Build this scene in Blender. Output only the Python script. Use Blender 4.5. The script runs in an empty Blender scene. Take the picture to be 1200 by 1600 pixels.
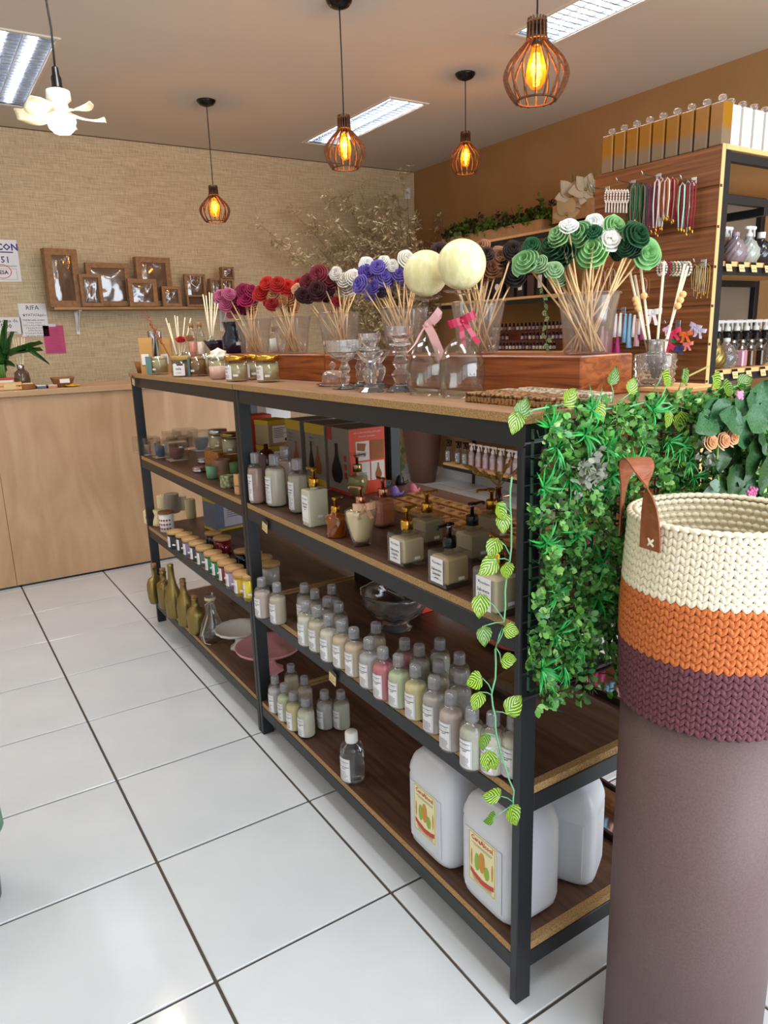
import bpy, math, random
from mathutils import Vector, Matrix
random.seed(7)
PI = math.pi
SC = bpy.context.scene
COL = SC.collection
# ------------------------------------------------------------------ camera
H = 1.35597; F = 1135.12
YAW, PITCH, ROLL = math.radians(32.378), math.radians(13.659), math.radians(-1.747)
fw = Vector((math.sin(YAW)*math.cos(PITCH), math.cos(YAW)*math.cos(PITCH), -math.sin(PITCH)))
r0 = Vector((math.cos(YAW), -math.sin(YAW), 0)); u0 = r0.cross(fw)
cr = r0*math.cos(ROLL) + u0*math.sin(ROLL); cu = -r0*math.sin(ROLL) + u0*math.cos(ROLL)
CAM = Vector((0, 0, H))
cd = bpy.data.cameras.new('camera'); cam = bpy.data.objects.new('camera', cd); COL.objects.link(cam)
cd.sensor_fit = 'HORIZONTAL'; cd.sensor_width = 36; cd.lens = F/1200*36; cd.clip_start = .02
mw = Matrix((cr, cu, -fw)).transposed().to_4x4(); mw.translation = CAM
cam.matrix_world = mw; SC.camera = cam
# ------------------------------------------------------------------ light
w = bpy.data.worlds.new('world'); SC.world = w; w.use_nodes = True
w.node_tree.nodes['Background'].inputs[0].default_value = (.78, .88, 1, 1)
w.node_tree.nodes['Background'].inputs[1].default_value = 2.2
def area(name, loc, rot, sx, sy, power, col):
    l = bpy.data.lights.new(name, 'AREA'); l.shape = 'RECTANGLE'; l.size = sx; l.size_y = sy; l.energy = power; l.color = col
    o = bpy.data.objects.new(name, l); o.location = loc; o.rotation_euler = rot; COL.objects.link(o); return o
area('storefront_daylight', (2.1, -2.05, 1.45), (PI/2+.12, 0, .12), 3.6, 2.3, 132, (.84, .93, 1))
for lx, ly in ((.72, 2.5), (.72, .6), (-.9, 3.4), (3.0, .6)): area('added_ceiling_fill', (lx, ly, 2.80), (0, 0, 0),   .28, 1.2, 17, (.97, .98, 1))  # unseen fill lights added below the ceiling to brighten the room
SC.view_settings.view_transform = 'Standard'; SC.view_settings.look = 'None'
SC.view_settings.exposure = 0.17; SC.view_settings.gamma = 1; SC.view_settings.use_curve_mapping = False
SC.cycles.transparent_max_bounces = 28; SC.cycles.max_bounces = 10; SC.cycles.transmission_bounces = 8
SC.cycles.caustics_reflective = False; SC.cycles.caustics_refractive = False
SC.cycles.sample_clamp_indirect = 6
# ------------------------------------------------------------------ finding points on real planes
def ray(px, py): return fw*F + cr*(px-600) + cu*(800-py)
def at(px, py, x=None, y=None, z=None):
    d = ray(px, py)
    t = (x-CAM.x)/d.x if x is not None else (y-CAM.y)/d.y if y is not None else (z-CAM.z)/d.z
    return CAM + d*t
def dep(P): return (Vector(P)-CAM).dot(fw)
def pr(P):
    d = Vector(P)-CAM; zz = d.dot(fw); return 600+F*d.dot(cr)/zz, 800-F*d.dot(cu)/zz
def on(px, X, z):
    lo, hi = .3, 7
    for _ in range(40):
        m = (lo+hi)/2
        if pr((X, m, z))[0] > px: lo = m
        else: hi = m
    return Vector((X, lo, z))
def deep(px, py, D):
    d = ray(px, py); return CAM + d*(D/d.dot(fw))
# ------------------------------------------------------------------ materials
def lin(c):
    if isinstance(c, str): c = [int(c[i:i+2], 16)/255 for i in (0, 2, 4)]
    return tuple(((v+.055)/1.055)**2.4 if v > .04045 else v/12.92 for v in c) + (1,)
MC = {}
def mat(name, col='808080', rough=.5, metal=0, spec=.5, emit=None, es=0, trans=0, ior=1.45, sss=0, coat=0):
    if name in MC: return MC[name]
    m = bpy.data.materials.new(name); m.use_nodes = True; b = m.node_tree.nodes['Principled BSDF']
    b.inputs['Base Color'].default_value = lin(col); b.inputs['Roughness'].default_value = rough
    b.inputs['Metallic'].default_value = metal; b.inputs['Specular IOR Level'].default_value = spec
    b.inputs['Transmission Weight'].default_value = trans; b.inputs['IOR'].default_value = ior
    if coat: b.inputs['Coat Weight'].default_value = coat
    if sss: b.inputs['Subsurface Weight'].default_value = sss; b.inputs['Subsurface Radius'].default_value = (1, .9, .8); b.inputs['Subsurface Scale'].default_value = .01
    if emit: b.inputs['Emission Color'].default_value = lin(emit); b.inputs['Emission Strength'].default_value = es
    MC[name] = m; return m
def nodes(m): return m.node_tree.nodes, m.node_tree.links, m.node_tree.nodes['Principled BSDF']
def clear(name, tint='ffffff', rough=.03, frac=.12, veil=0, veilcol='dddddd'):
    """thin clear wall: transparent with a fresnel gloss and, for plastics, a little milky veil"""
    if name in MC: return MC[name]
    m = bpy.data.materials.new(name); m.use_nodes = True; nt = m.node_tree; nt.nodes.clear()
    o = nt.nodes.new('ShaderNodeOutputMaterial'); t = nt.nodes.new('ShaderNodeBsdfTransparent'); g = nt.nodes.new('ShaderNodeBsdfGlossy')
    t.inputs[0].default_value = lin(tint); g.inputs['Roughness'].default_value = rough
    lw = nt.nodes.new('ShaderNodeLayerWeight'); lw.inputs[0].default_value = .35
    mr = nt.nodes.new('ShaderNodeMapRange'); mr.inputs[3].default_value = frac*.35; mr.inputs[4].default_value = min(1, frac*5)
    nt.links.new(lw.outputs['Facing'], mr.inputs[0])
    pw = nt.nodes.new('ShaderNodeMath'); pw.operation = 'POWER'; pw.inputs[1].default_value = 2.2
    nt.links.new(lw.outputs['Facing'], pw.inputs[0]); nt.links.new(pw.outputs[0], mr.inputs[0])
    mx = nt.nodes.new('ShaderNodeMixShader'); nt.links.new(mr.outputs[0], mx.inputs[0]); nt.links.new(t.outputs[0], mx.inputs[1]); nt.links.new(g.outputs[0], mx.inputs[2])
    last = mx
    if veil:
        d = nt.nodes.new('ShaderNodeBsdfDiffuse'); d.inputs[0].default_value = lin(veilcol)
        m2 = nt.nodes.new('ShaderNodeMixShader'); m2.inputs[0].default_value = veil
        nt.links.new(mx.outputs[0], m2.inputs[1]); nt.links.new(d.outputs[0], m2.inputs[2]); last = m2
    nt.links.new(last.outputs[0], o.inputs[0]); MC[name] = m; return m
def noisy(name, c1, c2, scale=(1, 1, 1), s=5, detail=4, rough=.6, bump=0, coord='Object', dist=0, metal=0, spec=.4, lo=.35, hi=.65, bs=None):
    if name in MC: return MC[name]
    m = mat(name, c1, rough, metal, spec); N, L, b = nodes(m)
    tc = N.new('ShaderNodeTexCoord'); mp = N.new('ShaderNodeMapping'); nz = N.new('ShaderNodeTexNoise'); cr_ = N.new('ShaderNodeValToRGB')
    mp.inputs['Scale'].default_value = scale; nz.inputs['Scale'].default_value = s; nz.inputs['Detail'].default_value = detail; nz.inputs['Distortion'].default_value = dist
    L.new(tc.outputs[coord], mp.inputs[0]); L.new(mp.outputs[0], nz.inputs['Vector']); L.new(nz.outputs['Fac'], cr_.inputs[0])
    cr_.color_ramp.elements[0].color = lin(c1); cr_.color_ramp.elements[1].color = lin(c2)
    cr_.color_ramp.elements[0].position = lo; cr_.color_ramp.elements[1].position = hi
    L.new(cr_.outputs[0], b.inputs['Base Color'])
    if bump:
        bp = N.new('ShaderNodeBump'); bp.inputs['Strength'].default_value = bump; bp.inputs['Distance'].default_value = .002
        L.new(nz.outputs['Fac'], bp.inputs['Height']); L.new(bp.outputs[0], b.inputs['Normal'])
    return m
def varied(name, cols, rough=.45, spec=.5, transl=0):
    """one colour per island of a foliage mesh"""
    if name in MC: return MC[name]
    m = mat(name, cols[0], rough, 0, spec); N, L, b = nodes(m)
    g = N.new('ShaderNodeNewGeometry'); r = N.new('ShaderNodeValToRGB'); e = r.color_ramp.elements
    while len(e) < len(cols): e.new(.5)
    for i, c in enumerate(cols): e[i].position = i/(len(cols)-1); e[i].color = lin(c)
    L.new(g.outputs['Random Per Island'], r.inputs[0]); L.new(r.outputs[0], b.inputs['Base Color']); return m
M_black = mat('black_steel', '1d1f22', .42, 0, .5)
M_top = noisy('oak_laminate', '8f6b4e', 'a07d60', (14, 1.2, 14), 3, 5, .38)
M_shelf = noisy('walnut_laminate', '4c3428', '67493a', (16, 1.1, 16), 4, 5, .42)
M_chip = noisy('chipboard_edge', '80613c', 'b48f5e', (1, 1, 1), 330, 2, .8, lo=.3, hi=.62)
M_counter = noisy('pale_oak_laminate', 'b08c68', 'c2a07c', (1.6, 1.6, .35), 3.2, 6, .42, dist=1.5)
M_ctop = noisy('pale_counter_top', 'b08d66', 'bd9a74', (.5, 8, 8), 3, 4, .4)
M_riser = noisy('red_hardwood', '6a3012', 'a0582c', (7, .8, 16), 4, 5, .3, dist=1.2)
M_slat = noisy('walnut_slat', '5f3618', '8a5730', (9, .7, 22), 3, 4, .35)
M_slatedge = mat('raw_slat_edge', 'dcae74', .7)
M_kraft = noisy('kraft_board', '8b6543', '9b7552', (1, 1, 1), 40, 3, .8)
M_ceil = mat('ceiling_paint', 'd6cdbf', .9, spec=.1)
M_brown = noisy('brown_wall_paint', 'a07b50', 'a58055', (1, 1, 1), 4, 3, .8)
M_white = mat('white_plastic', 'e6e4df', .35)
M_paper = mat('white_paper', 'eceaea', .7)
M_ink = mat('black_ink', '26262a', .7)
M_gold = mat('polished_gold', 'c99a3c', .2, 1)
M_rose = mat('rose_gold', 'c98d74', .2, 1)
M_silver = mat('silver_metal', 'b9b9bd', .25, 1)
M_glossblack = mat('black_plastic', '0d0d0f', .25)
M_glass = clear('clear_glass', 'f6f8f6', .02, .16)
M_plastic = clear('clear_bottle_plastic', 'ececea', .08, .12, .06, 'cfcccb')
M_bucket = clear('frosted_bucket_plastic', 'f8f6f4', .12, .14, .045, 'e6e2de')
M_crystal = clear('cut_crystal', 'f4f2ea', .02, .34, .03, 'f4efe0')
M_crystal = mat('cut_crystal_glass', 'ffffff', .02, trans=.93, ior=1.22, coat=1)
M_film = clear('box_window_film', 'd8cfc4', .06, .26)
M_stick = noisy('rattan_reed', 'c79f6c', 'dcb988', (1, 1, 1), 30, 2, .7)
M_pale = mat('pale_reed', 'e6d8b8', .7)
M_cork = noisy('cork', '7d5436', 'a3774f', (1, 1, 1), 90, 2, .9)
M_capcl = clear('clear_cap_plastic', 'e4e4e6', .10, .26, .30, 'bcb9bc')
M_lid = noisy('pine_lid', 'a9804f', 'c79f6b', (1, 9, 1), 6, 3, .6)
M_label = mat('label_paper', 'e4e2e4', .6)
M_tagpaper = mat('kraft_tag', 'd9c08a', .7)
# wallpaper weave
def wallpaper():
    m = mat('linen_wallpaper', 'b8a184', .85, 0, .15); N, L, b = nodes(m)
    tc = N.new('ShaderNodeTexCoord'); out = []
    for sc in ((6, 6, 130), (110, 110, 9)):
        mp = N.new('ShaderNodeMapping'); mp.inputs['Scale'].default_value = sc; nz = N.new('ShaderNodeTexNoise'); nz.inputs['Scale'].default_value = 1.6; nz.inputs['Detail'].default_value = 5
        L.new(tc.outputs['Object'], mp.inputs[0]); L.new(mp.outputs[0], nz.inputs['Vector']); out.append(nz)
    ad = N.new('ShaderNodeMath'); ad.operation = 'ADD'; L.new(out[0].outputs['Fac'], ad.inputs[0]); L.new(out[1].outputs['Fac'], ad.inputs[1])
    r = N.new('ShaderNodeValToRGB'); r.color_ramp.elements[0].position = .36; r.color_ramp.elements[1].position = .62
    dv = N.new('ShaderNodeMath'); dv.operation = 'MULTIPLY'; dv.inputs[1].default_value = .5
    L.new(ad.outputs[0], dv.inputs[0]); L.new(dv.outputs[0], r.inputs[0])
    r.color_ramp.elements[0].color = lin('b59f7e'); r.color_ramp.elements[1].color = lin('dcc8a6'); L.new(r.outputs[0], b.inputs['Base Color'])
    bp = N.new('ShaderNodeBump'); bp.inputs['Strength'].default_value = .25; bp.inputs['Distance'].default_value = .002; L.new(dv.outputs[0], bp.inputs['Height']); L.new(bp.outputs[0], b.inputs['Normal'])
    return m
M_wp = wallpaper()
def tilemat():
    m = noisy('glazed_tile', 'c9cdd1', 'd2d5d8', (1, 1, 1), 3, 4, .12, spec=.5); N, L, b = nodes(m)
    tc = N.new('ShaderNodeTexCoord'); nz = N.new('ShaderNodeTexNoise'); nz.inputs['Scale'].default_value = 90; nz.inputs['Detail'].default_value = 2
    bp = N.new('ShaderNodeBump'); bp.inputs['Strength'].default_value = .14; bp.inputs['Distance'].default_value = .001
    L.new(tc.outputs['Object'], nz.inputs['Vector']); L.new(nz.outputs['Fac'], bp.inputs['Height']); L.new(bp.outputs[0], b.inputs['Normal']); return m
M_tile = tilemat(); M_grout = mat('dark_grout', '4d453e', .9)
def leafmat(name, ca, cb, freq=34, rough=.35):
    m = mat(name, ca, rough); N, L, b = nodes(m)
    uv = N.new('ShaderNodeUVMap'); sp = N.new('ShaderNodeSeparateXYZ'); L.new(uv.outputs[0], sp.inputs[0])
    su = N.new('ShaderNodeMath'); su.operation = 'SUBTRACT'; su.inputs[1].default_value = .5; L.new(sp.outputs[0], su.inputs[0])
    ab = N.new('ShaderNodeMath'); ab.operation = 'ABSOLUTE'; L.new(su.outputs[0], ab.inputs[0])
    m1 = N.new('ShaderNodeMath'); m1.operation = 'MULTIPLY_ADD'; m1.inputs[1].default_value = -1.1; L.new(ab.outputs[0], m1.inputs[0]); L.new(sp.outputs[1], m1.inputs[2])
    nz = N.new('ShaderNodeTexNoise'); nz.inputs['Scale'].default_value = 7; L.new(uv.outputs[0], nz.inputs['Vector'])
    m3 = N.new('ShaderNodeMath'); m3.operation = 'MULTIPLY_ADD'; m3.inputs[1].default_value = .08; L.new(nz.outputs['Fac'], m3.inputs[0]); L.new(m1.outputs[0], m3.inputs[2])
    m2 = N.new('ShaderNodeMath'); m2.operation = 'MULTIPLY'; m2.inputs[1].default_value = freq; L.new(m3.outputs[0], m2.inputs[0])
    sn = N.new('ShaderNodeMath'); sn.operation = 'SINE'; L.new(m2.outputs[0], sn.inputs[0])
    r = N.new('ShaderNodeValToRGB'); r.color_ramp.elements[0].position = .58; r.color_ramp.elements[1].position = .8
    r.color_ramp.elements[0].color = lin(ca); r.color_ramp.elements[1].color = lin(cb); L.new(sn.outputs[0], r.inputs[0]); L.new(r.outputs[0], b.inputs['Base Color']); return m
M_vine = leafmat('striped_vine_leaf', '3f6b1e', 'c6d43c'); M_vine2 = leafmat('dark_striped_vine_leaf', '2c5216', '8fae35')
M_stem = mat('mint_green_stem', '6fae7c', .5)
# ------------------------------------------------------------------ mesh building
class B:
    def __init__(s): s.v = []; s.f = []; s.sm = []; s.uv = None
    def add(s, vs, fs, sm=False, mtx=None):
        k = len(s.v)
        s.v += [tuple(mtx @ Vector(p)) for p in vs] if mtx else [tuple(p) for p in vs]
        s.f += [tuple(i+k for i in f) for f in fs]; s.sm += [sm]*len(fs); return s
    def box(s, x0, x1, y0, y1, z0, z1, mtx=None):
        vs = [(x, y, z) for z in (z0, z1) for y in (y0, y1) for x in (x0, x1)]
        return s.add(vs, [(0, 2, 3, 1), (4, 5, 7, 6), (0, 1, 5, 4), (2, 6, 7, 3), (0, 4, 6, 2), (1, 3, 7, 5)], False, mtx)
    def cbox(s, x0, x1, y0, y1, z0, z1, c=.002, mtx=None):
        """box with chamfered edges"""
        X = (x0, x1); Y = (y0, y1); Z = (z0, z1); vs = []; ix = {}
        for i in (0, 1):
            for j in (0, 1):
                for k in (0, 1):
                    dx, dy, dz = (c, -c)[i], (c, -c)[j], (c, -c)[k]
                    ix[i, j, k] = len(vs); vs += [(X[i], Y[j]+dy, Z[k]+dz), (X[i]+dx, Y[j], Z[k]+dz), (X[i]+dx, Y[j]+dy, Z[k])]
        q = []
        for a, (o1, o2) in ((0, (1, 2)), (1, (0, 2)), (2, (0, 1))):
            for e in (0, 1):
                r = []
                for p, t in ((0, 0), (1, 0), (1, 1), (0, 1)):
                    key = [0, 0, 0]; key[a] = e; key[o1] = p; key[o2] = t; r.append(ix[tuple(key)]+a)
                if (e == 0) == (a != 1): r.reverse()
                q.append(tuple(r))
        for a in (0, 1, 2):
            o1, o2 = [t for t in (0, 1, 2) if t != a]
            for p in (0, 1):
                for t in (0, 1):
                    k0 = [0, 0, 0]; k0[o1] = p; k0[o2] = t; k1 = list(k0); k1[a] = 1
                    q.append((ix[tuple(k0)]+o1, ix[tuple(k1)]+o1, ix[tuple(k1)]+o2, ix[tuple(k0)]+o2))
        for k in ix.values(): q.append((k, k+1, k+2))
        return s.add(vs, q, False, mtx)
    def lathe(s, prof, n=20, sx=1, sy=1, e=2, mtx=None, sm=True, cap=True, flute=0, fn=0, twist=0):
        vs = []; fs = []
        for (r, z) in prof:
            for i in range(n):
                t = 2*PI*i/n + twist*z; c, d = math.cos(t), math.sin(t)
                rr = r*(1+flute*math.cos(fn*(t-twist*z)) ) if flute else r
                if e != 2:
                    k = (abs(c)**e+abs(d)**e)**(-1/e); rr = r*k
                vs.append((rr*c*sx, rr*d*sy, z))
        m = len(prof)
        for j in range(m-1):
            for i in range(n):
                a = j*n+i; b_ = j*n+(i+1) % n; fs.append((a, b_, b_+n, a+n))
        if cap:
            if prof[0][0] > 1e-5: fs.append(tuple(reversed(range(n))))
            if prof[-1][0] > 1e-5: fs.append(tuple(range((m-1)*n, m*n)))
        return s.add(vs, fs, sm, mtx)
    def tube(s, pts, r, n=6, r2=None, cap=True):
        pts = [Vector(p) for p in pts]; k = len(s.v); m = len(pts); up = Vector((0, 0, 1)); vs = []
        for i, p in enumerate(pts):
            d = (pts[min(i+1, m-1)]-pts[max(i-1, 0)])
            d = d.normalized() if d.length > 1e-9 else Vector((0, 0, 1))
            a = d.cross(up if abs(d.z) < .95 else Vector((1, 0, 0))).normalized(); b_ = d.cross(a)
            rr = r if r2 is None else r+(r2-r)*i/(m-1)
            vs += [p+(a*math.cos(2*PI*j/n)+b_*math.sin(2*PI*j/n))*rr for j in range(n)]
        fs = [(i*n+j, i*n+(j+1) % n, (i+1)*n+(j+1) % n, (i+1)*n+j) for i in range(m-1) for j in range(n)]
        if cap: fs += [tuple(reversed(range(n))), tuple(range((m-1)*n, m*n))]
        return s.add(vs, fs, True)
    def ball(s, c, r, n=12, m=7, sx=1, sy=1, sz=1, mtx=None):
        pf = [(max(1e-6, math.sin(PI*i/m))*r, -math.cos(PI*i/m)*r*sz) for i in range(m+1)]
        T = Matrix.Translation(c)
        return s.lathe(pf, n, sx, sy, mtx=(mtx @ T) if mtx else T, cap=False)
    def ribbon(s, pts, wd, th=.0012):
        """flat strap along pts, wd a vector or a list of vectors across"""
        vs = []; pts = [Vector(p) for p in pts]; m = len(pts)
        for i, p in enumerate(pts):
            a = Vector(wd[i]) if isinstance(wd, list) else Vector(wd)
            d = (pts[min(i+1, m-1)]-pts[max(i-1, 0)]); nn = a.cross(d).normalized()*th/2
            vs += [p-a/2-nn, p+a/2-nn, p+a/2+nn, p-a/2+nn]
        fs = [(i*4+j, i*4+(j+1) % 4, (i+1)*4+(j+1) % 4, (i+1)*4+j) for i in range(m-1) for j in range(4)]
        fs += [(3, 2, 1, 0), tuple(range((m-1)*4, m*4))]
        return s.add(vs, fs, False)
    def mesh(s, name='mesh'):
        me = bpy.data.meshes.new(name); me.from_pydata(s.v, [], s.f)
        me.polygons.foreach_set('use_smooth', s.sm)
        if s.uv:
            l = me.uv_layers.new(name='UVMap')
            for lp in me.loops: l.data[lp.index].uv = s.uv[lp.vertex_index]
        me.update(); return me
def T(name, label, cat, loc=(0, 0, 0), rz=0, group=None):
    o = bpy.data.objects.new(name, None); o.empty_display_size = .02; COL.objects.link(o); o.location = loc; o.rotation_euler = (0, 0, rz)
    o['label'] = label; o['category'] = cat
    if group: o['group'] = group
    return o
def P(par, name, me, m, loc=(0, 0, 0), rot=(0, 0, 0), label=None, kind=None, sc=None):
    """a part: one mesh object under its thing; mesh data may be shared"""
    if isinstance(me, B): me = me.mesh(name)
    if not me.materials: me.materials.append(m)
    o = bpy.data.objects.new(name, me); COL.objects.link(o); o.parent = par; o.location = loc; o.rotation_euler = rot
    if sc: o.scale = sc if hasattr(sc, '__len__') else (sc,)*3
    if me.materials[0] is not m:
        o.material_slots[0].link = 'OBJECT'; o.material_slots[0].material = m
    if label: o['label'] = label
    if kind: o['kind'] = kind
    return o
def S(name, me, m, par=None):
    o = P(par, name, me, m)
    if par is None: o['kind'] = 'structure'
    return o
CA = {}
def cached(key, fn):
    if key not in CA: CA[key] = fn()
    return CA[key]
TXT = {}
def text(st, size=.01, font_bold=0):
    k = (st, size, font_bold)
    if k in TXT: return TXT[k]
    c = bpy.data.curves.new('t', 'FONT'); c.body = st; c.size = size; c.align_x = 'CENTER'; c.resolution_u = 1; c.offset = font_bold
    o = bpy.data.objects.new('t', c); COL.objects.link(o); dg = bpy.context.evaluated_depsgraph_get(); dg.update()
    me = bpy.data.meshes.new_from_object(o.evaluated_get(dg))
    r = ([tuple(v.co[:2]) for v in me.vertices], [tuple(p.vertices) for p in me.polygons])
    bpy.data.objects.remove(o); bpy.data.meshes.remove(me); bpy.data.curves.remove(c)
    TXT[k] = r; return r
def place_text(b, st, size, cx, cz, eps=.0006, R=None, bold=0, sq=1, rot=0):
    vs, fs = text(st, size, bold); out = []
    for (x, y) in vs:
        x, y = x*sq, y
        x, y = x*math.cos(rot)-y*math.sin(rot)+cx, x*math.sin(rot)+y*math.cos(rot)+cz
        out.append((R*math.sin(x/R), -(R+eps)*math.cos(x/R), y) if R else (x, -eps, y))
    b.add(out, fs)
def bar(b, x0, x1, z0, z1, eps=.0006, R=None):
    n = max(1, int(abs(x1-x0)/.006)) if R else 1
    vs = []; fs = []
    for i in range(n+1):
        x = x0+(x1-x0)*i/n
        for z in (z0, z1): vs.append((R*math.sin(x/R), -(R+eps)*math.cos(x/R), z) if R else (x, -eps, z))
    for i in range(n): fs.append((2*i, 2*i+2, 2*i+3, 2*i+1))
    b.add(vs, fs)
def frame(b, x0, x1, z0, z1, t=.0005, eps=.0006, R=None):
    bar(b, x0, x1, z0, z0+t, eps, R); bar(b, x0, x1, z1-t, z1, eps, R); bar(b, x0, x0+t, z0, z1, eps, R); bar(b, x1-t, x1, z0, z1, eps, R)
def disc(b, cx, cz, r, eps, R=None, n=10, sx=1):
    vs = []
    for i in range(n):
        x = cx+r*sx*math.cos(2*PI*i/n); z = cz+r*math.sin(2*PI*i/n)
        vs.append((R*math.sin(x/R), -(R+eps)*math.cos(x/R), z) if R else (x, -eps, z))
    b.add(vs, [tuple(range(n))])
def paw(b, cx, cz, s, eps=.0006, R=None):
    disc(b, cx, cz, s*.45, eps, R)
    for a in (-.8, -.28, .28, .8): disc(b, cx+s*.85*math.sin(a), cz+s*.8*math.cos(a), s*.2, eps, R, 7)
ORD = ['leftmost', 'second from left', 'third from left', 'fourth from left', 'fifth from left', 'sixth from left', 'seventh from left', 'eighth from left', 'ninth from left', 'tenth from left', 'eleventh from left', 'twelfth from left', 'thirteenth from left', 'fourteenth from left', 'fifteenth from left', 'sixteenth from left', 'seventeenth from left', 'eighteenth from left', 'nineteenth from left', 'twentieth from left']
RANK = {}
def ranked(fmt, o): RANK.setdefault(fmt, []).append(o); return o      # labels given at the end, in order from the left
def finish_ranks():
    bpy.context.view_layer.update()
    for fmt, l in RANK.items():
        l.sort(key=lambda o: pr(o.matrix_world.translation)[0])
        for i, o in enumerate(l):
            o['label'] = fmt % ((ORD[i] if i < len(ORD) else 'far right') if len(l) > 1 else 'the only one')
#@@STRUCT
# ================================================================== the room
XL, XR, YB, YF, ZC = -1.6, 4.25, 6.0, -2.2, 2.83
fl = S('floor', B().box(XL, XR, YF, YB, -.06, -.0045), M_grout)
TX, TY, TX0, TY0 = .4571, .45, .3603, 1.3107
tm = B().cbox(.0036, TX-.0036, .0036, TY-.0036, -.012, 0, .0018).mesh('floor_tile')
i0, i1 = int((XL-TX0)/TX)-0, int((XR-TX0)/TX)
n = 0
for i in range(-4, 9):
    for j in range(-5, 11):
        x = TX0+i*TX; y = TY0+j*TY
        if x < XL-.001 or x > XR-.05 or (y < .3 and x < -1): continue
        if y > 4.7 and x < 2.3: continue
        cut = x+TX > XR
        P(fl, 'floor_tile', tm if not cut else cached('cut_tile', lambda: B().cbox(.0036, XR-x-.001, .0036, TY-.0036, -.012, 0, .0018).mesh('floor_tile')), M_tile, (x, y, random.uniform(-.0004, .0004)), (0, 0, 0))
S('ceiling', B().box(XL, XR, YF, YB, ZC+.09, ZC+.15), M_ceil)
# ceiling panel with the three openings for the recessed fittings
TRO = [(.573, .863, 4.256, 5.47), (2.85, 3.127, 4.27, 5.47), (2.85, 3.117, 1.93, 3.115)]
c = B(); xs = sorted({XL, XR, *[t[0] for t in TRO], *[t[1] for t in TRO]})
for a, b_ in zip(xs, xs[1:]):
    cuts = sorted((t[2], t[3]) for t in TRO if t[0] < (a+b_)/2 < t[1]); y = YF
    for (p, q) in cuts: c.box(a, b_, y, p, ZC, ZC+.02); y = q
    c.box(a, b_, y, YB, ZC, ZC+.02)
o = S('ceiling_panel', c, M_ceil); o.name = 'ceiling.001'
S('wall_back', B().box(XL, XR, YB, YB+.1, 0, ZC+.15), M_wp)
S('wall_right', B().box(XR, XR+.1, YF, YB+.1, 0, ZC+.15), M_brown)
S('wall_left', B().box(XL-.1, XL, YF, YB, 0, ZC+.15), M_ceil)
f_ = B().box(XL, XR, YF-.1, YF, 2.65, ZC+.15).box(XL, XL+.1, YF-.1, YF, 0, 2.65).box(3.6, XR, YF-.1, YF, 0, 2.65)
S('wall_front', f_, M_ceil)
bb = B().cbox(XR-.012, XR, 1.0, YB, 0, .09, .002); S('baseboard_right', bb, M_tile)
S('baseboard_back', B().cbox(2.4, XR-.012, YB-.012, YB, 0, .09, .002), M_tile)
S('gap_shade_strip', B().box(XL, XR, YB-.006, YB, ZC-.006, ZC), mat('shadow_gap', '6d5a45', .9))  # thin dark strip, its colour stands in for shade at the ceiling joint
# ------------------------------------------------------------------ recessed ceiling fittings
M_tube = mat('fluorescent_tube', 'ffffff', .3, emit='f2f4ff', es=62)
M_refl = mat('louvre_aluminium', 'c9cdd2', .18, 1)
for i, (x0, x1, y0, y1) in enumerate(TRO):
    t = T('ceiling_light', ['recessed louvred fluorescent light at the left end of the ceiling', 'recessed louvred fluorescent light in the middle of the ceiling beyond the pendants',
                            'recessed louvred fluorescent light behind the nearest pendant lamp'][i], 'light', ((x0+x1)/2, (y0+y1)/2, ZC), 0, 'recessed fluorescent lights')
    a, b_ = (x1-x0)/2, (y1-y0)/2
    fr = B()
    for (p, q, r_, s) in ((-a-.02, -a, -b_-.02, b_+.02), (a, a+.02, -b_-.02, b_+.02), (-a, a, -b_-.02, -b_), (-a, a, b_, b_+.02)): fr.cbox(p, q, r_, s, -.008, .02, .002)
    P(t, 'frame', fr, mat('light_trim', 'ddd3c2', .5))
    hs = B().box(-a, a, -b_, b_, .075, .08).box(-a, -a+.004, -b_, b_, 0, .08).box(a-.004, a, -b_, b_, 0, .08).box(-a, a, -b_, -b_+.004, 0, .08).box(-a, a, b_-.004, b_, 0, .08)
    P(t, 'housing', hs, M_refl)
    for s in (-1, 1): P(t, 'fluorescent_tube', cached('ftube', lambda: B().tube([(0, -.58, 0), (0, .58, 0)], .011, 10)), M_tube, (s*a*.5, 0, .05))
    P(t, 'divider', cached('fdiv', lambda: B().cbox(-.003, .003, -.59, .59, .0, .04, .001)), M_refl)
    for s in (-1, 1):
        for k in range(24):
            y = -b_+.025+k*(2*b_-.05)/23
            P(t, 'louvre', cached('louv', lambda: B().add([(-.066, -.004, 0), (.066, -.004, 0), (.066, .004, 0), (-.066, .004, 0), (-.066, -.001, .04), (.066, -.001, .04), (.066, .001, .04), (-.066, .001, .04)],
              [(3, 2, 1, 0), (4, 5, 6, 7), (0, 1, 5, 4), (2, 3, 7, 6), (1, 2, 6, 5), (3, 0, 4, 7)])), M_refl, (s*a*.5, y, .002))
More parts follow.
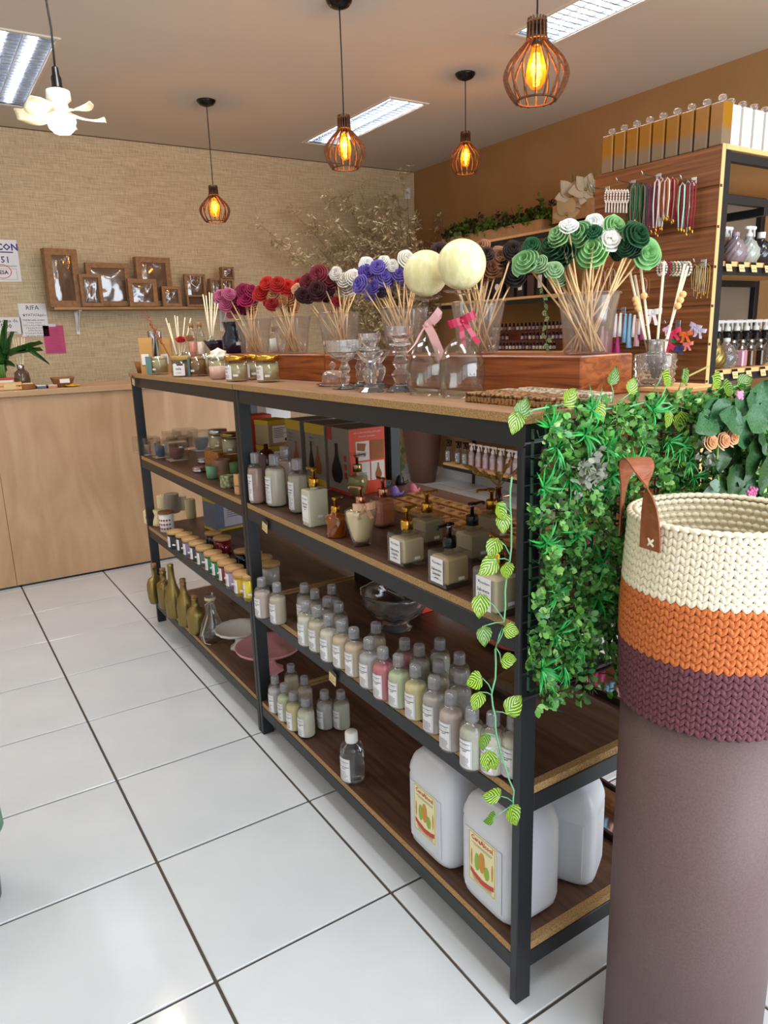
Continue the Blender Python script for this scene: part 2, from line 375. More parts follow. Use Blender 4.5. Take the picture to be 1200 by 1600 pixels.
# ------------------------------------------------------------------ pendants
M_cage = noisy('walnut_ply_cage', '3f2514', '6d4526', (1, 1, 9), 12, 3, .55)
M_amber = clear('amber_bulb_glass', 'ffc768', .04, .1, .12, 'e8902a')
M_fil = mat('glowing_filament', 'ffcf7a', emit='ffa838', es=62)
M_cord = mat('black_cord', '171514', .6)
def pendant(x, y, zt, zb, label, scale=1, zc=ZC, energy=5.5):
    h = zt-zb; t = T('pendant_lamp', label, 'lamp', (x, y, zt), 0, 'wooden cage pendant lamps')
    P(t, 'canopy', cached('canopy', lambda: B().lathe([(.001, -.035), (.02, -.034), (.045, -.024), (.058, -.008), (.06, 0)], 24)), M_glossblack, (0, 0, zc-zt))
    P(t, 'cord', B().tube([(0, 0, zc-zt-.03), (.001, 0, (zc-zt)*.5), (0, 0, -.02)], .0028, 6), M_cord)
    R = .095*scale
    P(t, 'lamp_socket', cached('socket', lambda: B().lathe([(.012, -.005), (.017, -.006), (.019, -.06), (.016, -.075)], 14)), M_glossblack)
    pf = []
    for k in range(15):
        s = k/14; z = -h*(.27+.73*s)
        r = R*(.30+.70*math.sin(min(1, s/.56)*PI/2)**1.15) if s < .56 else R*(1-.36*((s-.56)/.44)**1.8)
        pf.append((r, z))
    def rib():
        b = B(); q = [(.27*R, 0.0)]+[(.29*R, -h*.26)]+pf; vs = []
        for (r, z) in q:
            wd = .0085*scale if z < -h*.2 else .006*scale
            vs += [(r-wd/2, -.0018, z), (r+wd/2, -.0018, z), (r+wd/2, .0018, z), (r-wd/2, .0018, z)]
        m = len(q)
        return b.add(vs, [(i*4+j, i*4+(j+1) % 4, (i+1)*4+(j+1) % 4, (i+1)*4+j) for i in range(m-1) for j in range(4)]+[(3, 2, 1, 0), tuple(range(m*4-4, m*4))]).mesh('cage_slat')
    rm = rib()
    for k in range(16): P(t, 'cage_slat', rm, M_cage, (0, 0, 0), (0, 0, 2*PI*k/16))
    for (r, z) in ((pf[-1][0]-.002, pf[-1][1]+.003), (.3*R, -h*.25), (.28*R, -h*.05)):
        P(t, 'cage_ring', B().lathe([(r-.005, z-.002), (r+.004, z-.002), (r+.004, z+.002), (r-.005, z+.002), (r-.005, z-.002)], 32, cap=False, sm=False), M_cage)
    P(t, 'bulb', cached('bulb', lambda: B().lathe([(.013, -.07), (.015, -.085), (.026, -.12), (.031, -.145), (.027, -.172), (.014, -.19), (.001, -.193)], 18)), M_amber)
    fb = B()
    for k in range(6):
        a = 2*PI*k/6; fb.tube([(.008*math.cos(a), .008*math.sin(a), -.095), (.013*math.cos(a+.5), .013*math.sin(a+.5), -.155)], .0016, 5)
    P(t, 'filament', fb, M_fil)
    l = bpy.data.lights.new('pendant_glow', 'POINT'); l.energy = energy; l.color = (1, .62, .28); l.shadow_soft_size = .02
    lo = bpy.data.objects.new('pendant_glow', l); COL.objects.link(lo); lo.parent = t; lo.location = (0, 0, -.125); return t
pendant(1.839, 4.849, 2.331, 2.109, 'walnut cage pendant lamp with amber bulb above the kraft boxes on the left')
pendant(1.885, 3.219, 2.358, 2.127, 'walnut cage pendant lamp hanging third from left, in front of the middle ceiling light')
pendant(3.003, 3.702, 2.519, 2.29, 'walnut cage pendant lamp nearest the brown wall, its black canopy in full view')
pendant(1.735, 1.80, 2.262, 2.035, 'walnut cage pendant lamp nearest the camera, at top right')
# ------------------------------------------------------------------ fan lamp
fp = deep(86, 108, 2.75)
t = T('fan_lamp', 'white ceiling fan lamp with petal blades and a lit bulb on a black cord', 'lamp', fp)
zc = ZC-fp.z
P(t, 'cord', B().tube([(0, 0, zc), (-.004, 0, zc*.6), (.004, 0, zc*.3), (0, 0, 0)], .004, 6), M_cord)
P(t, 'lamp_socket', B().lathe([(.006, .01), (.012, .005), (.014, -.02), (.019, -.03), (.019, -.06), (.021, -.062), (.021, -.07)], 16), M_glossblack)
P(t, 'motor_body', B().lathe([(.03, -.07), (.043, -.075), (.045, -.105), (.03, -.118), (.034, -.14), (.045, -.155), (.055, -.165)], 24), M_white)
def petal():
    b = B(); vs = []; N = 9
    for i in range(N):
        s = i/(N-1); r = .04+.13*s; wd = .012+.042*math.sin(PI*min(1, s*.86+.05))**.8
        if i == N-1: wd = .012
        zz = -.012*math.sin(s*PI)
        for k in (-1, -.5, 0, .5, 1): vs.append((r, wd*k, zz+.014*k-.006*k*k))
    vs += [(x, y, z-.002) for x, y, z in vs]; m = N*5; fs = []
    for i in range(N-1):
        for k in range(4):
            a = i*5+k; fs += [(a, a+5, a+6, a+1), (m+a+1, m+a+6, m+a+5, m+a)]
    for i in range(N-1): fs += [(i*5, m+i*5, m+i*5+5, i*5+5), (i*5+9, m+i*5+9, m+i*5+4, i*5+4)]
    fs += [((N-1)*5+k+1, (N-1)*5+k, m+(N-1)*5+k, m+(N-1)*5+k+1) for k in range(4)]
    return b.add(vs, fs, True).mesh('blade')
pm = petal(); M_blade = mat('cream_fan_blade', 'f1e2c4', .4, sss=.3)
for k in range(5): P(t, 'blade', pm, M_blade, (0, 0, -.145), (0, 0, 2*PI*k/5+.1))
P(t, 'bulb', B().lathe([(.052, -.165), (.053, -.18), (.047, -.205), (.03, -.222), (.001, -.228)], 24), mat('lit_bulb', 'fff2d8', emit='ffe7bd', es=9))
l = bpy.data.lights.new('fan_glow', 'POINT'); l.energy = 3; l.color = (1, .85, .62); l.shadow_soft_size = .05
lo = bpy.data.objects.new('fan_glow', l); COL.objects.link(lo); lo.parent = t; lo.location = (0, 0, -.28)
# ------------------------------------------------------------------ counter
t = T('counter', 'long pale oak panelled shop counter along the wallpapered wall', 'counter', (1.0, 4.52, 0))
seams = [-1.2-.46, -.46-1.0, .34-1.0, 1.14-1.0, 1.95-1.0]
for i, (a, b_) in enumerate(zip(seams, seams[1:])): P(t, 'front_panel', B().cbox(a+.001, b_-.001, 0, .02, .012, 1.085, .0015), M_counter)
P(t, 'kick_strip', B().box(seams[0], .95, .004, .03, 0, .012), M_glossblack)
P(t, 'worktop', B().cbox(seams[0], .97, -.03, .5, 1.087, 1.12, .003), M_ctop)
P(t, 'side_panel', B().cbox(.95, .968, .02, .48, 0, 1.085, .001), M_counter)
# ------------------------------------------------------------------ shelving units
X0, X1 = .857, 1.465; LV = [.13, .497, .84, 1.222]; PW, PD = .04, .02
def unit(ya, yb, label):
    t = T('shelving_unit', label, 'shelf', ((X0+X1)/2, (ya+yb)/2, 0), 0, 'black steel shelving units'); ox, oy = (X0+X1)/2, (ya+yb)/2
    q = lambda x0, x1, y0, y1, z0, z1, c=.0015: B().cbox(x0-ox, x1-ox, y0-oy, y1-oy, z0, z1, c)
    for x in (X0, X1-PW):
        for y in (ya, yb-PD): P(t, 'post', q(x, x+PW, y, y+PD, 0, 1.2035), M_black)
    for k, z in enumerate(LV):
        bt = .018; rh = .042 if k == 3 else .038; zt = z-bt
        for x in (X0+.002, X1-.022): P(t, 'long_rail', q(x, x+.02, ya+PD, yb-PD, zt-rh, zt), M_black)
        for y in (ya+.001, yb-.019): P(t, 'cross_rail', q(X0+PW, X1-PW, y, y+.018, zt-rh, zt), M_black)
        if k == 3:
            P(t, 'top_board', q(X0-.008, X1+.02, ya-.008 if ya < 1 else ya, yb, zt+.0008, z, .0004), M_top)
            e = P(t, 'board_edge', B().box(X0-.0086-ox, X0-.008-ox, ya-.008-oy, yb-oy, zt+.001, z-.0008).box(X0-.008-ox, X1+.02-ox, ya-.0088-oy, ya-.008-oy, zt+.001, z-.0008), M_chip)
        else:
            P(t, 'shelf_board', q(X0+.004, X1-.004, ya+PD+.001, yb-PD-.001, zt+.0006, z, .0004), M_shelf)
            b = B().box(X0+.0034-ox, X0+.004-ox, ya+PD+.001-oy, yb-PD-.001-oy, zt+.001, z-.0006)
            b.box(X0+PW+.0-ox, X1-PW-ox, ya+.004-oy, ya+PD+.001-oy, zt+.0006, z).box(X0+PW-ox, X1-PW-ox, yb-PD-.001-oy, yb-.004-oy, zt+.0006, z)
            P(t, 'board_edge', b, M_chip)
    return t
unit(.9, 2.208, 'near black steel shelving unit with four wood boards, beside the crochet basket')
unit(2.212, 3.5, 'far black steel shelving unit with four wood boards, next to the counter')
def tag_card(px, py, x, rz, label, tilt=.5):
    p = at(px, py, x=x); t = T('price_tag', label, 'tag', p, rz, 'kraft price tags on the shelf edges')
    P(t, 'card', cached('tagc', lambda: B().cbox(-.019, .019, -.0008, 0, -.04, .0, .0003)), M_tagpaper, rot=(0, 0, 0))
    P(t, 'black_band', cached('tagb', lambda: B().box(-.0192, .0192, -.0012, -.0009, -.011, .001)), M_glossblack)
    def w_():
        b = B(); place_text(b, 'R$15,00', .0085, 0, -.033, .001); place_text(b, 'sabonete', .0048, 0, -.022, .001, rot=0); return b.mesh('price')
    P(t, 'price_lettering', cached('tagt', w_), M_ink)
    t.rotation_euler = (0, tilt, rz); return t
tag_card(208, 588, .846, -PI/2, 'kraft price tag hanging at the far left end of the tabletop edge', .25)
tag_card(414, 812, .853, -PI/2, 'kraft price tag on the second shelf edge beside the middle post', .2)
tag_card(520, 1048, .853, -PI/2, 'kraft price tag on the third shelf edge among the small bottles', .15)

# ================================================================== bottle makers
def liq(col): return mat('liquid_'+col, '%02x%02x%02x' % tuple(min(250, int(int(col[i:i+2], 16)*1.12+6)) for i in (0, 2, 4)), .25, 0, .4, sss=.25)
def label_part(t, w_, h, z, R, kind, loc=(0, 0, 0), rot=(0, 0, 0)):
    def pb():
        b = B()
        if R: bar(b, -w_/2, w_/2, z, z+h, .0005, R)
        else: b.box(-w_/2, w_/2, -.0006, 0, z, z+h)
        return b.mesh('label')
    def ib():
        b = B(); e = .0009 if R else .001; k = w_/.036; top = z+h
        if kind == 'cube':
            paw(b, -w_*.3, top-.0085*k, .0028*k, e, R); place_text(b, 'patas&gato', .0055*k, w_*.1, top-.0105*k, e, R)
            place_text(b, 'Sabonete', .0080*k, 0, top-.024*k, e, R, .00012); place_text(b, 'Líquido', .0080*k, 0, top-.032*k, e, R, .00012)
            place_text(b, 'natural', .004*k, 0, top-.038*k, e, R, .0001); place_text(b, 'Aroma Pitanga Preta', .0033*k, 0, z+.007*k, e, R)
        else:
            frame(b, -w_/2+.0012, w_/2-.0012, z+.0012, top-.0012, .0004, e, R)
            place_text(b, 'patas&gato', .0066*k, 0, top-.0105*k, e, R); place_text(b, 'aromas e ceras', .0034*k, 0, top-.0155*k, e, R)
            if kind == 'big':
                place_text(b, 'Sabonete', .0070*k, 0, top-.025*k, e, R, .00015); place_text(b, 'Líquido', .0070*k, 0, top-.033*k, e, R, .00015)
            else: place_text(b, 'Sabonete Líquido', .0044*k, 0, top-.0225*k, e, R, .00015)
            place_text(b, 'vegetal', .0042*k, 0, top-.027*k if kind != 'big' else top-.039*k, e, R, .0001)
            n = max(2, int((h/k-.034)/.0034)) if kind != 'dense' else 9
            for i in range(n): bar(b, -w_*.38, w_*random.uniform(.1, .38), z+.004+i*.0028*k, z+.0047+i*.0028*k, e, R)
        return b.mesh('lettering')
    key = ('lab', round(w_, 4), round(h, 4), round(z, 4), R, kind)
    o = P(t, 'label', cached(key+('p',), pb), M_label, loc, rot); P(o, 'lettering', cached(key+('i',), ib), M_ink); return o
def sticker(t, x, z, y=-.001, loc=None, rot=0, s=1):
    o = P(t, 'price_sticker', cached('stk', lambda: B().cbox(-.008, .008, -.0006, 0, -.0035, .0035, .0002)), M_label, (x, y, z), (0, 0, rot), sc=s)
def soap_bottle(p, R, Hh, col, label, group, rz=-1.5, lab=True, fill=.86, kind='small', cap=M_capcl, shape='round', name='soap_bottle'):
    t = T(name, label, 'bottle', p, rz, group); k = (R, Hh, fill, shape)
    zs = Hh*(.60 if shape == 'round' else .66); zn = Hh*.79; rn = R*.42
    def shell():
        pf = [(R*.82, 0), (R*.97, .004), (R, .012), (R, zs)]
        for i in range(1, 7): a = i/6*PI/2; pf.append((rn+(R-rn)*math.cos(a)**.9, zs+(zn-zs)*math.sin(a)))
        return B().lathe(pf+[(rn, zn+.006)], 24).mesh('bottle_shell')
    def inner():
        zt = zs*fill/.86+ (zn-zs)*.25*(fill > .8); pf = [(R*.78, .003), (R*.93, .006), (R*.955, .013), (R*.955, min(zt, zs))]
        if zt > zs: pf.append((R*.88, zt))
        return B().lathe(pf+[(.001, pf[-1][1]+.0002)], 24).mesh('liquid')
    def capm():
        pf = [(rn*1.0, zn+.001), (rn*1.22, zn+.001)]
        for i in range(6): z = zn+.004+i*(Hh-zn-.008)/6; pf += [(rn*1.27, z), (rn*1.22, z+.0012)]
        return B().lathe(pf+[(rn*1.24, Hh-.003), (rn*1.1, Hh), (.001, Hh)], 20).mesh('cap')
    P(t, 'bottle_shell', cached(k+('s',), shell), M_plastic)
    if col: P(t, 'liquid', cached(k+('l',), inner), liq(col) if isinstance(col, str) else col)
    P(t, 'cap', cached(k+('c',), capm), cap)
    if lab: label_part(t, R*1.25, zs*.78, zs*.12, R+.0004, kind)
    return t
def pump_head(t, z0, mcol, s=1, rot=0, stem=None, dz=0):
    """collar, stem and spout of a pump, base of the collar at z0"""
    def col_(): return B().lathe([(.0135, 0), (.0145, .001), (.0145, .022), (.0135, .0235), (.006, .024)], 20).mesh('pump_collar')
    def st(): return B().lathe([(.0045, .023), (.0045, .043), (.007, .044), (.007, .049)], 12).mesh('pump_stem')
    def sp(): return B().cbox(-.009, .012, -.0075, .0075, .047, .053, .002).cbox(.008, .038, -.005, .005, .0475, .052, .0018).cbox(.034, .040, -.003, .003, .043, .05, .001).mesh('pump_spout')
    P(t, 'pump_collar', cached('pc', col_), mcol, (0, 0, z0), sc=s); P(t, 'pump_stem', cached('ps', st), stem or mcol, (0, 0, z0), sc=s)
    P(t, 'pump_spout', cached('pp', sp), mcol, (0, 0, z0), (0, 0, rot), sc=s)
M_liqglass = clear('thick_glass', 'f2eee6', .02, .2, .03, 'dfdacb')
def cube_bottle(p, label, group, mcol, col='b7ab90', rz=0, W=.068, D=.068, Hb=.075, lab=True, rot=0, stem=None, sc=1, frosted=False):
    t = T('pump_bottle', label, 'bottle', p, rz, group); k = (W, D, Hb, frosted)
    def sh():
        b = B(); c = .003
        b.cbox(-W/2, W/2, -D/2, D/2, 0, Hb, c); return b.lathe([(.012, Hb-.001), (.011, Hb+.003), (.011, Hb+.008)], 14).mesh('bottle_shell')
    P(t, 'bottle_shell', cached(k+('s',), sh), mat('frosted_glass', 'c2bfa6', .4, sss=.2) if frosted else M_liqglass)
    if not frosted: P(t, 'liquid', cached(k+('l',), lambda: B().cbox(-W/2+.005, W/2-.005, -D/2+.005, D/2-.005, .009, Hb*.86, .004).mesh('liquid')), liq(col))
    pump_head(t, Hb+.006, mcol, 1.0, rot, stem)
    if lab: label_part(t, W*.62, Hb*.72, Hb*.13, None, 'cube', (-W/2-.0004, 0, 0), (0, 0, -PI/2))
    sticker(t, .004, Hb*.28, -D/2-.0003)
    return t
Z3, Z2, Z1, Z0 = LV[3], LV[2], LV[1], LV[0]
# ================================================================== second shelf, near bay
GS = 'square pump bottles on the second shelf'
cube_bottle(at(637, 880, z=Z2), 'square clear pump bottle with gold pump and paper label, front row beside the heart-shaped bottle', GS, M_gold, 'b9ad92', rot=.3)
cube_bottle(at(703, 912, z=Z2), 'square glass bottle with black pump and paper label at the front edge', GS, M_glossblack, 'a8987a', rot=3.3, stem=M_silver)
cube_bottle(at(777, 955, z=Z2), 'tall square bottle with gold pump and paper label behind the hanging vine', GS, M_gold, 'b9b29e', Hb=.088, rot=1.2)
cube_bottle(at(668, 848, z=Z2), 'square bottle with gold pump in the back row, without a label', GS, M_gold, '9b937d', lab=False, rot=.2)
cube_bottle(at(738, 872, z=Z2), 'square bottle with black pump in the back row, without a label', GS, M_glossblack, '9f9a86', lab=False, rot=.1, stem=M_silver)
cube_bottle(at(768, 843, z=Z2), 'square bottle with bronze gold pump rearmost, beside the amber vase', GS, M_gold, 'a19c8a', lab=False, rot=2.6)
# tall bottles beside the middle post
GB = 'large soap bottles on the second shelf'
def tall(px, py, R, Hh, col, label, **k): return soap_bottle(at(px, py, z=Z2), R, Hh, col, label, GB, kind='big', shape='tall', **k)
tall(403, 786, .026, .165, '9a7a70', 'tall bottle of dark pink clear soap right beside the middle post')
tall(433, 790, .032, .165, 'c9c3b3', 'tall bottle of milky white soap, second from the middle post', fill=.9)
tall(449, 772, .031, .165, 'b99d8e', 'tall bottle of beige pink soap standing behind the milky bottles', lab=False)
tall(468, 800, .030, .165, 'aaa796', 'tall bottle of greyish soap between the milky bottle and the frosted pump bottle')
p = at(494, 820, z=Z2); o = cube_bottle(p, 'frosted square pump bottle with a gold pump and no liquid showing', GS, M_gold, W=.062, D=.045, Hb=.105, frosted=True, rot=PI/2, lab=True)
t = T('pump_bottle', 'small amber cut glass bottle with a gold pump in front of the heart-shaped one', 'bottle', at(526, 838, z=Z2))
P(t, 'bottle_body', B().lathe([(.024, 0), (.027, .004), (.0275, .05), (.024, .058), (.013, .062), (.012, .068)], 24, flute=.07, fn=10, twist=22), mat('amber_cut_glass', '9a4d12', .1, trans=.35, coat=.5))
pump_head(t, .064, M_gold, .8, .4)
t = T('pump_bottle', 'heart-shaped tapering bottle of cream soap with a peach satin bow', 'bottle', at(566, 852, z=Z2), .1)
P(t, 'bottle_shell', B().lathe([(.024, 0), (.025, .003), (.030, .02), (.042, .062), (.047, .088), (.045, .096), (.03, .102), (.012, .104), (.012, .112)], 28, 1, .62), M_liqglass)
P(t, 'liquid', B().lathe([(.019, .012), (.026, .022), (.038, .062), (.043, .088), (.041, .092), (.001, .0925)], 28, 1, .60), liq('c8b998'))
pump_head(t, .108, M_rose, .85, 2.0)
M_peach = mat('peach_satin', 'd9a886', .35)
def bow(par, m, s=1, loc=(0, 0, 0), rot=(0, 0, 0), tails=.05):
    b = B()
    for k in (-1, 1):
        pts = [(0, -.004, 0)]+[(k*s*.022*math.sin(PI*i/8)*(1+.25*math.sin(PI*i/8))+0, -.004-.006*math.sin(2*PI*i/8)*s, s*.012*math.sin(2*PI*i/8)) for i in range(1, 8)]+[(0, -.004, 0)]
        b.ribbon([(k*s*.03*(1-math.cos(PI*i/5))/2, -.004-.007*s*math.sin(PI*i/5), .004*s*i/5) for i in range(6)], (0, .001, .017*s), .0008)
        b.ribbon([(k*s*.03*(1-math.cos(PI*i/5))/2, -.004+.006*s*math.sin(PI*i/5), .004*s*i/5) for i in range(6)], (0, .001, .016*s), .0008)
        b.ribbon([(k*s*.002, -.006, 0), (k*s*.008, -.011, -tails*.35), (k*s*(.012), -.008, -tails*.7), (k*s*.017, -.01, -tails)], (.011*s, .003, 0), .0007)
    P(par, 'ribbon_bow', b, m, loc, rot); P(par, 'bow_knot', B().ball((0, -.007, 0), .0055*s, 8, 6, 1, .8, 1), m, loc, rot)
bow(t, M_peach, 1.0, (-.004, -.018, .104), (0, 0, -.3), .03)
t = T('pump_bottle', 'round ribbed bottle of green soap with a champagne pump, behind the heart-shaped bottle', 'bottle', at(560, 778, z=Z2))
P(t, 'bottle_shell', B().lathe([(.016, 0), (.018, .003), (.030, .03), (.035, .055), (.031, .075), (.016, .086), (.013, .09)], 32, flute=.02, fn=16), M_liqglass)
P(t, 'liquid', B().lathe([(.013, .004), (.027, .03), (.032, .055), (.028, .07), (.001, .071)], 24), liq('8f9156'))
pump_head(t, .088, mat('champagne_metal', 'a7956c', .25, 1), 1.05, .3)
t = T('pump_bottle', 'square glass bottle of coral soap with a rose gold pump, behind the heart-shaped bottle', 'bottle', at(600, 822, z=Z2), .2)
P(t, 'bottle_shell', B().cbox(-.032, .032, -.025, .025, 0, .085, .006), M_liqglass); P(t, 'liquid', B().cbox(-.027, .027, -.02, .02, .006, .074, .006), liq('b06c56'))
pump_head(t, .084, M_rose, 1, 1.2)
t = T('pump_bottle', 'squat rose gold faceted bottle top behind the amber vase', 'bottle', at(783, 835, z=Z2))
P(t, 'bottle_body', B().lathe([(.022, 0), (.026, .003), (.026, .05), (.015, .06), (.012, .07)], 20, flute=.05, fn=10), M_rose); pump_head(t, .066, M_rose, .7, 0)
t = T('pump_bottle', 'dark ruby pump bottle at the back beside the two small boxes', 'bottle', at(419, 752, z=Z2))
P(t, 'bottle_body', B().lathe([(.03, 0), (.033, .005), (.033, .10), (.02, .118), (.009, .122), (.008, .14)], 20), mat('ruby_glass', '3e0f10', .12, coat=.4))
t = T('diffuser', 'small pink capped ceramic diffuser behind the milky bottles', 'diffuser', at(456, 762, z=Z2))
P(t, 'diffuser_body', B().lathe([(.025, 0), (.028, .004), (.028, .07), (.022, .082), (.004, .1)], 20), mat('pink_ceramic', 'b87a70', .5))
# amber vase with dried wheat
p = at(779, 838, z=Z2); t = T('vase', 'slim amber glass vase beside the near post', 'vase', p)
P(t, 'vase_body', B().lathe([(.019, 0), (.021, .003), (.019, .03), (.0215, .055), (.019, .075), (.0095, .10), (.008, .128), (.0095, .13), (.007, .13), (.006, .1)], 20, flute=.03, fn=8), mat('amber_glass', '6e2a12', .08, trans=.5, coat=.5))
w_ = T('dried_wheat', 'bundle of golden dried wheat stems fanning out of the slim amber vase', 'dried flowers', p+Vector((0, 0, .13)))
for k in range(16):
    a = random.uniform(2.2, 4.3) if k < 11 else random.uniform(-.9, .9); L_ = random.uniform(.05, .085)
    q = [(0, 0, -.06), (0, 0, 0), (math.cos(a)*L_*.4, math.sin(a)*L_*.3, L_*.35), (math.cos(a)*L_*.95, math.sin(a)*L_*.7, L_*.62)]
    b = B().tube(q, .0011, 4)
    for j in range(7):
        s = j/6; c0 = Vector(q[3])+(Vector(q[3])-Vector(q[2])).normalized()*(.004*j-.008)
        b.ball(c0+Vector((0, random.uniform(-.0015, .0015), random.uniform(-.001, .001))), .0036, 5, 4, 1.4, 1, 1)
    P(w_, 'wheat_stem', b, mat('dried_wheat', 'bf9650', .8))
# wooden moulds
M_mould = noisy('pine_mould', 'a9733d', 'c99455', (14, 1, 1), 8, 4, .5)
mm = None
def mould():
    b = B(); L_, W_, h = .15, .046, .014
    # top ring of quads round three wells
    n = 16; cs = [-.048, 0, .048]; r = .017
    b.add([(-L_, -W_, 0), (L_, -W_, 0), (L_, W_, 0), (-L_, W_, 0)], [(3, 2, 1, 0)]) if 0 else None
    x0s = [-.075, -.024, .024, .075]
    for c, xa, xb in zip(cs, x0s, x0s[1:]):
        vs = []; 
        for i in range(n):
            a = 2*PI*i/n; vs.append((c+r*math.cos(a), r*math.sin(a), h))
        for i in range(n):
            a = 2*PI*i/n; ca, sa = math.cos(a), math.sin(a); tx = ((xb-c) if ca > 0 else (xa-c)); k = min(abs(tx/ca) if abs(ca) > 1e-6 else 9, abs(.023/sa) if abs(sa) > 1e-6 else 9)
            vs.append((c+ca*k, sa*k, h))
        for i in range(n):
            a = 2*PI*i/n; vs.append((c+r*.8*math.cos(a), r*.8*math.sin(a), .004))
        fs = []
        for i in range(n):
            j = (i+1) % n; fs += [(i, n+i, n+j, j), (i, j, 2*n+j, 2*n+i)]
        b.add(vs, fs+[tuple(range(2*n, 3*n))])
    b.box(-.075, .075, -.023, -.0229, 0, h).box(-.075, .075, .0229, .023, 0, h).box(-.075, -.0749, -.023, .023, 0, h).box(.0749, .075, -.023, .023, 0, h).box(-.075, .075, -.023, .023, 0, .001)
    return b.mesh('block')
mm = mould()
for i, (x, y) in enumerate([(1.20, 1.82), (1.20, 1.655), (1.20, 1.49), (1.262, 1.80), (1.262, 1.635), (1.262, 1.47), (1.324, 1.84), (1.324, 1.675), (1.324, 1.51), (1.20, 1.325), (1.262, 1.305), (1.324, 1.345)]):
    t = T('wooden_mould', 'pine block with three round hollows on the second shelf', 'mould', (x, y, Z2+.0003), PI/2+random.uniform(-.03, .03), 'wooden moulds on the second shelf'); P(t, 'block', mm, M_mould)
    ranked('%s of the pine blocks with three round hollows on the second shelf', t)
def snail(px, py, col, label):
    t = T('ornament', label, 'ornament', at(px, py, z=Z2), random.uniform(-.4, .4), 'small curled ceramic ornaments')
    m = mat('glazed_'+col, col, .35)
    P(t, 'ornament_body', B().lathe([(.014, 0), (.017, .004), (.016, .014), (.012, .026), (.006, .033), (.001, .035)], 18), m)
    P(t, 'curled_tail', B().tube([(.008, 0, .006), (.02, 0, .004), (.028, 0, .008), (.032, 0, .015)], .007, 8, .003), m)
snail(617, 775, '8c6fc0', 'lilac curled ceramic ornament beside the back post'); snail(645, 771, 'd5768a', 'pink curled ceramic ornament, rightmost of the four small ones')
snail(625, 757, '1c1c20', 'black curled ceramic ornament behind the lilac one'); snail(600, 762, '1e4a5c', 'petrol blue curled ceramic ornament behind the coral soap bottle')
# diffuser boxes
M_boxgrey = mat('printed_box_grey', '8c837a', .6); M_boxorange = mat('printed_box_orange', 'd8431c', .5); M_yel = mat('printed_yellow', 'c9a52c', .6)
M_pwood = mat('printed_wood', '94551f', .6); M_pdark = mat('printed_dark', '1a1416', .6); M_pred = mat('printed_red', 'b3342c', .6)
def vase_shape(b, cx, z0, h, w_, eps):
    pr_ = [(.5, 0), (.9, .12), (1, .25), (.85, .4), (.45, .6), (.25, .75), (.22, .9), (.3, 1)]
    vs = [(cx-w_/2*r, -eps, z0+h*z) for r, z in pr_]+[(cx+w_/2*r, -eps, z0+h*z) for r, z in pr_]; n = len(pr_)
    b.add(vs, [(i, n+i, n+i+1, i+1) for i in range(n-1)])
def box_at(name, p, wx, wy, h, m, label, rz=0, group=None):
    t = T(name, label, 'box', p, rz, group); P(t, 'carton', B().cbox(-wx/2, wx/2, -wy/2, wy/2, 0, h, .0015), m); return t
GD = 'diffuser boxes on the second shelf'
HX = -PI/2
def face(t, nm, b, m, x): return P(t, nm, b, m, (x, 0, 0), (0, 0, HX))
BX = 1.17
M_buff = mat('printed_box_buff', 'a89678', .6)
specs = [(on(462, BX, Z2), 'dim white diffuser carton with a yellow band and one wooden vase, leftmost of the row'), (on(495, BX, Z2), 'dim white diffuser carton with a yellow band and two vases, middle of the row'), (on(531, BX, Z2), 'grey diffuser carton with a dark vase and an orange end, nearest of the row')]
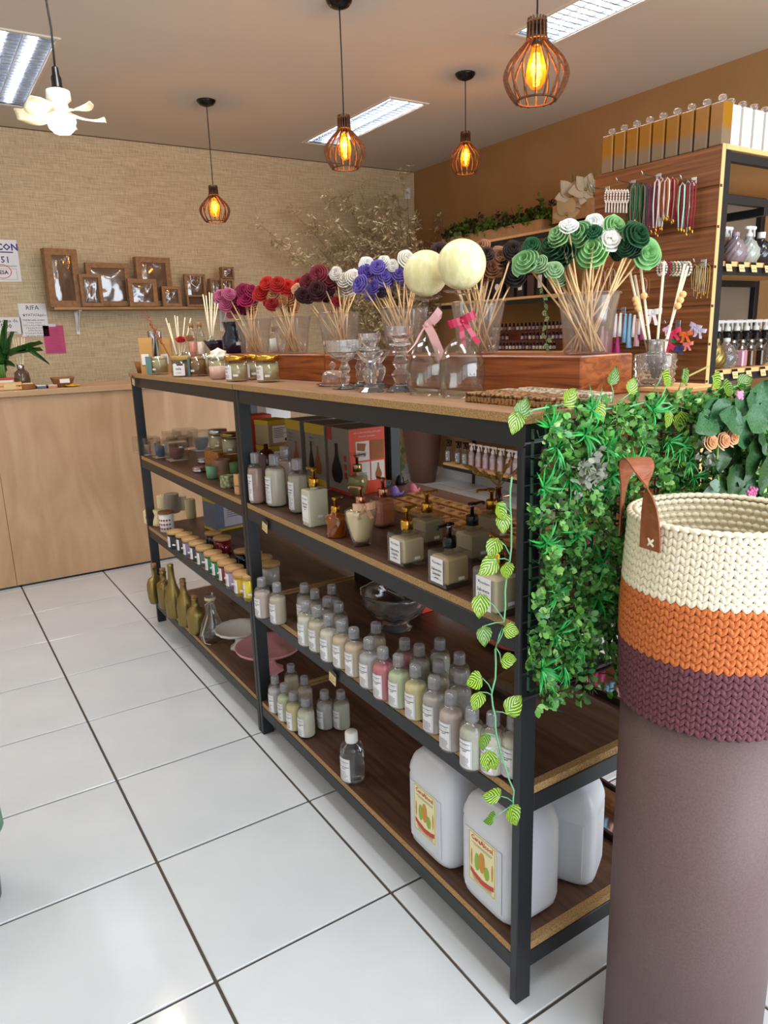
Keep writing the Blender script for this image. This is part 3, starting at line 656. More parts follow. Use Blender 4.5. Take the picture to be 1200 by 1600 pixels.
for i, (p, lb) in enumerate(specs):
    wy = [.125, .155, .15][i]; h = .222; t = box_at('diffuser_box', p+Vector((.07, 0, 0)), .14, wy-.004, h, [M_boxgrey, M_boxgrey, M_boxgrey][i], lb, 0, GD)
    if i < 2:
        b = B(); b.box(-wy/2+.002, wy/2-.002, -.0006, 0, h*.84, h*.995); b.box(-wy/2+.002, wy/2-.002, -.0006, 0, .004, h*.12); face(t, 'yellow_band', b, M_yel, -.0706)
        b = B(); vase_shape(b, .02, h*.2, h*.45, .05, .0011); face(t, 'wooden_vase_print', b, M_pwood, -.0706)
        if i: b = B(); vase_shape(b, -.028, h*.22, h*.48, .04, .0011); face(t, 'dark_vase_print', b, M_pdark, -.0706)
        b = B(); place_text(b, 'Difusor', .012, -.02, h*.75, .0012); place_text(b, 'Ultrassônico', .009, -.02, h*.69, .0012); place_text(b, 'umidificador', .007, -.02, h*.64, .0012); face(t, 'print_lettering', b, M_ink, -.0706)
    else:
        b = B(); vase_shape(b, -.01, h*.16, h*.6, .075, .0011); face(t, 'dark_vase_print', b, M_pdark, -.0706)
        face(t, 'red_print', B().box(-wy/2+.002, -wy/2+.035, -.001, 0, h*.8, h*.995), M_pred, -.0706); [face(t, 'red_print', B().box(wy/2-.035, wy/2-.02, -.001, 0, h*z, h*z+.02), M_pred, -.0706) for z in (.25, .38, .51)]; face(t, 'red_print', B().box(-wy/2+.003, wy/2-.004, -.001, 0, .002, .012), M_pred, -.0706)
        P(t, 'orange_end', B().box(-.069, .069, -.001, 0, .001, h-.001), M_boxorange, (0, -wy/2+.0015, 0))
        b = B()
        for x0 in (-.045, .012):
            for z0 in (.045, .115): b.box(x0, x0+.052, -.001, 0, z0, z0+.064)
        P(t, 'photo_panel', b, mat('printed_pale', 'd9d2c8', .6), (0, -wy/2, 0))
        b = B(); vase_shape(b, .04, .05, .052, .026, .002); b.box(.012, .064, -.0014, -.001, .115, .179); b.add([(-.04, -.002, .15), (-.012, -.002, .145), (-.006, -.002, .17), (-.04, -.002, .175)], [(0, 1, 2, 3)]); P(t, 'wooden_print', b, M_pwood, (0, -wy/2, 0))
        b = B()
        for z0 in (.06, .128): b.add([(-.033, -.0024, z0), (-.01, -.0024, z0-.002), (-.004, -.0024, z0+.014), (-.036, -.0024, z0+.016)], [(0, 1, 2, 3)])
        P(t, 'bowl_print', b, mat('printed_bowl_grey', '9fb0b8', .6), (0, -wy/2, 0))
        b = B(); place_text(b, 'DIFUSORES AROMATIZADORES', .0075, 0, .205, .0016); place_text(b, 'Descrição das Imagens', .007, 0, .193, .0016); P(t, 'print_lettering', b, M_paper, (0, -wy/2, 0))
def small_box(px, dz, label):
    p = on(px, 1.20, Z2); t = box_at('candle_box', p+Vector((0, 0, dz)), .10, .10, .10, M_buff, label, .15, 'stacked yellow cartons')
    P(t, 'yellow_band', B().cbox(-.051, .051, -.051, .051, .082, .1005, .001), M_yel)
    b = B().box(-.03, .045, -.001, 0, .01, .078); P(t, 'white_panel', b, M_paper, (0, -.0502, 0))
    b = B(); [bar(b, -.025, .02+.015*(i % 3 == 0), .066-i*.007, .068-i*.007, .002) for i in range(6)]; b.box(.025, .042, -.0022, -.002, .014, .026); P(t, 'print_lettering', b, M_ink, (0, -.0502, 0))
small_box(429, 0, 'small yellow-banded carton, lower of the two stacked at the back'); small_box(429, .1015, 'small yellow-banded carton, upper of the two stacked at the back')
box_at('carton', on(402, 1.19, Z2), .12, .09, .21, M_boxorange, 'tall orange carton at the back beside the middle post')
box_at('carton', on(432, 1.38, Z2), .12, .1, .225, M_paper, 'tall white carton behind the two stacked yellow ones')
# ================================================================== third shelf, near bay: small bottles
GT = 'small soap bottles on the third shelf'
HB = .131
def small(capx, captop, col, base=None, lab=True, z=Z1, g=GT, cap=M_capcl, word='third shelf', R=.0262, rz=-1.35):
    p = at(capx, captop, z=z+HB); p.z = z
    o = soap_bottle(p, R, HB, col, 'x', g, rz, lab, cap=cap); return o
CN = {'b9a79c': 'clear pinkish', 'b5ab97': 'pale beige', 'c7c3b4': 'milky white', 'beb5a0': 'ivory', 'c2ad93': 'peach cream', 'b3a892': 'sand coloured', 'a9a8aa': 'grey clear', 'b8606a': 'rose pink', 'b4bf9a': 'pale green', 'c4bb86': 'pale yellow', 'a39c98': 'smoky grey', 'b0a09a': 'light mauve', 'adada0': 'cloudy grey'}
fr = [(408, 903, 'b9a79c'), (432, 911, 'b5ab97'), (477, 940, 'c7c3b4'), (494.5, 948, 'beb5a0'), (513, 961, 'c7c3b4'), (533, 970, 'c2ad93'), (552.5, 981, 'c2ad93'), (576, 997, 'a9a8aa'), (598, 1012, 'b8606a'), (622.5, 1023, 'b4bf9a'), (649, 1039, 'c4bb86'), (678, 1057, 'a39c98'), (705, 1081, 'b0a09a'), (738, 1106, 'adada0'), (771, 1113, 'c7c3b4')]
bk = [(475, 912, 'a39c98'), (491.5, 921, 'a39c98'), (518, 914, 'a39c98'), (511, 933, 'a39c98'), (529, 941, 'a39c98'), (587, 973, 'b3a892'), (632, 998, 'b8606a'), (655, 1007, 'adada0'), (687, 998, 'adada0'), (718, 1020, 'a39c98'), (685, 1032, 'b3a892'), (719, 1048, 'a39c98'), (803, 1118, 'c7c3b4')]
for l_, w_ in ((fr, 'front'), (bk, 'back')):
    for (x, y, c) in l_: ranked('%s of the '+CN[c]+' soap bottles, third shelf '+w_+' row', small(x, y, c, lab=(w_ == 'front' or x in (475, 803))))
GZ = 'small soap bottles on the bottom shelf'
for (x, y, c, lab) in [(429, 1056, 'a9a8aa', 1), (443.5, 1068, 'b4bf9a', 1), (457.5, 1081, 'c4bb86', 1), (476.5, 1090, 'c7c3b4', 1), (454, 1038, 'b5ab97', 0), (475, 1057, 'b5ab97', 0), (506.5, 1079, 'a39c98', 1), (532, 1079, 'adada0', 1)]:
    o = small(x, y, c, lab=bool(lab), z=Z0, g=GZ, R=.0275 if x > 470 and y > 1075 else .0255); ranked('%s of the '+CN[c]+' soap bottles on the bottom shelf', o)
soap_bottle(at(552, 1217, z=Z0), .0345, .152, mat('clear_water', 'dfe3e6', .05, trans=.97, ior=1.25), 'large clear bottle with a white screw cap standing alone on the bottom shelf', GZ, -1.35, cap=M_white, kind='dense', name='soap_bottle', fill=.84)
# ------------------------------------------------------------------ jugs
M_jug = mat('milky_jug_plastic', 'ced0d6', .3, 0, .5, sss=.5)
M_jlab = mat('cream_label', 'e8dfae', .5); M_red = mat('red_print', 'c23a30', .5); M_gr = mat('green_print', '8fae3a', .6); M_or = mat('orange_print', 'c98a3c', .6)
def jug(p, label, rz=0, lab=True, Hh=.285):
    t = T('jug', label, 'jug', p, rz, 'white plastic jugs on the bottom shelf')
    def body():
        pf = [(.060, 0), (.069, .004), (.076, .014), (.079, .03), (.079, .185), (.0775, .192), (.079, .20), (.077, .215), (.070, .238), (.055, .256), (.03, .268), (.022, .272), (.022, Hh-.012)]
        return B().lathe(pf, 40, 1, 1.12, 5, mtx=None).mesh('jug_body')
    P(t, 'jug_body', cached('jug', body), M_jug)
    P(t, 'jug_cap', cached('jugc', lambda: B().lathe([(.024, Hh-.02), (.025, Hh-.018), (.025, Hh), (.001, Hh)], 20, flute=.03, fn=20).mesh('jug_cap')), M_white)
    P(t, 'jug_handle', cached('jugh', lambda: B().tube([(0, .076, .19), (0, .07, .235), (0, .05, .262), (0, .028, .262)], .011, 8).mesh('jug_handle')), M_jug)
    P(t, 'front_rib', cached('jugr', lambda: B().cbox(-.0795, -.0775, -.06, .06, .03, .182, .0009).mesh('front_rib')), M_jug)
    if lab:
        o = P(t, 'label', cached('jl', lambda: B().cbox(-.037, .037, -.0008, 0, .052, .148, .0003).mesh('label')), M_jlab, (-.0797, .0, -.012), (0, 0, -PI/2), sc=(1.2, 1, 1.32))
        def L1():
            b = B(); place_text(b, 'CereAlcool', .0125, 0, .1335, .0014, bold=.0003, rot=-.0); return b.mesh('red_lettering')
        def L1b():
            b = B(); rb = [(-.031, .079), (-.02, .0735), (0, .069), (.02, .071), (.032, .0745)]
            vs = [(x, -.0016, z) for x, z in rb]+[(x, -.0016, z-.0085) for x, z in rb]; b.add(vs, [(i+5, i+6, i+1, i) for i in range(4)]); return b.mesh('red_ribbon')
        P(o, 'red_lettering', cached('jl1', L1), M_red); P(o, 'red_ribbon', cached('jl1b', L1b), M_red)
        def L2():
            b = B(); frame(b, -.0345, .0345, .0545, .1455, .0006, .0012); bar(b, -.028, .028, .1275, .1282, .0013); bar(b, -.022, .026, .1248, .1254, .0013)
            for i in range(4): bar(b, -.028+.002*i, .027, .0645-i*.0022, .0651-i*.0022, .0013)
            return b.mesh('fine_lettering')
        P(o, 'fine_lettering', cached('jl2', L2), M_ink)
        P(o, 'green_cane_print', cached('jl3', lambda: (lambda b: (disc(b, -.013, .096, .0165, .0015, sx=.42), disc(b, .013, .088, .0125, .0015, sx=.6), b)[2])(B()).mesh('green_cane_print')), M_gr)
        P(o, 'orange_print', cached('jl4', lambda: (lambda b: (disc(b, 0, .101, .0195, .0018, sx=.42), [disc(b, s*.028, .098, .016, .0015, sx=.13) for s in (-1, 1)], b)[2])(B()).mesh('orange_print')), M_or)
    return t
jug((.950, 1.232, Z0), 'white plastic jug with a CereAlcool label, farther of the two labelled ones'); jug((.952, 1.026, Z0), 'white plastic jug with a CereAlcool label, right beside the near post')
jug((1.128, 1.022, Z0), 'unlabelled ribbed white plastic jug behind the near post', .5, False).scale = (.84, .84, .9)
# ------------------------------------------------------------------ mirrored trays, glass and boxes on the lower shelves
M_mirror = mat('mirror', 'cfd0cc', .03, 1); M_frame = mat('dark_tray_wood', '2c1a12', .4)
def tray(x, y, z, wx, wy, label, handle=False, rz=0):
    t = T('mirror_tray', label, 'tray', (x, y, z), rz, 'mirrored trays'); f = .012
    for nm, q in (('a', (-wx/2, wx/2, -wy/2, -wy/2+f)), ('b', (-wx/2, wx/2, wy/2-f, wy/2)), ('c', (-wx/2, -wx/2+f, -wy/2+f, wy/2-f)), ('d', (wx/2-f, wx/2, -wy/2+f, wy/2-f))): P(t, 'frame_side', B().cbox(*q, 0, .018, .002), M_frame)
    P(t, 'mirror_plate', B().cbox(-wx/2+f, wx/2-f, -wy/2+f, wy/2-f, .001, .01, .0005), M_mirror)
    if handle:
        for s in (-1,):
            P(t, 'handle', B().tube([(s*(wx/2-.01), .05, .016), (s*(wx/2-.008), .045, .03), (s*(wx/2-.006), .02, .04), (s*(wx/2-.006), -.02, .04), (s*(wx/2-.008), -.045, .03), (s*(wx/2-.01), -.05, .016)], .003, 6), M_silver)
            for k in (-1, 1):
                b = B()
                for a in range(5): b.ball((s*(wx/2-.008)+.008*math.cos(a*1.26), k*.052+.008*math.sin(a*1.26), .02), .0045, 8, 5)
                P(t, 'handle_mount', b, M_silver, kind='stuff')
tray(1.36, 1.05, Z1, .17, .24, 'mirrored tray with a dark frame on the third shelf behind the near post'); tray(1.36, 1.32, Z1, .17, .26, 'mirrored tray with a dark frame on the third shelf, farther one')
tray(1.36, 1.13, Z0, .17, .30, 'mirrored tray with ornate silver handles on the bottom shelf behind the jugs', True)
p = at(758, 1003, z=Z1+.03); t = T('plate', 'coral pink glazed oval plate on the third shelf', 'plate', (p.x+.1, p.y, Z1), -.1)
P(t, 'plate_body', B().lathe([(.03, 0), (.04, .002), (.09, .012), (.105, .02), (.103, .022), (.088, .015), (.001, .006)], 32, .8, 1.0), mat('coral_glaze', 'a9584a', .35))
t = T('glass_plate', 'clear square glass plate lying on the third shelf behind the soap bottles', 'plate', (1.15, 1.2, Z1), .2); P(t, 'plate_body', B().cbox(-.09, .09, -.09, .09, .004, .009, .002), M_glass); P(t, 'foot_ring', B().lathe([(.04, 0), (.045, 0), (.045, .004), (.04, .004)], 24), M_glass)
p = at(645, 968, z=Z1+.06); t = T('glass_bowl', 'large swirled clear glass bowl on the third shelf under the square bottles', 'bowl', (1.12, p.y+.1, Z1))
P(t, 'bowl_body', B().lathe([(.03, 0), (.05, .002), (.03, .012), (.05, .03), (.085, .06), (.10, .09), (.095, .105), (.105, .12), (.10, .12), (.09, .104), (.094, .09), (.08, .062), (.001, .03)], 40, flute=.03, fn=10, twist=14), M_crystal)
for k, (yy, lb) in enumerate([(1.86, 'dark carton with an orange end lying flat on the third shelf, near one'), (2.08, 'dark brown carton lying flat on the third shelf, far one')]):
    t = box_at('carton_box', Vector((1.33, yy, Z1)), .17, .2, .06, mat('dark_carton', '2a1c1a', .5), lb); P(t, 'orange_end', B().box(-.084, .084, -.1012, -.1002, .002, .058), M_boxorange); P(t, 'photo_print', B().box(-.02, .06, -.1022, -.1013, .006, .05), M_paper)
# ================================================================== far bay
# acrylic boxes with small candles, second shelf
M_acr = clear('acetate_box', 'f0ebe4', .05, .2, .10, 'cbb9a5')
def acr(px, X, s, h, cc, label, cup='round'):
    t = T('gift_box', label, 'box', on(px, X, Z2), random.uniform(-.05, .05), 'clear gift boxes')
    P(t, 'acetate_case', B().cbox(-s/2, s/2, -s/2, s/2, 0, h, .001), M_acr); P(t, 'card_base', B().box(-s/2+.002, s/2-.002, -s/2+.002, s/2-.002, .001, .003), M_paper)
    P(t, 'candle_cup', B().lathe([(s*.2, .004), (s*.3, .01), (s*.42, h*.5), (s*.40, h*.62), (.001, h*.6)], 18), mat('cup_'+cc, cc, .4)); sticker(t, .01, h*.75, -s/2-.0005)
acr(225, .90, .08, .075, 'c9b9a0', 'clear gift box with a cream cup at the far end of the second shelf'); acr(237, .91, .075, .082, 'a08a74', 'clear gift box with a beige cup, second from the far end')
acr(252, .92, .07, .08, '2c5a8e', 'clear gift box with a blue cup on the second shelf'); acr(277, .955, .085, .082, '7c4a58', 'clear gift box with a plum bowl at the front of the second shelf')
acr(291, 1.12, .10, .09, 'b9a58c', 'clear gift box with a beige cup behind the plum one'); acr(315, 1.14, .09, .095, '3c3a38', 'clear gift box with a dark bowl beside the wooden block')
acr(270, 1.06, .08, .08, 'a9967c', 'clear gift box with a tan cup in the back row')
p = on(352, 1.05, Z2); t = T('wooden_block', 'chunky honey brown wooden block carrying two jar candles', 'block', p, .1); P(t, 'block_body', B().cbox(-.06, .06, -.065, .065, 0, .075, .003), noisy('honey_wood', '8a5624', 'b0783a', (3, 3, 3), 9, 5, .4, dist=2))
M_wax = mat('cream_wax', 'e4d2a6', .5, sss=.3); M_wick = mat('wick', 'dddddd', .8)
def jar_candle(p, R, Hh, wax, label, lidm=None, group=None, lid='metal', st=True, glass=None, name='jar_candle', lab=None, rz=-.5):
    t = T(name, label, 'candle', p, rz, group); k = (R, Hh)
    hz = Hh*.82 if lidm else Hh
    P(t, 'glass_jar', cached(k+('g', bool(lidm)), lambda: B().lathe([(R*.9, 0), (R, .004), (R, hz), (R*.97, hz), (R*.97, .008), (.001, .007)], 26).mesh('glass_jar')), glass or M_glass)
    P(t, 'wax', cached(k+('w',), lambda: B().lathe([(R*.93, .008), (R*.94, hz*.84), (.001, hz*.84)], 24).mesh('wax')), wax)
    if lidm: P(t, 'lid', cached(k+('l', lid), lambda: (B().lathe([(R*1.03, hz-.001), (R*1.06, hz+.001), (R*1.06, Hh-.003), (R*1.0, Hh), (.001, Hh)], 30) if lid == 'metal' else B().lathe([(R*1.02, hz), (R*1.1, hz+.001), (R*1.1, Hh-.001), (R*1.08, Hh), (.001, Hh)], 30)).mesh('lid')), lidm)
    if st: sticker(t, 0, hz*.3, -R-.0006)
    if lab: 
        o = P(t, 'label', cached(k+('lb',), lambda: (lambda b: (bar(b, -R*.65, R*.65, hz*.12, hz*.75, .0007, R), b)[1])(B()).mesh('label')), M_label, rot=(0, 0, -1.0))
        P(o, 'lettering', cached(k+('lt',), lambda: (lambda b: (place_text(b, 'patas&gato', R*.2, 0, hz*.6, .0012, R), place_text(b, 'vela', R*.3, 0, hz*.42, .0012, R), [bar(b, -R*.4, R*.35, hz*(.2+.05*i), hz*(.215+.05*i), .0012, R) for i in range(3)], b)[3])(B()).mesh('lettering')), M_ink)
    return t
jar_candle(on(342, 1.035, Z2+.0755), .037, .085, M_wax, 'cream jar candle with a dark metal lid on the wooden block', M_silver, 'jar candles on the wooden block'); jar_candle(on(362, 1.035, Z2+.0755), .037, .085, M_wax, 'cream jar candle with a brass lid on the wooden block', mat('aged_brass', '8a6f3c', .3, 1), 'jar candles on the wooden block')
def tin(px, X, c, label):
    t = T('tin', label, 'tin', on(px, X, Z2)); P(t, 'tin_body', B().lathe([(.026, 0), (.028, .002), (.028, .012), (.0265, .013), (.0285, .014), (.0285, .018), (.001, .019)], 24), M_silver); P(t, 'lid_label', B().lathe([(.024, .0185), (.024, .0195), (.001, .0196)], 24), mat('tin_'+c, c, .5))
tin(312, .93, 'b87a80', 'flat silver tin with a pink lid label near the shelf edge'); tin(319, 1.02, 'b89a90', 'flat silver tin with a pale pink lid behind the other tin')
t = T('ribbed_cup', 'small mint green ribbed cup beside the tins', 'cup', on(333, .925, Z2)); P(t, 'cup_body', B().lathe([(.018, 0), (.022, .003), (.024, .05), (.022, .05), (.019, .01), (.001, .008)], 32, flute=.04, fn=16), mat('mint_ceramic', '6f9a78', .5))
t = T('pillar_candle', 'brown pillar candle tied with twine beside the mint cup', 'candle', on(349, .965, Z2)); P(t, 'wax', B().lathe([(.031, 0), (.033, .003), (.033, .068), (.030, .07), (.02, .066), (.001, .065)], 24), mat('brown_wax', '83614a', .6, sss=.2)); P(t, 'twine', B().lathe([(.034, .012), (.036, .014), (.034, .016), (.036, .019), (.034, .022), (.036, .025), (.034, .028)], 24, cap=False), M_kraft)
t = T('soap_bar', 'small green and white speckled soap cube at the shelf edge', 'soap', on(357, .905, Z2), .5); P(t, 'soap_body', B().cbox(-.021, .021, -.021, .021, 0, .045, .003), noisy('speckled_soap', '4d6b3d', 'c8c0a0', (1, 1, 1), 60, 2, .6))
t = T('pillar_candle', 'small dark green pillar candle partly behind the middle post', 'candle', on(371, 1.0, Z2)); P(t, 'wax', B().lathe([(.026, 0), (.027, .06), (.001, .062)], 20), mat('green_wax', '46613c', .6))
t = T('incense_bundle', 'small bundle of pale wood sticks with pink tops tied with twine', 'bundle', on(375, .895, Z2), .2)
for k in range(7): P(t, 'wood_stick', cached('pst', lambda: B().cbox(-.004, .004, -.004, .004, 0, .07, .001).mesh('wood_stick')), M_slatedge if k != 2 else mat('pink_soap', 'b3605c', .6), ((k % 3)*.009-.009, (k//3)*.009-.009, 0))
P(t, 'twine', B().lathe([(.019, .03), (.0205, .031), (.019, .033)], 16, cap=False), M_kraft)
# third shelf far bay: candles with pine lids
def vel(cx, base, R, Hh, col, label, glassy=True, X=None, lidm=M_lid, lab=True):
    p = at(cx, base-6, z=Z1) if X is None else on(cx, X, Z1)
    t = T('lidded_candle', label, 'candle', p, -.9, 'candles with pine lids'); k = ('vel', R, Hh)
    P(t, 'glass_cup', cached(k+('b',), lambda: B().lathe([(R*.78, 0), (R*.82, .002), (R*.9, Hh*.3), (R*.9, Hh*.84), (.001, Hh*.84)], 26).mesh('glass_cup')), mat('candle_'+col, col, .15, coat=.5))
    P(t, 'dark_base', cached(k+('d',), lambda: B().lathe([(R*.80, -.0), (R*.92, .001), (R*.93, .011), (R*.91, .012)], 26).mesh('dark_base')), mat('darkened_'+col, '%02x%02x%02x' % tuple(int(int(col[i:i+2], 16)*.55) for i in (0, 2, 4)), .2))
    P(t, 'pine_lid', cached(k+('l',), lambda: B().lathe([(R*.97, Hh*.84+.001), (R, Hh*.845+.001), (R, Hh-.001), (R*.98, Hh), (.001, Hh)], 28).mesh('pine_lid')), lidm)
    if lab:
        rz_ = -1.0
        o = P(t, 'label', cached(k+('lb',), lambda: (lambda b: (bar(b, -R*.5, R*.5, Hh*.15, Hh*.74, .0009, R*.92), b)[1])(B()).mesh('label')), M_label, rot=(0, 0, -.7))
        P(o, 'lettering', cached(k+('lt',), lambda: (lambda b: (place_text(b, 'patas', R*.22, 0, Hh*.62, .0014, R*.92), [bar(b, -R*.36, R*.3, Hh*(.22+.06*i), Hh*(.235+.06*i), .0014, R*.92) for i in range(5)], b)[2])(B()).mesh('lettering')), M_ink)
        sticker(t, .012, Hh*.3, -R*.93)
    return t
vel(276, 862, .036, .077, '14171a', 'black candle with a pine lid, first behind the patterned mug'); vel(290, 867, .036, .077, '3a2a26', 'very dark brown candle with a pine lid between the black and lilac ones')
vel(300, 874, .035, .077, '8a6f98', 'dusty lilac candle with a pine lid in the front row'); vel(311, 881, .035, .077, '3c3c40', 'charcoal candle with a pine lid, left of the grey-green one')
vel(322, 889, .035, .077, '5f6660', 'grey-green candle with a pine lid in the front row'); vel(335, 898, .035, .077, '0f7a48', 'emerald green candle with a pine lid, farther of the two green ones')
vel(346, 906, .035, .077, '0f7a49', 'emerald green candle with a pine lid, nearer of the two green ones'); vel(357, 914, .035, .077, '7c1630', 'crimson candle with a pine lid beside the green ones')
vel(368, 923, .035, .077, 'a78fb0', 'lilac candle with a pine lid beside the crimson one'); vel(382, 934, .036, .08, 'd3a520', 'mustard yellow candle with a pine lid near the middle post')
vel(391, 943, .022, .088, 'e2cf2c', 'slim bright yellow candle with a pine lid touching the middle post', lidm=M_lid)
vel(335, 862, .036, .07, '1c2438', 'navy candle with a pine lid in the back row', lab=False); vel(349, 872, .037, .075, '7a1420', 'dark red candle with a pine lid in the back row', lab=False)
vel(381, 892, .034, .07, '16181a', 'black candle with a pine lid in the back row beside the post', lab=False); vel(398, 896, .034, .07, '4a3a2c', 'brown candle with a pine lid behind the middle post', lab=False)
vel(424, 920, .036, .085, 'b9b4ac', 'frosted white candle with a pine lid behind the first two soap bottles', lab=False); vel(413, 905, .034, .075, '9c9488', 'pale grey candle with a pine lid behind the middle post', lab=False)
t = T('tea_light_holder', 'white square tea light holder with a black circle motif at the far end', 'holder', on(237, .888, Z1), -.5); P(t, 'holder_body', B().cbox(-.03, .03, -.03, .03, 0, .072, .008), M_wax)
b = B(); disc(b, 0, .035, .018, .0008, n=20); P(t, 'black_motif', b, M_ink, (0, -.0303, 0)); b = B(); disc(b, .004, .042, .007, .0012, n=12); disc(b, -.004, .028, .006, .0012, n=12); P(t, 'white_motif', b, M_paper, (0, -.0303, 0))
t = T('scented_candle', 'white bell-shaped candle beside the tea light holder', 'candle', on(249, .905, Z1)); P(t, 'wax', B().lathe([(.028, 0), (.03, .004), (.026, .025), (.018, .05), (.024, .075), (.022, .078), (.001, .076)], 20), M_wax)
t = T('mug_candle', 'white mug candle with a red geometric pattern and a dark wooden lid', 'candle', on(262, .905, Z1), -.8); P(t, 'mug_body', B().lathe([(.03, 0), (.033, .003), (.034, .085), (.001, .086)], 26), M_white)
b = B()
for i in range(5):
    for j in range(3):
        z = .018+j*.02; x = -.026+i*.013; R_ = .0345; q = [(x, z), (x+.006, z-.006), (x+.012, z), (x+.006, z+.006)]
        b.add([(R_*math.sin(u/R_), -(R_+.0006)*math.cos(u/R_), v) for u, v in q], [(0, 1, 2, 3)])
P(t, 'red_pattern', b, mat('maroon_print', '8a3a34', .5), kind='stuff'); P(t, 'wooden_lid', B().lathe([(.036, .0865), (.037, .088), (.036, .095), (.001, .096)], 24), noisy('dark_lid_wood', '6d4426', '8f5f36', (1, 9, 1), 6))
for px, X, R, h, c, lb in [(270, 1.04, .038, .10, '8f887a', 'large grey pillar candle in the back row'), (285, 1.10, .026, .075, 'c9bf9c', 'small cream pillar candle between the grey and the tall one'), (299, 1.08, .026, .095, 'cfc49c', 'tall cream pillar candle, rightmost of the back row'), (255, 1.02, .028, .075, 'ddd2ac', 'ivory pillar candle behind the white bell-shaped one')]:
    t = T('pillar_candle', lb, 'candle', on(px, X, Z1)); P(t, 'wax', B().lathe([(R*.97, 0), (R, .003), (R, h-.004), (R*.93, h), (R*.6, h-.004), (.001, h-.004)], 24), mat('wax_'+c, c, .5, sss=.3)); P(t, 'wick', B().tube([(0, 0, h-.006), (.001, 0, h+.004)], .0008, 5), M_ink)
t = T('diffuser_box', 'blue and white carton with yellow edges standing beside the middle post', 'box', on(356, 1.16, Z1), .12)
P(t, 'carton', B().cbox(-.09, .09, -.06, .06, 0, .15, .001), mat('blue_grey_carton', '6d7486', .6)); [P(t, 'yellow_edge', B().cbox(-.0905, .0905, -.0605, .0605, z0, z1, .001), M_yel) for z0, z1 in ((.135, .1505), (0, .012))]
b = B(); [bar(b, -.03, .06, .112-i*.01, .1145-i*.01, .001) for i in range(6)]; b2 = B().box(-.045, .085, -.0006, 0, .02, .13); P(t, 'white_panel', b2, mat('white_panel', 'b9b6c0', .6), (0, -.0602, 0)); P(t, 'print_lettering', b, M_ink, (0, -.0602, 0))
# bottom shelf far bay: gold bottles
M_gp = mat('gold_spray_paint', '8f7c48', .38, .8)
def gbot(cx, base, prof, label, sx=1, sy=1, e=2, rz=0, cork=True):
    p = at(cx, base, z=Z0); t = T('gold_bottle', label, 'bottle', p, rz, 'gold painted bottles'); P(t, 'bottle_body', B().lathe(prof, 26, sx, sy, e), M_gp); h = prof[-1][1]
    if cork: P(t, 'cork', B().lathe([(.009, h-.006), (.0125, h+.002), (.014, h+.014), (.012, h+.016), (.001, h+.016)], 14), M_cork)
    return t
gbot(246, 941, [(.03, 0), (.038, .004), (.044, .03), (.047, .07), (.046, .1), (.035, .125), (.014, .135), (.014, .175), (.016, .178), (.015, .182)], 'flat gold painted flask with a dark cork at the far end', 1, .55, 2.6, .5)
gbot(260, 949, [(.03, 0), (.036, .004), (.037, .09), (.036, .118), (.026, .128), (.015, .135), (.015, .17), (.018, .173), (.017, .18)], 'gold painted bottle with a twine bow round its neck', .85, .85, 3, .2)
b = T('twine_bow', 'brown twine bow with loose ends tied round a gold bottle neck', 'bow', at(260, 949, z=Z0)+Vector((0, 0, .14)))
for k in range(7):
    a = -2.6+k*.45; P(b, 'twine_strand', B().tube([(0, -.017, 0), (.02*math.cos(a*1.3), -.024, .008*math.sin(a)), (.042*math.cos(a), -.028, -.02-.02*math.sin(k*1.7))], .0014, 5), mat('twine', '8a5f3a', .9))
gbot(274, 963, [(.03, 0), (.036, .004), (.037, .02), (.038, .08), (.033, .12), (.02, .155), (.015, .19), (.0135, .24), (.015, .243), (.014, .25)], 'tallest gold painted bottle, its neck hidden by the shelf above', cork=False)
gbot(292, 976, [(.028, 0), (.034, .004), (.035, .02), (.036, .09), (.029, .125), (.016, .15), (.013, .19), (.0145, .193), (.0135, .2)], 'gold painted bottle with sloping shoulders and cork, fourth in the row')
gbot(309, 988, [(.03, 0), (.037, .004), (.038, .02), (.04, .085), (.034, .108), (.018, .12), (.014, .13), (.014, .15), (.016, .152), (.0145, .157)], 'squat gold painted bottle with cork, nearest of the row')
t = T('carafe', 'clear glass carafe with a cord loop round its neck beside the gold bottles', 'carafe', at(334, 1000, z=Z0)); P(t, 'carafe_body', B().lathe([(.04, 0), (.05, .004), (.056, .03), (.046, .075), (.026, .12), (.018, .16), (.021, .205), (.019, .205), (.016, .16), (.024, .12), (.043, .075), (.052, .03), (.001, .008)], 30), M_glass)
P(t, 'cord_loop', B().tube([(.0, -.022, .185), (-.03, -.02, .17), (-.028, -.03, .12), (-.055, -.03, .05), (-.05, -.04, .012), (-.03, -.05, .004)], .0022, 6), mat('cream_cord', 'cdb9a0', .8)); P(t, 'twine_wrap', B().lathe([(.021, .18), (.0235, .182), (.0225, .186), (.0235, .19), (.021, .193)], 18, cap=False), mat('cream_cord', 'cdb9a0'))
for px, X, lb in [(372, 1.16, 'slender clear glass vase behind the white cake plate'), (352, 1.22, 'tall clear flared glass vase at the back of the bottom shelf')]:
    t = T('glass_vase', lb, 'vase', on(px, X, Z0)); P(t, 'vase_body', B().lathe([(.035, 0), (.04, .003), (.02, .03), (.014, .07), (.024, .14), (.036, .19), (.034, .19), (.022, .14), (.011, .07), (.001, .03)], 26), M_glass)
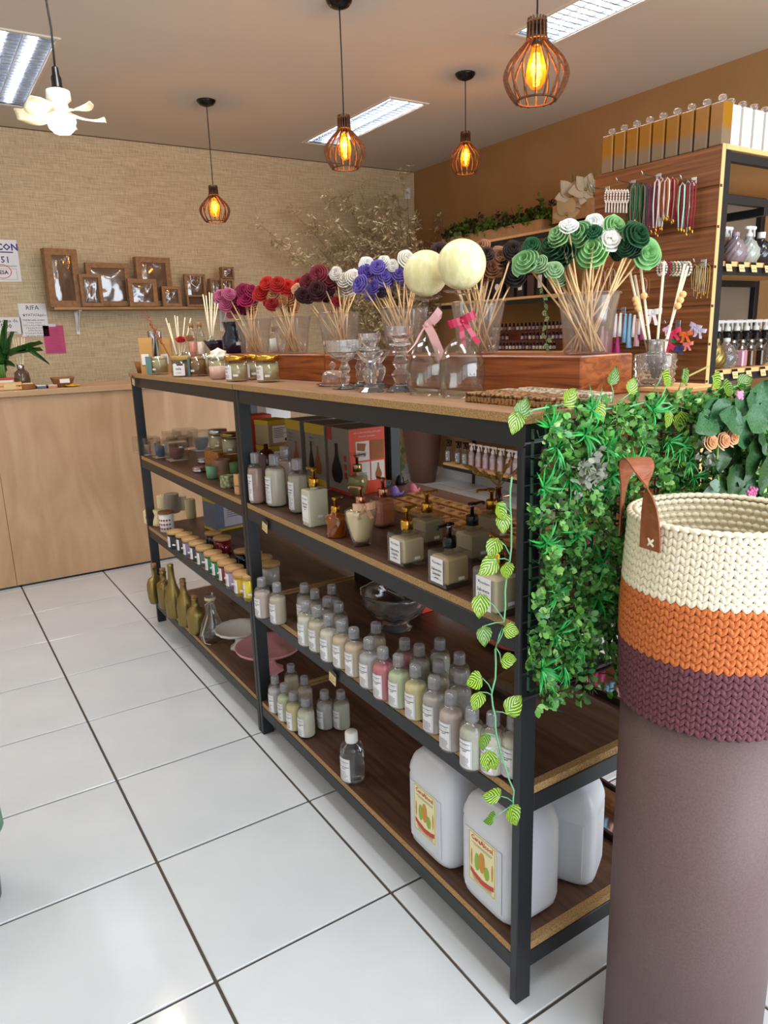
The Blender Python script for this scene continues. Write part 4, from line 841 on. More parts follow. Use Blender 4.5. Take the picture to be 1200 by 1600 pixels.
def cakestand(p, R, hh, m, label, wav=0):
    t = T('cake_stand', label, 'cake stand', p)
    P(t, 'plate', B().lathe([(.02, hh-.01), (R*.7, hh-.004), (R*.96, hh+.006), (R, hh+.016), (R*.985, hh+.018), (R*.93, hh+.008), (.001, hh+.002)], 48, flute=wav, fn=16), m)
    P(t, 'foot', B().lathe([(R*.42, 0), (R*.40, .006), (R*.22, .02), (.018, .04), (.014, hh*.7), (.03, hh-.008)], 32, flute=.05, fn=8), m)
cakestand(Vector((.985, 2.40, Z0)), .125, .085, mat('pink_glaze', 'c98d92', .3), 'pink glazed cake stand with a fluted foot behind the middle post')
cakestand(Vector((.972, 2.665, Z0)), .098, .07, mat('white_glaze', 'd9d2cb', .3), 'white scalloped cake stand behind the pink one', .025)
t = T('glass_plate', 'clear glass plate leaning low behind the pink cake stand', 'plate', (1.12, 2.6, Z0)); P(t, 'plate_body', B().lathe([(.05, 0), (.07, .003), (.09, .012), (.088, .014), (.001, .005)], 32), M_glass)
# ================================================================== tabletop
def riser(y0, y1, label):
    xf = lambda y: 1.118-(y-1.02)*.05
    t = T('riser_beam', label, 'wood beam', (xf(y0), y0, Z3), math.atan2(.05, 1), 'reddish hardwood beams'); L_ = (y1-y0)
    P(t, 'beam_body', B().cbox(0, .165, 0, L_, 0, .083, .003), M_riser); return t
riser(1.02, 2.0, 'long reddish hardwood beam under the flower buckets, nearer one with its end grain in view'); riser(2.003, 3.0, 'reddish hardwood beam farther back behind the gold-lidded candle jars')
ZR = Z3+.0835
def bx(px, X=1.36): 
    p = on(px, X, ZR); return p
# paper flowers
def rose_mesh(seed):
    """spiral paper rose: overlapping petals with curled lips, centre up +Z"""
    rnd = random.Random(seed); b = B(); turns = 4.6; n = 110; ph = rnd.random()*6; vs = []
    for i in range(n+1):
        s = i/n; a = s*turns*2*PI+ph; r = .10+.90*s**.9
        saw = ((a*1.9/(2*PI)) % 1); lip = 1+.13*saw-.05; zl = .50-.72*s**1.25+.05*math.sin(a*5+ph)*s+.04*saw
        for (q, z) in ((.50*r, zl-.34), (r*.86, zl-.10), (r*lip, zl), (r*lip*1.06, zl-.035)): vs.append((q*math.cos(a), q*math.sin(a), z))
    b.add(vs, [(4*i+j, 4*i+4+j, 4*i+5+j, 4*i+1+j) for i in range(n) for j in range(3)], False)
    b.lathe([(.01, -.62), (.2, -.52), (.42, -.44), (.3, -.2), (.01, 0)], 8); return b.mesh('petals')
RM = [rose_mesh(k) for k in range(4)]
M_bk = M_bucket
def aim(d):
    d = Vector(d).normalized(); return Vector((0, 0, 1)).rotation_difference(d).to_euler()
def bucket(px, label, X=1.36, s=.93, name='bucket'):
    p = bx(px, X); t = T(name, label, 'bucket', p, .5, 'clear plastic buckets on the riser')
    P(t, 'bucket_body', cached('bk', lambda: B().lathe([(.046, 0), (.049, .002), (.057, .085), (.064, .125), (.064, .130), (.068, .131), (.068, .134), (.062, .133), (.055, .085), (.047, .004), (.001, .003)], 32, 1, 1, 3.2).mesh('bucket_body')), M_bk, sc=s)
    P(t, 'grip_tab', cached('bkt', lambda: B().cbox(.066, .078, -.02, .02, .09, .133, .002).mesh('grip_tab')), M_bk, sc=s); return p
def flower(p, px, py, d, col, word, s, k, off=0, stick=M_stick, head=True, nm='paper_flower', grp=None, cn=''):
    D = dep(p)+off; h = deep(px, py, D); r = d*D/F/2*1.16
    base = p+Vector((random.uniform(-.026, .026)*s, random.uniform(-.026, .026)*s, .005))
    d0 = (h-p); base -= Vector((d0.x, d0.y, 0))*.16
    dv = (h-base); t = T(nm, 'x', 'flower', base, 0, grp)
    ax = (dv.normalized()*.5+(CAM-h).normalized()*.95+Vector((random.uniform(-.4, .4), random.uniform(-.4, .4), random.uniform(-.1, .25)))).normalized()
    if head: P(t, 'paper_petals', RM[k % 4], mat('paper_'+col, col, .75), dv, aim(ax), sc=(r, r, r))
    P(t, 'stick', B().tube([(0, 0, 0), dv-ax*r*.5], .0021, 6), stick)
    ranked('%s of the '+cn+' in the '+word, t); return t
BK = {
 'b1': (399, 'bucket of magenta paper flowers, farthest left', [(346, 463, 24, 'b05a78', 'dusty pink paper roses'), (353, 474, 22, 'a8506e', 'dusty pink paper roses'), (358, 459, 20, 'b05a78', 'dusty pink paper roses'), (369, 469, 24, '8e1846', 'magenta paper roses'), (382, 455, 26, '7d123c', 'magenta paper roses'), (394, 453, 22, '8e1846', 'magenta paper roses'), (384, 467, 26, 'a11a50', 'magenta paper roses'), (391, 473, 24, 'b98560', 'tan paper roses'), (405, 462, 20, 'b98560', 'tan paper roses')]),
 'b2': (458, 'bucket of red and tan paper flowers', [(416, 442, 22, 'b8241a', 'bright red paper roses'), (433, 443, 24, 'a81c16', 'bright red paper roses'), (408, 458, 26, 'a81c16', 'bright red paper roses'), (449, 449, 26, 'c22a1c', 'bright red paper roses'), (467, 442, 18, 'a81c16', 'bright red paper roses'), (427, 459, 24, 'c08a62', 'tan paper roses'), (453, 467, 24, 'b87e54', 'tan paper roses'), (465, 451, 18, 'c99a78', 'tan paper roses'), (440, 470, 18, 'b87e54', 'tan paper roses'), (425, 474, 20, '8e1814', 'bright red paper roses')]),
 'b3': (532, 'bucket of burgundy and white paper flowers', [(497, 428, 28, '7d2830', 'burgundy paper roses'), (481, 440, 24, '6c2029', 'burgundy paper roses'), (517, 439, 28, '7a2a30', 'burgundy paper roses'), (495, 453, 30, '3c1018', 'dark wine paper roses'), (473, 461, 24, '350e16', 'dark wine paper roses'), (513, 455, 20, '3c1018', 'dark wine paper roses'), (482, 466, 20, '350e16', 'dark wine paper roses'), (524, 426, 20, 'ddd6cc', 'white paper roses'), (537, 437, 24, 'd8d0c2', 'white paper roses'), (553, 432, 24, 'e2dcd2', 'white paper roses'), (543, 450, 26, 'd8d0c2', 'white paper roses'), (527, 470, 16, '8e1a22', 'bright red paper roses'), (560, 445, 18, 'e2dcd2', 'white paper roses')]),
 'b4': (632, 'bucket of purple and white paper flowers', [(561, 444, 28, '6a58a8', 'purple paper roses'), (573, 424, 24, '5d4b9a', 'purple paper roses'), (590, 417, 24, '6a58a8', 'purple paper roses'), (600, 432, 27, '6e5cb0', 'purple paper roses'), (624, 428, 26, '66549f', 'purple paper roses'), (583, 447, 20, '584694', 'purple paper roses'), (573, 412, 22, 'e6e2dc', 'white paper roses'), (598, 408, 22, 'e6e2dc', 'white paper roses'), (613, 415, 18, 'e0dcd4', 'white paper roses'), (636, 403, 26, 'e6e0d4', 'white paper roses'), (650, 418, 20, 'e6e2dc', 'white paper roses'), (596, 456, 16, '2a1a30', 'dark wine paper roses')]),
 'b5': (747, 'bucket of brown and black paper flowers', [(686, 394, 30, '3c2a24', 'dark brown paper roses'), (713, 386, 28, '4a342a', 'dark brown paper roses'), (752, 386, 28, 'a8765e', 'copper paper roses'), (781, 403, 38, '9c6c4e', 'copper paper roses'), (768, 418, 30, '8c5a3e', 'copper paper roses'), (801, 390, 28, '30221f', 'dark brown paper roses'), (760, 397, 26, '3a2824', 'dark brown paper roses'), (804, 428, 34, '1e1214', 'blackish paper roses'), (798, 412, 26, '2a1a1a', 'blackish paper roses'), (735, 398, 26, '4a342a', 'dark brown paper roses')]),
 'b6': (917, 'bucket of green and white paper flowers, nearest', [(888, 352, 30, 'e8e6e2', 'white paper roses'), (927, 350, 32, 'eae8e4', 'white paper roses'), (953, 374, 38, 'efeae2', 'white paper roses'), (870, 367, 34, '7ea86e', 'light green paper roses'), (904, 366, 42, '6f9c62', 'light green paper roses'), (962, 352, 36, '80b070', 'light green paper roses'), (820, 408, 42, '74a068', 'light green paper roses'), (924, 391, 46, '7eb26c', 'light green paper roses'), (1011, 396, 46, '82b874', 'light green paper roses'), (843, 411, 26, '8fae80', 'light green paper roses'), (866, 421, 28, '8fae80', 'light green paper roses'), (861, 384, 42, '14401e', 'dark green paper roses'), (880, 398, 40, '0f3818', 'dark green paper roses'), (830, 384, 28, '185028', 'dark green paper roses'), (997, 366, 42, '0f4420', 'dark green paper roses'), (978, 385, 28, '123a1c', 'dark green paper roses'), (927, 362, 26, '14502a', 'dark green paper roses'), (990, 390, 24, '0f3018', 'dark green paper roses')])}
for kk, (px, word, L_) in BK.items():
    sw = {'b1': 'farthest', 'b2': 'red and tan', 'b3': 'burgundy and white', 'b4': 'purple and white', 'b5': 'brown and black', 'b6': 'nearest green'}[kk]+' bucket'
    p = bucket(px, word.replace('bucket of', 'clear plastic bucket holding'), {'b6': 1.205, 'b5': 1.18, 'b4': 1.165, 'b3': 1.145, 'b2': 1.125, 'b1': 1.11}[kk], .92)
    for i, (hx, hy, d, col, cn) in enumerate(L_): flower(p, hx, hy, d, col, sw, 1, i, random.uniform(-.03, .02), grp='paper flowers in the '+word, cn=cn)
    for i in range(12 if kk == 'b6' else 10):
        hx, hy, d, col, cn = random.choice(L_); 
        a_ = random.uniform(0, 6.28)
        flower(p, px+(hx-px)*.75+random.uniform(-8, 8), hy+random.uniform(6, 14), d*.8, col, sw, 1, i, random.uniform(.02, .06), grp='paper flowers in the '+word, cn=cn)
# candle jars with gold lids
GJ = 'gold-lidded candle jars on the tabletop'
for px, X, lb in [(371, .915, 'cream candle jar with a gold lid, left one of the front pair'), (399, 1.0, 'cream candle jar with a gold lid standing behind the front pair'), (420, .965, 'cream candle jar with a gold lid, right one of the front pair')]:
    jar_candle(on(px, X, Z3), .0365, .084, M_wax, lb, M_gold, GJ, lab=True)
# wine glasses turned over with ball candles
M_ball = noisy('ivory_ball_wax', 'd6cd96', 'eae3b4', (1, 1, .2), 70, 4, .3, bump=.9)
def wine(px, X, s, label, rib, rl, ball_lb, rc):
    p = on(px, X, Z3); t = T('wine_glass', label, 'glass', p, 0, 'wine glasses turned upside down')
    P(t, 'bowl', cached('wb', lambda: B().lathe([(.040, 0), (.047, .022), (.050, .045), (.0475, .075), (.035, .105), (.018, .122), (.006, .128), (.0035, .134), (.001, .134), (.001, .1265), (.016, .1205), (.0335, .1035), (.046, .074), (.0487, .045), (.0457, .022), (.0387, 0), (.040, 0)], 40, cap=False).mesh('bowl')), M_glass, sc=s)
    P(t, 'stem', cached('ws', lambda: B().lathe([(.006, .128), (.0038, .138), (.0034, .16), (.0036, .195), (.006, .208), (.012, .213)], 16).mesh('stem')), M_glass, sc=s)
    P(t, 'foot', cached('wf', lambda: B().lathe([(.010, .2125), (.03, .216), (.038, .219), (.0385, .2205), (.001, .2205)], 36).mesh('foot')), M_glass, sc=s)
    c = T('ball_candle', ball_lb, 'candle', p+Vector((0, 0, .2207*s)), 0, 'ball candles on upturned glasses'); P(c, 'wax_ball', B().ball((0, 0, .0505*s), .0505*s, 32, 20), M_ball)
    r_ = T('ribbon', rl, 'ribbon', p+Vector((0, 0, .158*s)), -.6, 'satin bows on the glass stems'); m = mat('satin_'+rib, rib, .3, sss=.1)
    if rc: bow(r_, m, 1.0*s, tails=.055*s, rot=(0, -.35, 0))
    else:
        P(r_, 'ribbon_loop', B().ribbon([(.0, -.006, 0), (.010, -.012, .008), (.022, -.014, .022), (.03, -.012, .032), (.028, -.008, .02), (.012, -.006, .004)], (.010, 0, -.012), .0008), m)
        P(r_, 'ribbon_tail', B().ribbon([(.0, -.007, .002), (.012, -.014, -.02), (.022, -.02, -.045), (.034, -.03, -.075)], (.019, 0, .004), .0008), m)
        P(r_, 'ribbon_tail', B().ribbon([(-.0, -.007, .002), (-.012, -.012, -.015), (-.026, -.022, -.04), (-.04, -.028, -.055)], (.008, 0, .006), .0008), m)
        P(r_, 'bow_knot', B().ball((0, -.007, 0), .006, 8, 6), m)
wine(722, .992, 1.0, 'upturned wine glass with a red bow, right one beside the carved boards', 'a3123a', 'crimson satin bow tied round the right glass stem', 'ivory ball candle on the right upturned glass', True)
wine(668, .985, .97, 'upturned wine glass with a pale pink ribbon, left one', 'd9a3a0', 'pale pink satin ribbon tied round the left glass stem', 'ivory ball candle on the left upturned glass', False)
# cut glass pieces
def crystal(px, X, prof, label, cat='candle holder', name='crystal_holder', n=12, fl=.06, fn=6, s=1, g=None, top=None):
    t = T(name, label, cat, on(px, X, Z3), random.uniform(0, 1), g)
    o = P(t, 'glass_body', B().lathe([(r*s, z*s) for r, z in prof], n, sm=False), M_crystal); return t
hold = [(.032, 0), (.033, .002), (.02, .012), (.012, .02), (.021, .042), (.021, .055), (.010, .068), (.02, .078), (.034, .098), (.036, .102), (.028, .098), (.012, .086), (.001, .085)]
top_ = [(.001, .087), (.01, .088), (.013, .10), (.024, .104), (.025, .108), (.013, .112), (.026, .128), (.029, .142), (.026, .143), (.018, .128), (.001, .122)]
G1 = 'cut crystal candle holders'
t = crystal(580, .945, hold, 'faceted crystal candle holder stacked two high, left of the taller pair', g=G1, s=.98); P(t, 'upper_cup', B().lathe([(r*.98, z*.98) for r, z in top_], 14, sm=False), M_crystal)
t = crystal(592, 1.03, hold, 'faceted crystal candle holder standing behind the left stack', g=G1, s=.95)
tall_h = [(.036, 0), (.037, .002), (.018, .016), (.014, .02), (.023, .04), (.012, .052), (.02, .066), (.012, .08), (.02, .088), (.014, .10), (.026, .105), (.026, .109), (.014, .113), (.030, .128), (.033, .146), (.030, .147), (.02, .128), (.001, .122)]
crystal(627, 1.0, tall_h, 'tallest faceted crystal candle holder, beside the left wine glass', g=G1, s=1.05)
coupe = [(.034, 0), (.036, .002), (.016, .008), (.009, .014), (.014, .03), (.010, .042), (.016, .052), (.010, .062), (.008, .07), (.03, .08), (.048, .094), (.052, .112), (.053, .125), (.050, .125), (.046, .096), (.028, .084), (.001, .08)]
crystal(540, .96, coupe, 'cut glass coupe with a wide etched bowl, left one', 'glass', 'coupe_glass', 24, g='cut glass coupes', s=1.0); crystal(564, 1.045, coupe, 'cut glass coupe with a wide etched bowl, half hidden behind the other', 'glass', 'coupe_glass', 24, g='cut glass coupes', s=1.0)
t = T('butter_dish', 'small glass dish with a domed lid and knob on the tabletop', 'dish', on(521, 1.0, Z3)); P(t, 'scalloped_plate', B().lathe([(.03, 0), (.045, .004), (.046, .007), (.001, .004)], 36, flute=.05, fn=18), M_crystal)
P(t, 'dome_lid', B().lathe([(.031, .007), (.032, .02), (.029, .035), (.02, .042), (.004, .044)], 28), M_crystal); P(t, 'knob', B().lathe([(.004, .044), (.004, .048), (.009, .054), (.009, .06), (.004, .067), (.001, .068)], 16), M_crystal)
# carved boards
M_carve = noisy('carved_wood', '3f2410', 'a5794a', (1, 1, 1), 120, 3, .6, bump=1, lo=.42, hi=.58)
def carved(x, y, z, L_, W_, rz, label, m=M_carve):
    t = T('carved_box', label, 'box', (x, y, z), rz, 'long carved incense boxes'); P(t, 'box_body', B().cbox(-W_/2, W_/2, -L_/2, L_/2, 0, .013, .001), m); P(t, 'lid', B().cbox(-W_/2, W_/2, -L_/2, L_/2, .0135, .02, .002), m)
    n = 22
    for s in (-1, 1): P(t, 'carved_relief', B().add(*(lambda q: q)(sum_boxes([(s*W_/2-.0012, s*W_/2+.0012, -L_/2+.006+i*(L_-.012)/n, -L_/2+.006+(i+.6)*(L_-.012)/n, .003, .011) for i in range(n)]))), mat('carved_pale', '9a7040', .6), kind='stuff')
    return t
def sum_boxes(l):
    b = B(); [b.box(*q) for q in l]; return b.v, b.f
carved(.942, 1.026, Z3, .234, .036, .0, 'long dark carved wooden incense box at the tabletop edge, nearest the aisle')
carved(.985, 1.026, Z3, .234, .036, -.05, 'long carved wooden incense box, second from the aisle'); carved(1.030, 1.026, Z3, .234, .036, .04, 'long pale carved incense box, third from the aisle', noisy('pale_carving', '6e5c48', 'cdbfa6', (1, 1, 1), 120, 3, .6, bump=1, lo=.42, hi=.58))
carved(1.075, 1.026, Z3, .228, .036, -.04, 'long pale carved incense box, farthest from the aisle', MC['pale_carving'])
# glass vase with reeds on a small tray
p = on(1022, 1.42, Z3); p.y += .0
t = T('wooden_tray', 'pale wooden tray under the patterned glass vase', 'tray', (1.375, 1.01, Z3)); P(t, 'tray_board', B().cbox(-.07, .07, -.085, .085, 0, .012, .003), M_slatedge)
vp = Vector((1.385, p.y, Z3+.0125)); vp = on(1022, 1.345, Z3+.0125)
t = T('glass_vase', 'square diamond-patterned glass vase with a flanged neck beside the riser', 'vase', vp, .5)
P(t, 'vase_body', B().lathe([(.034, 0), (.036, .002), (.039, .03), (.041, .062), (.040, .066), (.018, .069), (.017, .072), (.017, .09), (.024, .092), (.024, .096), (.014, .096), (.014, .07), (.034, .062), (.03, .008), (.001, .006)], 40, e=3.6), M_crystal)
b = B()
for f in range(4):
    for i in range(5):
        for j in range(4):
            u = -.028+i*.014+(.007 if j % 2 else 0); z = .008+j*.0145
            if abs(u) > .031: continue
            T_ = Matrix.Rotation(f*PI/2, 4, 'Z'); d0 = .035+.004*z/.06+.0
            b.add([(u-.0065, -d0, z), (u, -d0, z-.0065), (u+.0065, -d0, z), (u, -d0, z+.0065), (u, -d0-.004, z)], [(0, 1, 4), (1, 2, 4), (2, 3, 4), (3, 0, 4)], False, T_)
P(t, 'diamond_relief', b, M_crystal, kind='stuff')
def reed(t, p, x, y, D, r=.0024, m=M_pale): 
    h = deep(x, y, D)-p; P(t, 'reed', B().tube([(random.uniform(-.006, .006), random.uniform(-.006, .006), .012), h], r, 6), m); return h
Dv = dep(vp); t = T('reed_sticks', 'pale reed sticks with wooden beads standing in the diamond-patterned vase', 'reeds', vp)
for i, (x, y) in enumerate([(984, 425), (1001, 418), (1038, 409), (1070, 413), (1075, 416), (992, 430)]): reed(t, vp, x, y, Dv+random.uniform(-.02, .02), .003)
for i, (x, y) in enumerate([(1006, 462), (993, 468), (995, 475), (997, 482), (1067, 460), (1063, 469), (1059, 478)]): P(t, 'wooden_bead', cached('bead', lambda: B().ball((0, 0, 0), .0075, 14, 9).mesh('wooden_bead')), M_slatedge, deep(x, y, Dv-.01)-vp)
# ------------------------------------------------------------------ far end of the tabletop
def packet(px, X, h, label):
    t = T('kraft_packet', label, 'packet', on(px, X, Z3), -.5, 'kraft paper packets'); P(t, 'packet_body', B().add([(-.026, -.012, 0), (.026, -.012, 0), (.026, .012, 0), (-.026, .012, 0), (-.028, -.004, h*.85), (.028, -.004, h*.85), (.028, .004, h*.85), (-.028, .004, h*.85), (-.03, 0, h), (.03, 0, h)],
        [(3, 2, 1, 0), (0, 1, 5, 4), (2, 3, 7, 6), (1, 2, 6, 5), (3, 0, 4, 7), (4, 5, 9, 8), (6, 7, 8, 9)]), mat('tan_kraft', 'b88a4c', .7)); P(t, 'label', B().box(-.02, .012, -.0128, -.0118, h*.25, h*.55), M_label)
packet(232, .89, .155, 'tall kraft paper packet with a white label at the far end of the tabletop'); packet(262, .99, .15, 'kraft paper packet partly hidden behind the teal-sleeved candles')
for px, X, lb in [(243, .95, 'crinkled silver foil tube, left of the two behind the teal-sleeved candles'), (252, .97, 'crinkled silver foil tube, right of the two behind the teal-sleeved candles')]:
    t = T('foil_tube', lb, 'tube', on(px, X, Z3), 0, 'silver foil tubes'); P(t, 'tube_body', B().lathe([(.012, 0), (.015, .01), (.016, .15), (.017, .18), (.015, .185)], 16, flute=.12, fn=5, twist=9), M_silver)
t = T('wicker_basket', 'tiny brown wicker basket at the far end of the tabletop', 'basket', on(222, .90, Z3)); P(t, 'basket_body', B().lathe([(.02, 0), (.03, .05), (.028, .05), (.018, .004)], 20, flute=.04, fn=10), mat('wicker', '8a5428', .8))
M_teal = mat('teal_card', '5f7d78', .6)
for px, X, lb, tc in [(250, .905, 'pink-topped cream candle in a glass with a teal sleeve', 'c77b74'), (310, .955, 'glass candle with a teal sleeve and amber wax behind the big lidded candle', '9c7448')]:
    t = jar_candle(on(px, X, Z3), .036, .075, mat('wax_'+tc, 'c8b78c' if px == 250 else tc, .5), lb, None, 'glass candles with teal sleeves', rz=-.9); P(t, 'card_sleeve', B().box(-.0375, -.010, -.0385, -.0372, .002, .076).box(-.0385, -.0372, -.0385, .0, .002, .076), M_teal)
    P(t, 'petal_topping', B().lathe([(.033, .064), (.02, .074), (.001, .077)], 14, flute=.12, fn=7), mat('wax_'+tc, tc, .6))
t = jar_candle(on(285, .90, Z3), .039, .08, mat('amber_wax', 'a36a2c', .5), 'large amber candle jar with a thin wooden lid and a handwritten white label', noisy('thin_lid', '8f7440', 'b89a5c', (1, 9, 1), 6), rz=-.6, st=False)
b = B(); bar(b, -.024, .024, .006, .05, .001, .0415); o = P(t, 'label', b, M_label); b = B(); place_text(b, 'vela', .014, 0, .028, .0016, .0415, .0002); place_text(b, 'aromas', .007, 0, .015, .0016, .0415); bar(b, -.006, .018, .044, .0495, .0016, .0415); P(o, 'lettering', b, M_ink)
jar_candle(on(322, .99, Z3), .034, .085, M_wax, 'slim clear glass candle of cream wax in the back group', None, 'clear glass candles at the far end'); jar_candle(on(300, 1.0, Z3), .034, .09, mat('red_pot', '8d3a2c', .5), 'glass candle with dark red petals in the back group', None, 'clear glass candles at the far end')
t = jar_candle(on(344, .98, Z3), .04, .075, M_wax, 'glass bowl candle topped with whipped white wax', None); P(t, 'whipped_topping', B().lathe([(.038, .065), (.04, .08), (.028, .085), (.03, .095), (.014, .10), (.001, .108)], 18, flute=.12, fn=6, twist=30), mat('whipped_wax', 'e8e0cc', .5))
t = T('teacup', 'small pink ribbed teacup in front of the gold-lidded jars', 'cup', on(342, .92, Z3), -.6); P(t, 'cup_body', B().lathe([(.02, 0), (.028, .004), (.031, .045), (.029, .045), (.026, .008), (.001, .006)], 36, flute=.03, fn=18), mat('pink_porcelain', 'c9a597', .35)); P(t, 'cup_handle', B().tube([(.03, 0, .036), (.043, 0, .036), (.045, 0, .022), (.03, 0, .012)], .0035, 6), MC['pink_porcelain'])
# reed diffusers etc behind
def diffuser(px, X, z, label, sticks, m=M_pale, R=.03, h=.08, glass=M_glass, extra=()):
    p = on(px, X, z); t = T('reed_diffuser', label, 'diffuser', p); P(t, 'glass_bottle', B().lathe([(R*.9, 0), (R, .004), (R, h*.6), (R*.5, h*.8), (R*.45, h), (R*.4, h), (R*.45, h*.8), (R*.93, h*.6), (.001, .005)], 24), glass)
    for (x, y) in sticks: reed(t, p, x, y, dep(p), .0026, m)
    return t, p
t, p = diffuser(283, 1.02, Z3, 'reed diffuser with cream sticks and a red dried flower', [(259, 497), (264, 505), (273, 493), (277, 494), (289, 496), (298, 497)])
for (x, y, c, n_) in [(282, 530, 'b3202a', 'red_sola_flower'), (296, 528, 'a5673c', 'tan_sola_flower')]: P(t, n_, RM[0], mat(n_, c, .8), deep(x, y, dep(p)-.02)-p, aim((-.2, -.6, .8)), sc=.024)
t = T('dried_grass', 'rust coloured dried grass plumes leaning left over the tabletop', 'dried flowers', on(276, 1.0, Z3)); g0 = t.location.copy()
for (x, y) in [(226, 488), (232, 497), (236, 508), (243, 515)]:
    e = deep(x, y, dep(g0))-g0; b = B().tube([(0, 0, .01), e*.5+Vector((0, 0, .01)), e], .0012, 4)
    for k in range(14):
        s = .6+.4*k/13; c0 = e*s; b.tube([c0, c0+Vector((random.uniform(-.02, .01), 0, random.uniform(.0, .02)))], .0022, 4, .0005)
    P(t, 'plume', b, mat('rust_grass', '9c5a34', .8))
diffuser(331, 1.08, ZR, 'small glass reed diffuser with white sticks on the riser', [(317, 460), (322, 462), (327, 457), (331, 458), (336, 474), (341, 472)], R=.024, h=.07)
for px, c, lb in [(304, 'b06a5c', 'tall slim corked bottle of pink liquid, left one'), (317, 'c9b0a4', 'tall slim corked bottle of pale liquid, right one')]:
    t = T('corked_bottle', lb, 'bottle', on(px, 1.05, Z3+.03), 0, 'tall slim corked bottles'); P(t, 'glass_bottle', B().lathe([(.015, -.03), (.018, -.028), (.018, .13), (.010, .145), (.010, .165)], 18), M_glass); P(t, 'liquid', B().lathe([(.015, -.027), (.0155, .10), (.001, .1005)], 16), liq(c)); P(t, 'cork', B().lathe([(.009, .16), (.011, .18), (.001, .181)], 12), M_cork)
M_navy = mat('navy_glaze', '0f1430', .12, coat=.6)
t = T('oil_burner', 'navy glazed oil burner tower on the riser beside the magenta flowers', 'burner', on(367, 1.10, ZR)); P(t, 'burner_body', B().lathe([(.038, 0), (.045, .004), (.046, .06), (.032, .085), (.04, .115), (.042, .12), (.03, .118), (.02, .112), (.001, .112)], 32), M_navy); P(t, 'cutout_tag', B().cbox(-.01, .012, -.0475, -.046, .03, .042, .0005), M_label)
t = T('oil_burner', 'navy glazed slanted bowl burner left of the tower', 'burner', on(341, 1.09, ZR)); P(t, 'burner_bowl', B().lathe([(.02, 0), (.024, .004), (.04, .03), (.052, .052), (.049, .052), (.036, .032), (.001, .012)], 30, 1.15, 1), M_navy, (0, 0, .0), (0, 0, 0))
t = T('salt_bottle', 'small corked bottle of white bath salt on the riser', 'bottle', on(432, 1.12, ZR)); P(t, 'glass_bottle', B().lathe([(.022, 0), (.024, .003), (.024, .055), (.012, .07), (.012, .08)], 20), M_glass); P(t, 'salt', B().lathe([(.021, .003), (.0225, .05), (.001, .053)], 18), mat('bath_salt', 'e6e2dc', .8)); P(t, 'cork', B().lathe([(.011, .075), (.013, .092), (.001, .0925)], 12), M_cork)
# ================================================================== hanging hedge panel at the near end
YH = .868
t = T('hedge_panel', 'artificial boxwood hedge panel hanging on the near end of the shelving unit', 'artificial hedge', (1.2, YH, .95))
M_box = varied('boxwood_leaves', ['2a5220', '3d7530', '549440', '74b450', '3f8048', 'a0cc70', '4d8444'], .28)
def leaf_fan(b, c, n, size, rnd, droop=0):
    """one sprig: small rounded leaves in pairs round a point"""
    for i in range(n):
        a = rnd.uniform(0, 2*PI); el = rnd.uniform(-.5, .9); s = size*rnd.uniform(.7, 1.25)
        d = Vector((math.cos(a)*math.cos(el), -abs(math.sin(el))*.6-.35, math.sin(a)*math.cos(el))).normalized(); q = d.cross(Vector((rnd.uniform(-1, 1), rnd.uniform(-1, 1), rnd.uniform(-1, 1)))).normalized(); nn = d.cross(q)
        o = Vector(c)+d*s*.25; vs = [o, o+d*s*.35+q*s*.36+nn*s*.06, o+d*s*.75+q*s*.33+nn*s*.05, o+d*s, o+d*s*.75-q*s*.33+nn*s*.05, o+d*s*.35-q*s*.36+nn*s*.06]
        b.add(vs, [(0, 1, 2), (0, 2, 3), (0, 3, 4), (0, 4, 5)], True)
rnd = random.Random(3); b = B()
def hz0(x): return .665-.03*math.sin(x*9)+ (0 if x < 1.0 else .0)
cnt = 0
while cnt < 3600:
    x = rnd.uniform(-.365, .44); z = rnd.uniform(-.26, .285)
    bump = .022*math.sin(x*31+1)*math.cos(z*27)+.012*math.sin(x*70+z*55)
    if z < -.215+.02*math.sin(x*60)+.02*math.sin(x*23): 
        if rnd.random() < .7: continue
    leaf_fan(b, (x, -.012-abs(rnd.gauss(0, .012))-max(-.01, bump), z), 5, .0135, rnd); cnt += 1
P(t, 'boxwood_leaves', b, M_box, kind='stuff')
P(t, 'backing_mesh', sum((lambda b: [b, [b.box(-.36+i*.03, -.358+i*.03, -.004, 0, -.22, .25) for i in range(27)], [b.box(-.36, .43, -.004, 0, -.22+i*.03, -.218+i*.03) for i in range(16)]])(B())[:1], start=B()) if 0 else (lambda b: ([b.box(-.36+i*.03, -.357+i*.03, -.004, 0, -.22, .25) for i in range(27)], [b.box(-.36, .43, -.004, 0, -.22+i*.03, -.217+i*.03) for i in range(16)], b)[2])(B()), mat('dark_green_plastic', '17402a', .5), kind='stuff')
P(t, 'dark_twigs', (lambda b: ([b.tube([(x, -.004, z), (x+rnd.uniform(-.02, .02), -.02, z+rnd.uniform(-.02, .02)), (x+rnd.uniform(-.03, .03), -.034, z+rnd.uniform(-.03, .03))], .0012, 4) for x, z in [(rnd.uniform(-.36, .43), rnd.uniform(-.24, .25)) for _ in range(420)]], b)[1])(B()), mat('dark_green_plastic', '17402a'), kind='stuff')
M_grass = varied('grass_blades', ['0f7a30', '1c9440', '37b04e', '5cc35e'], .3)
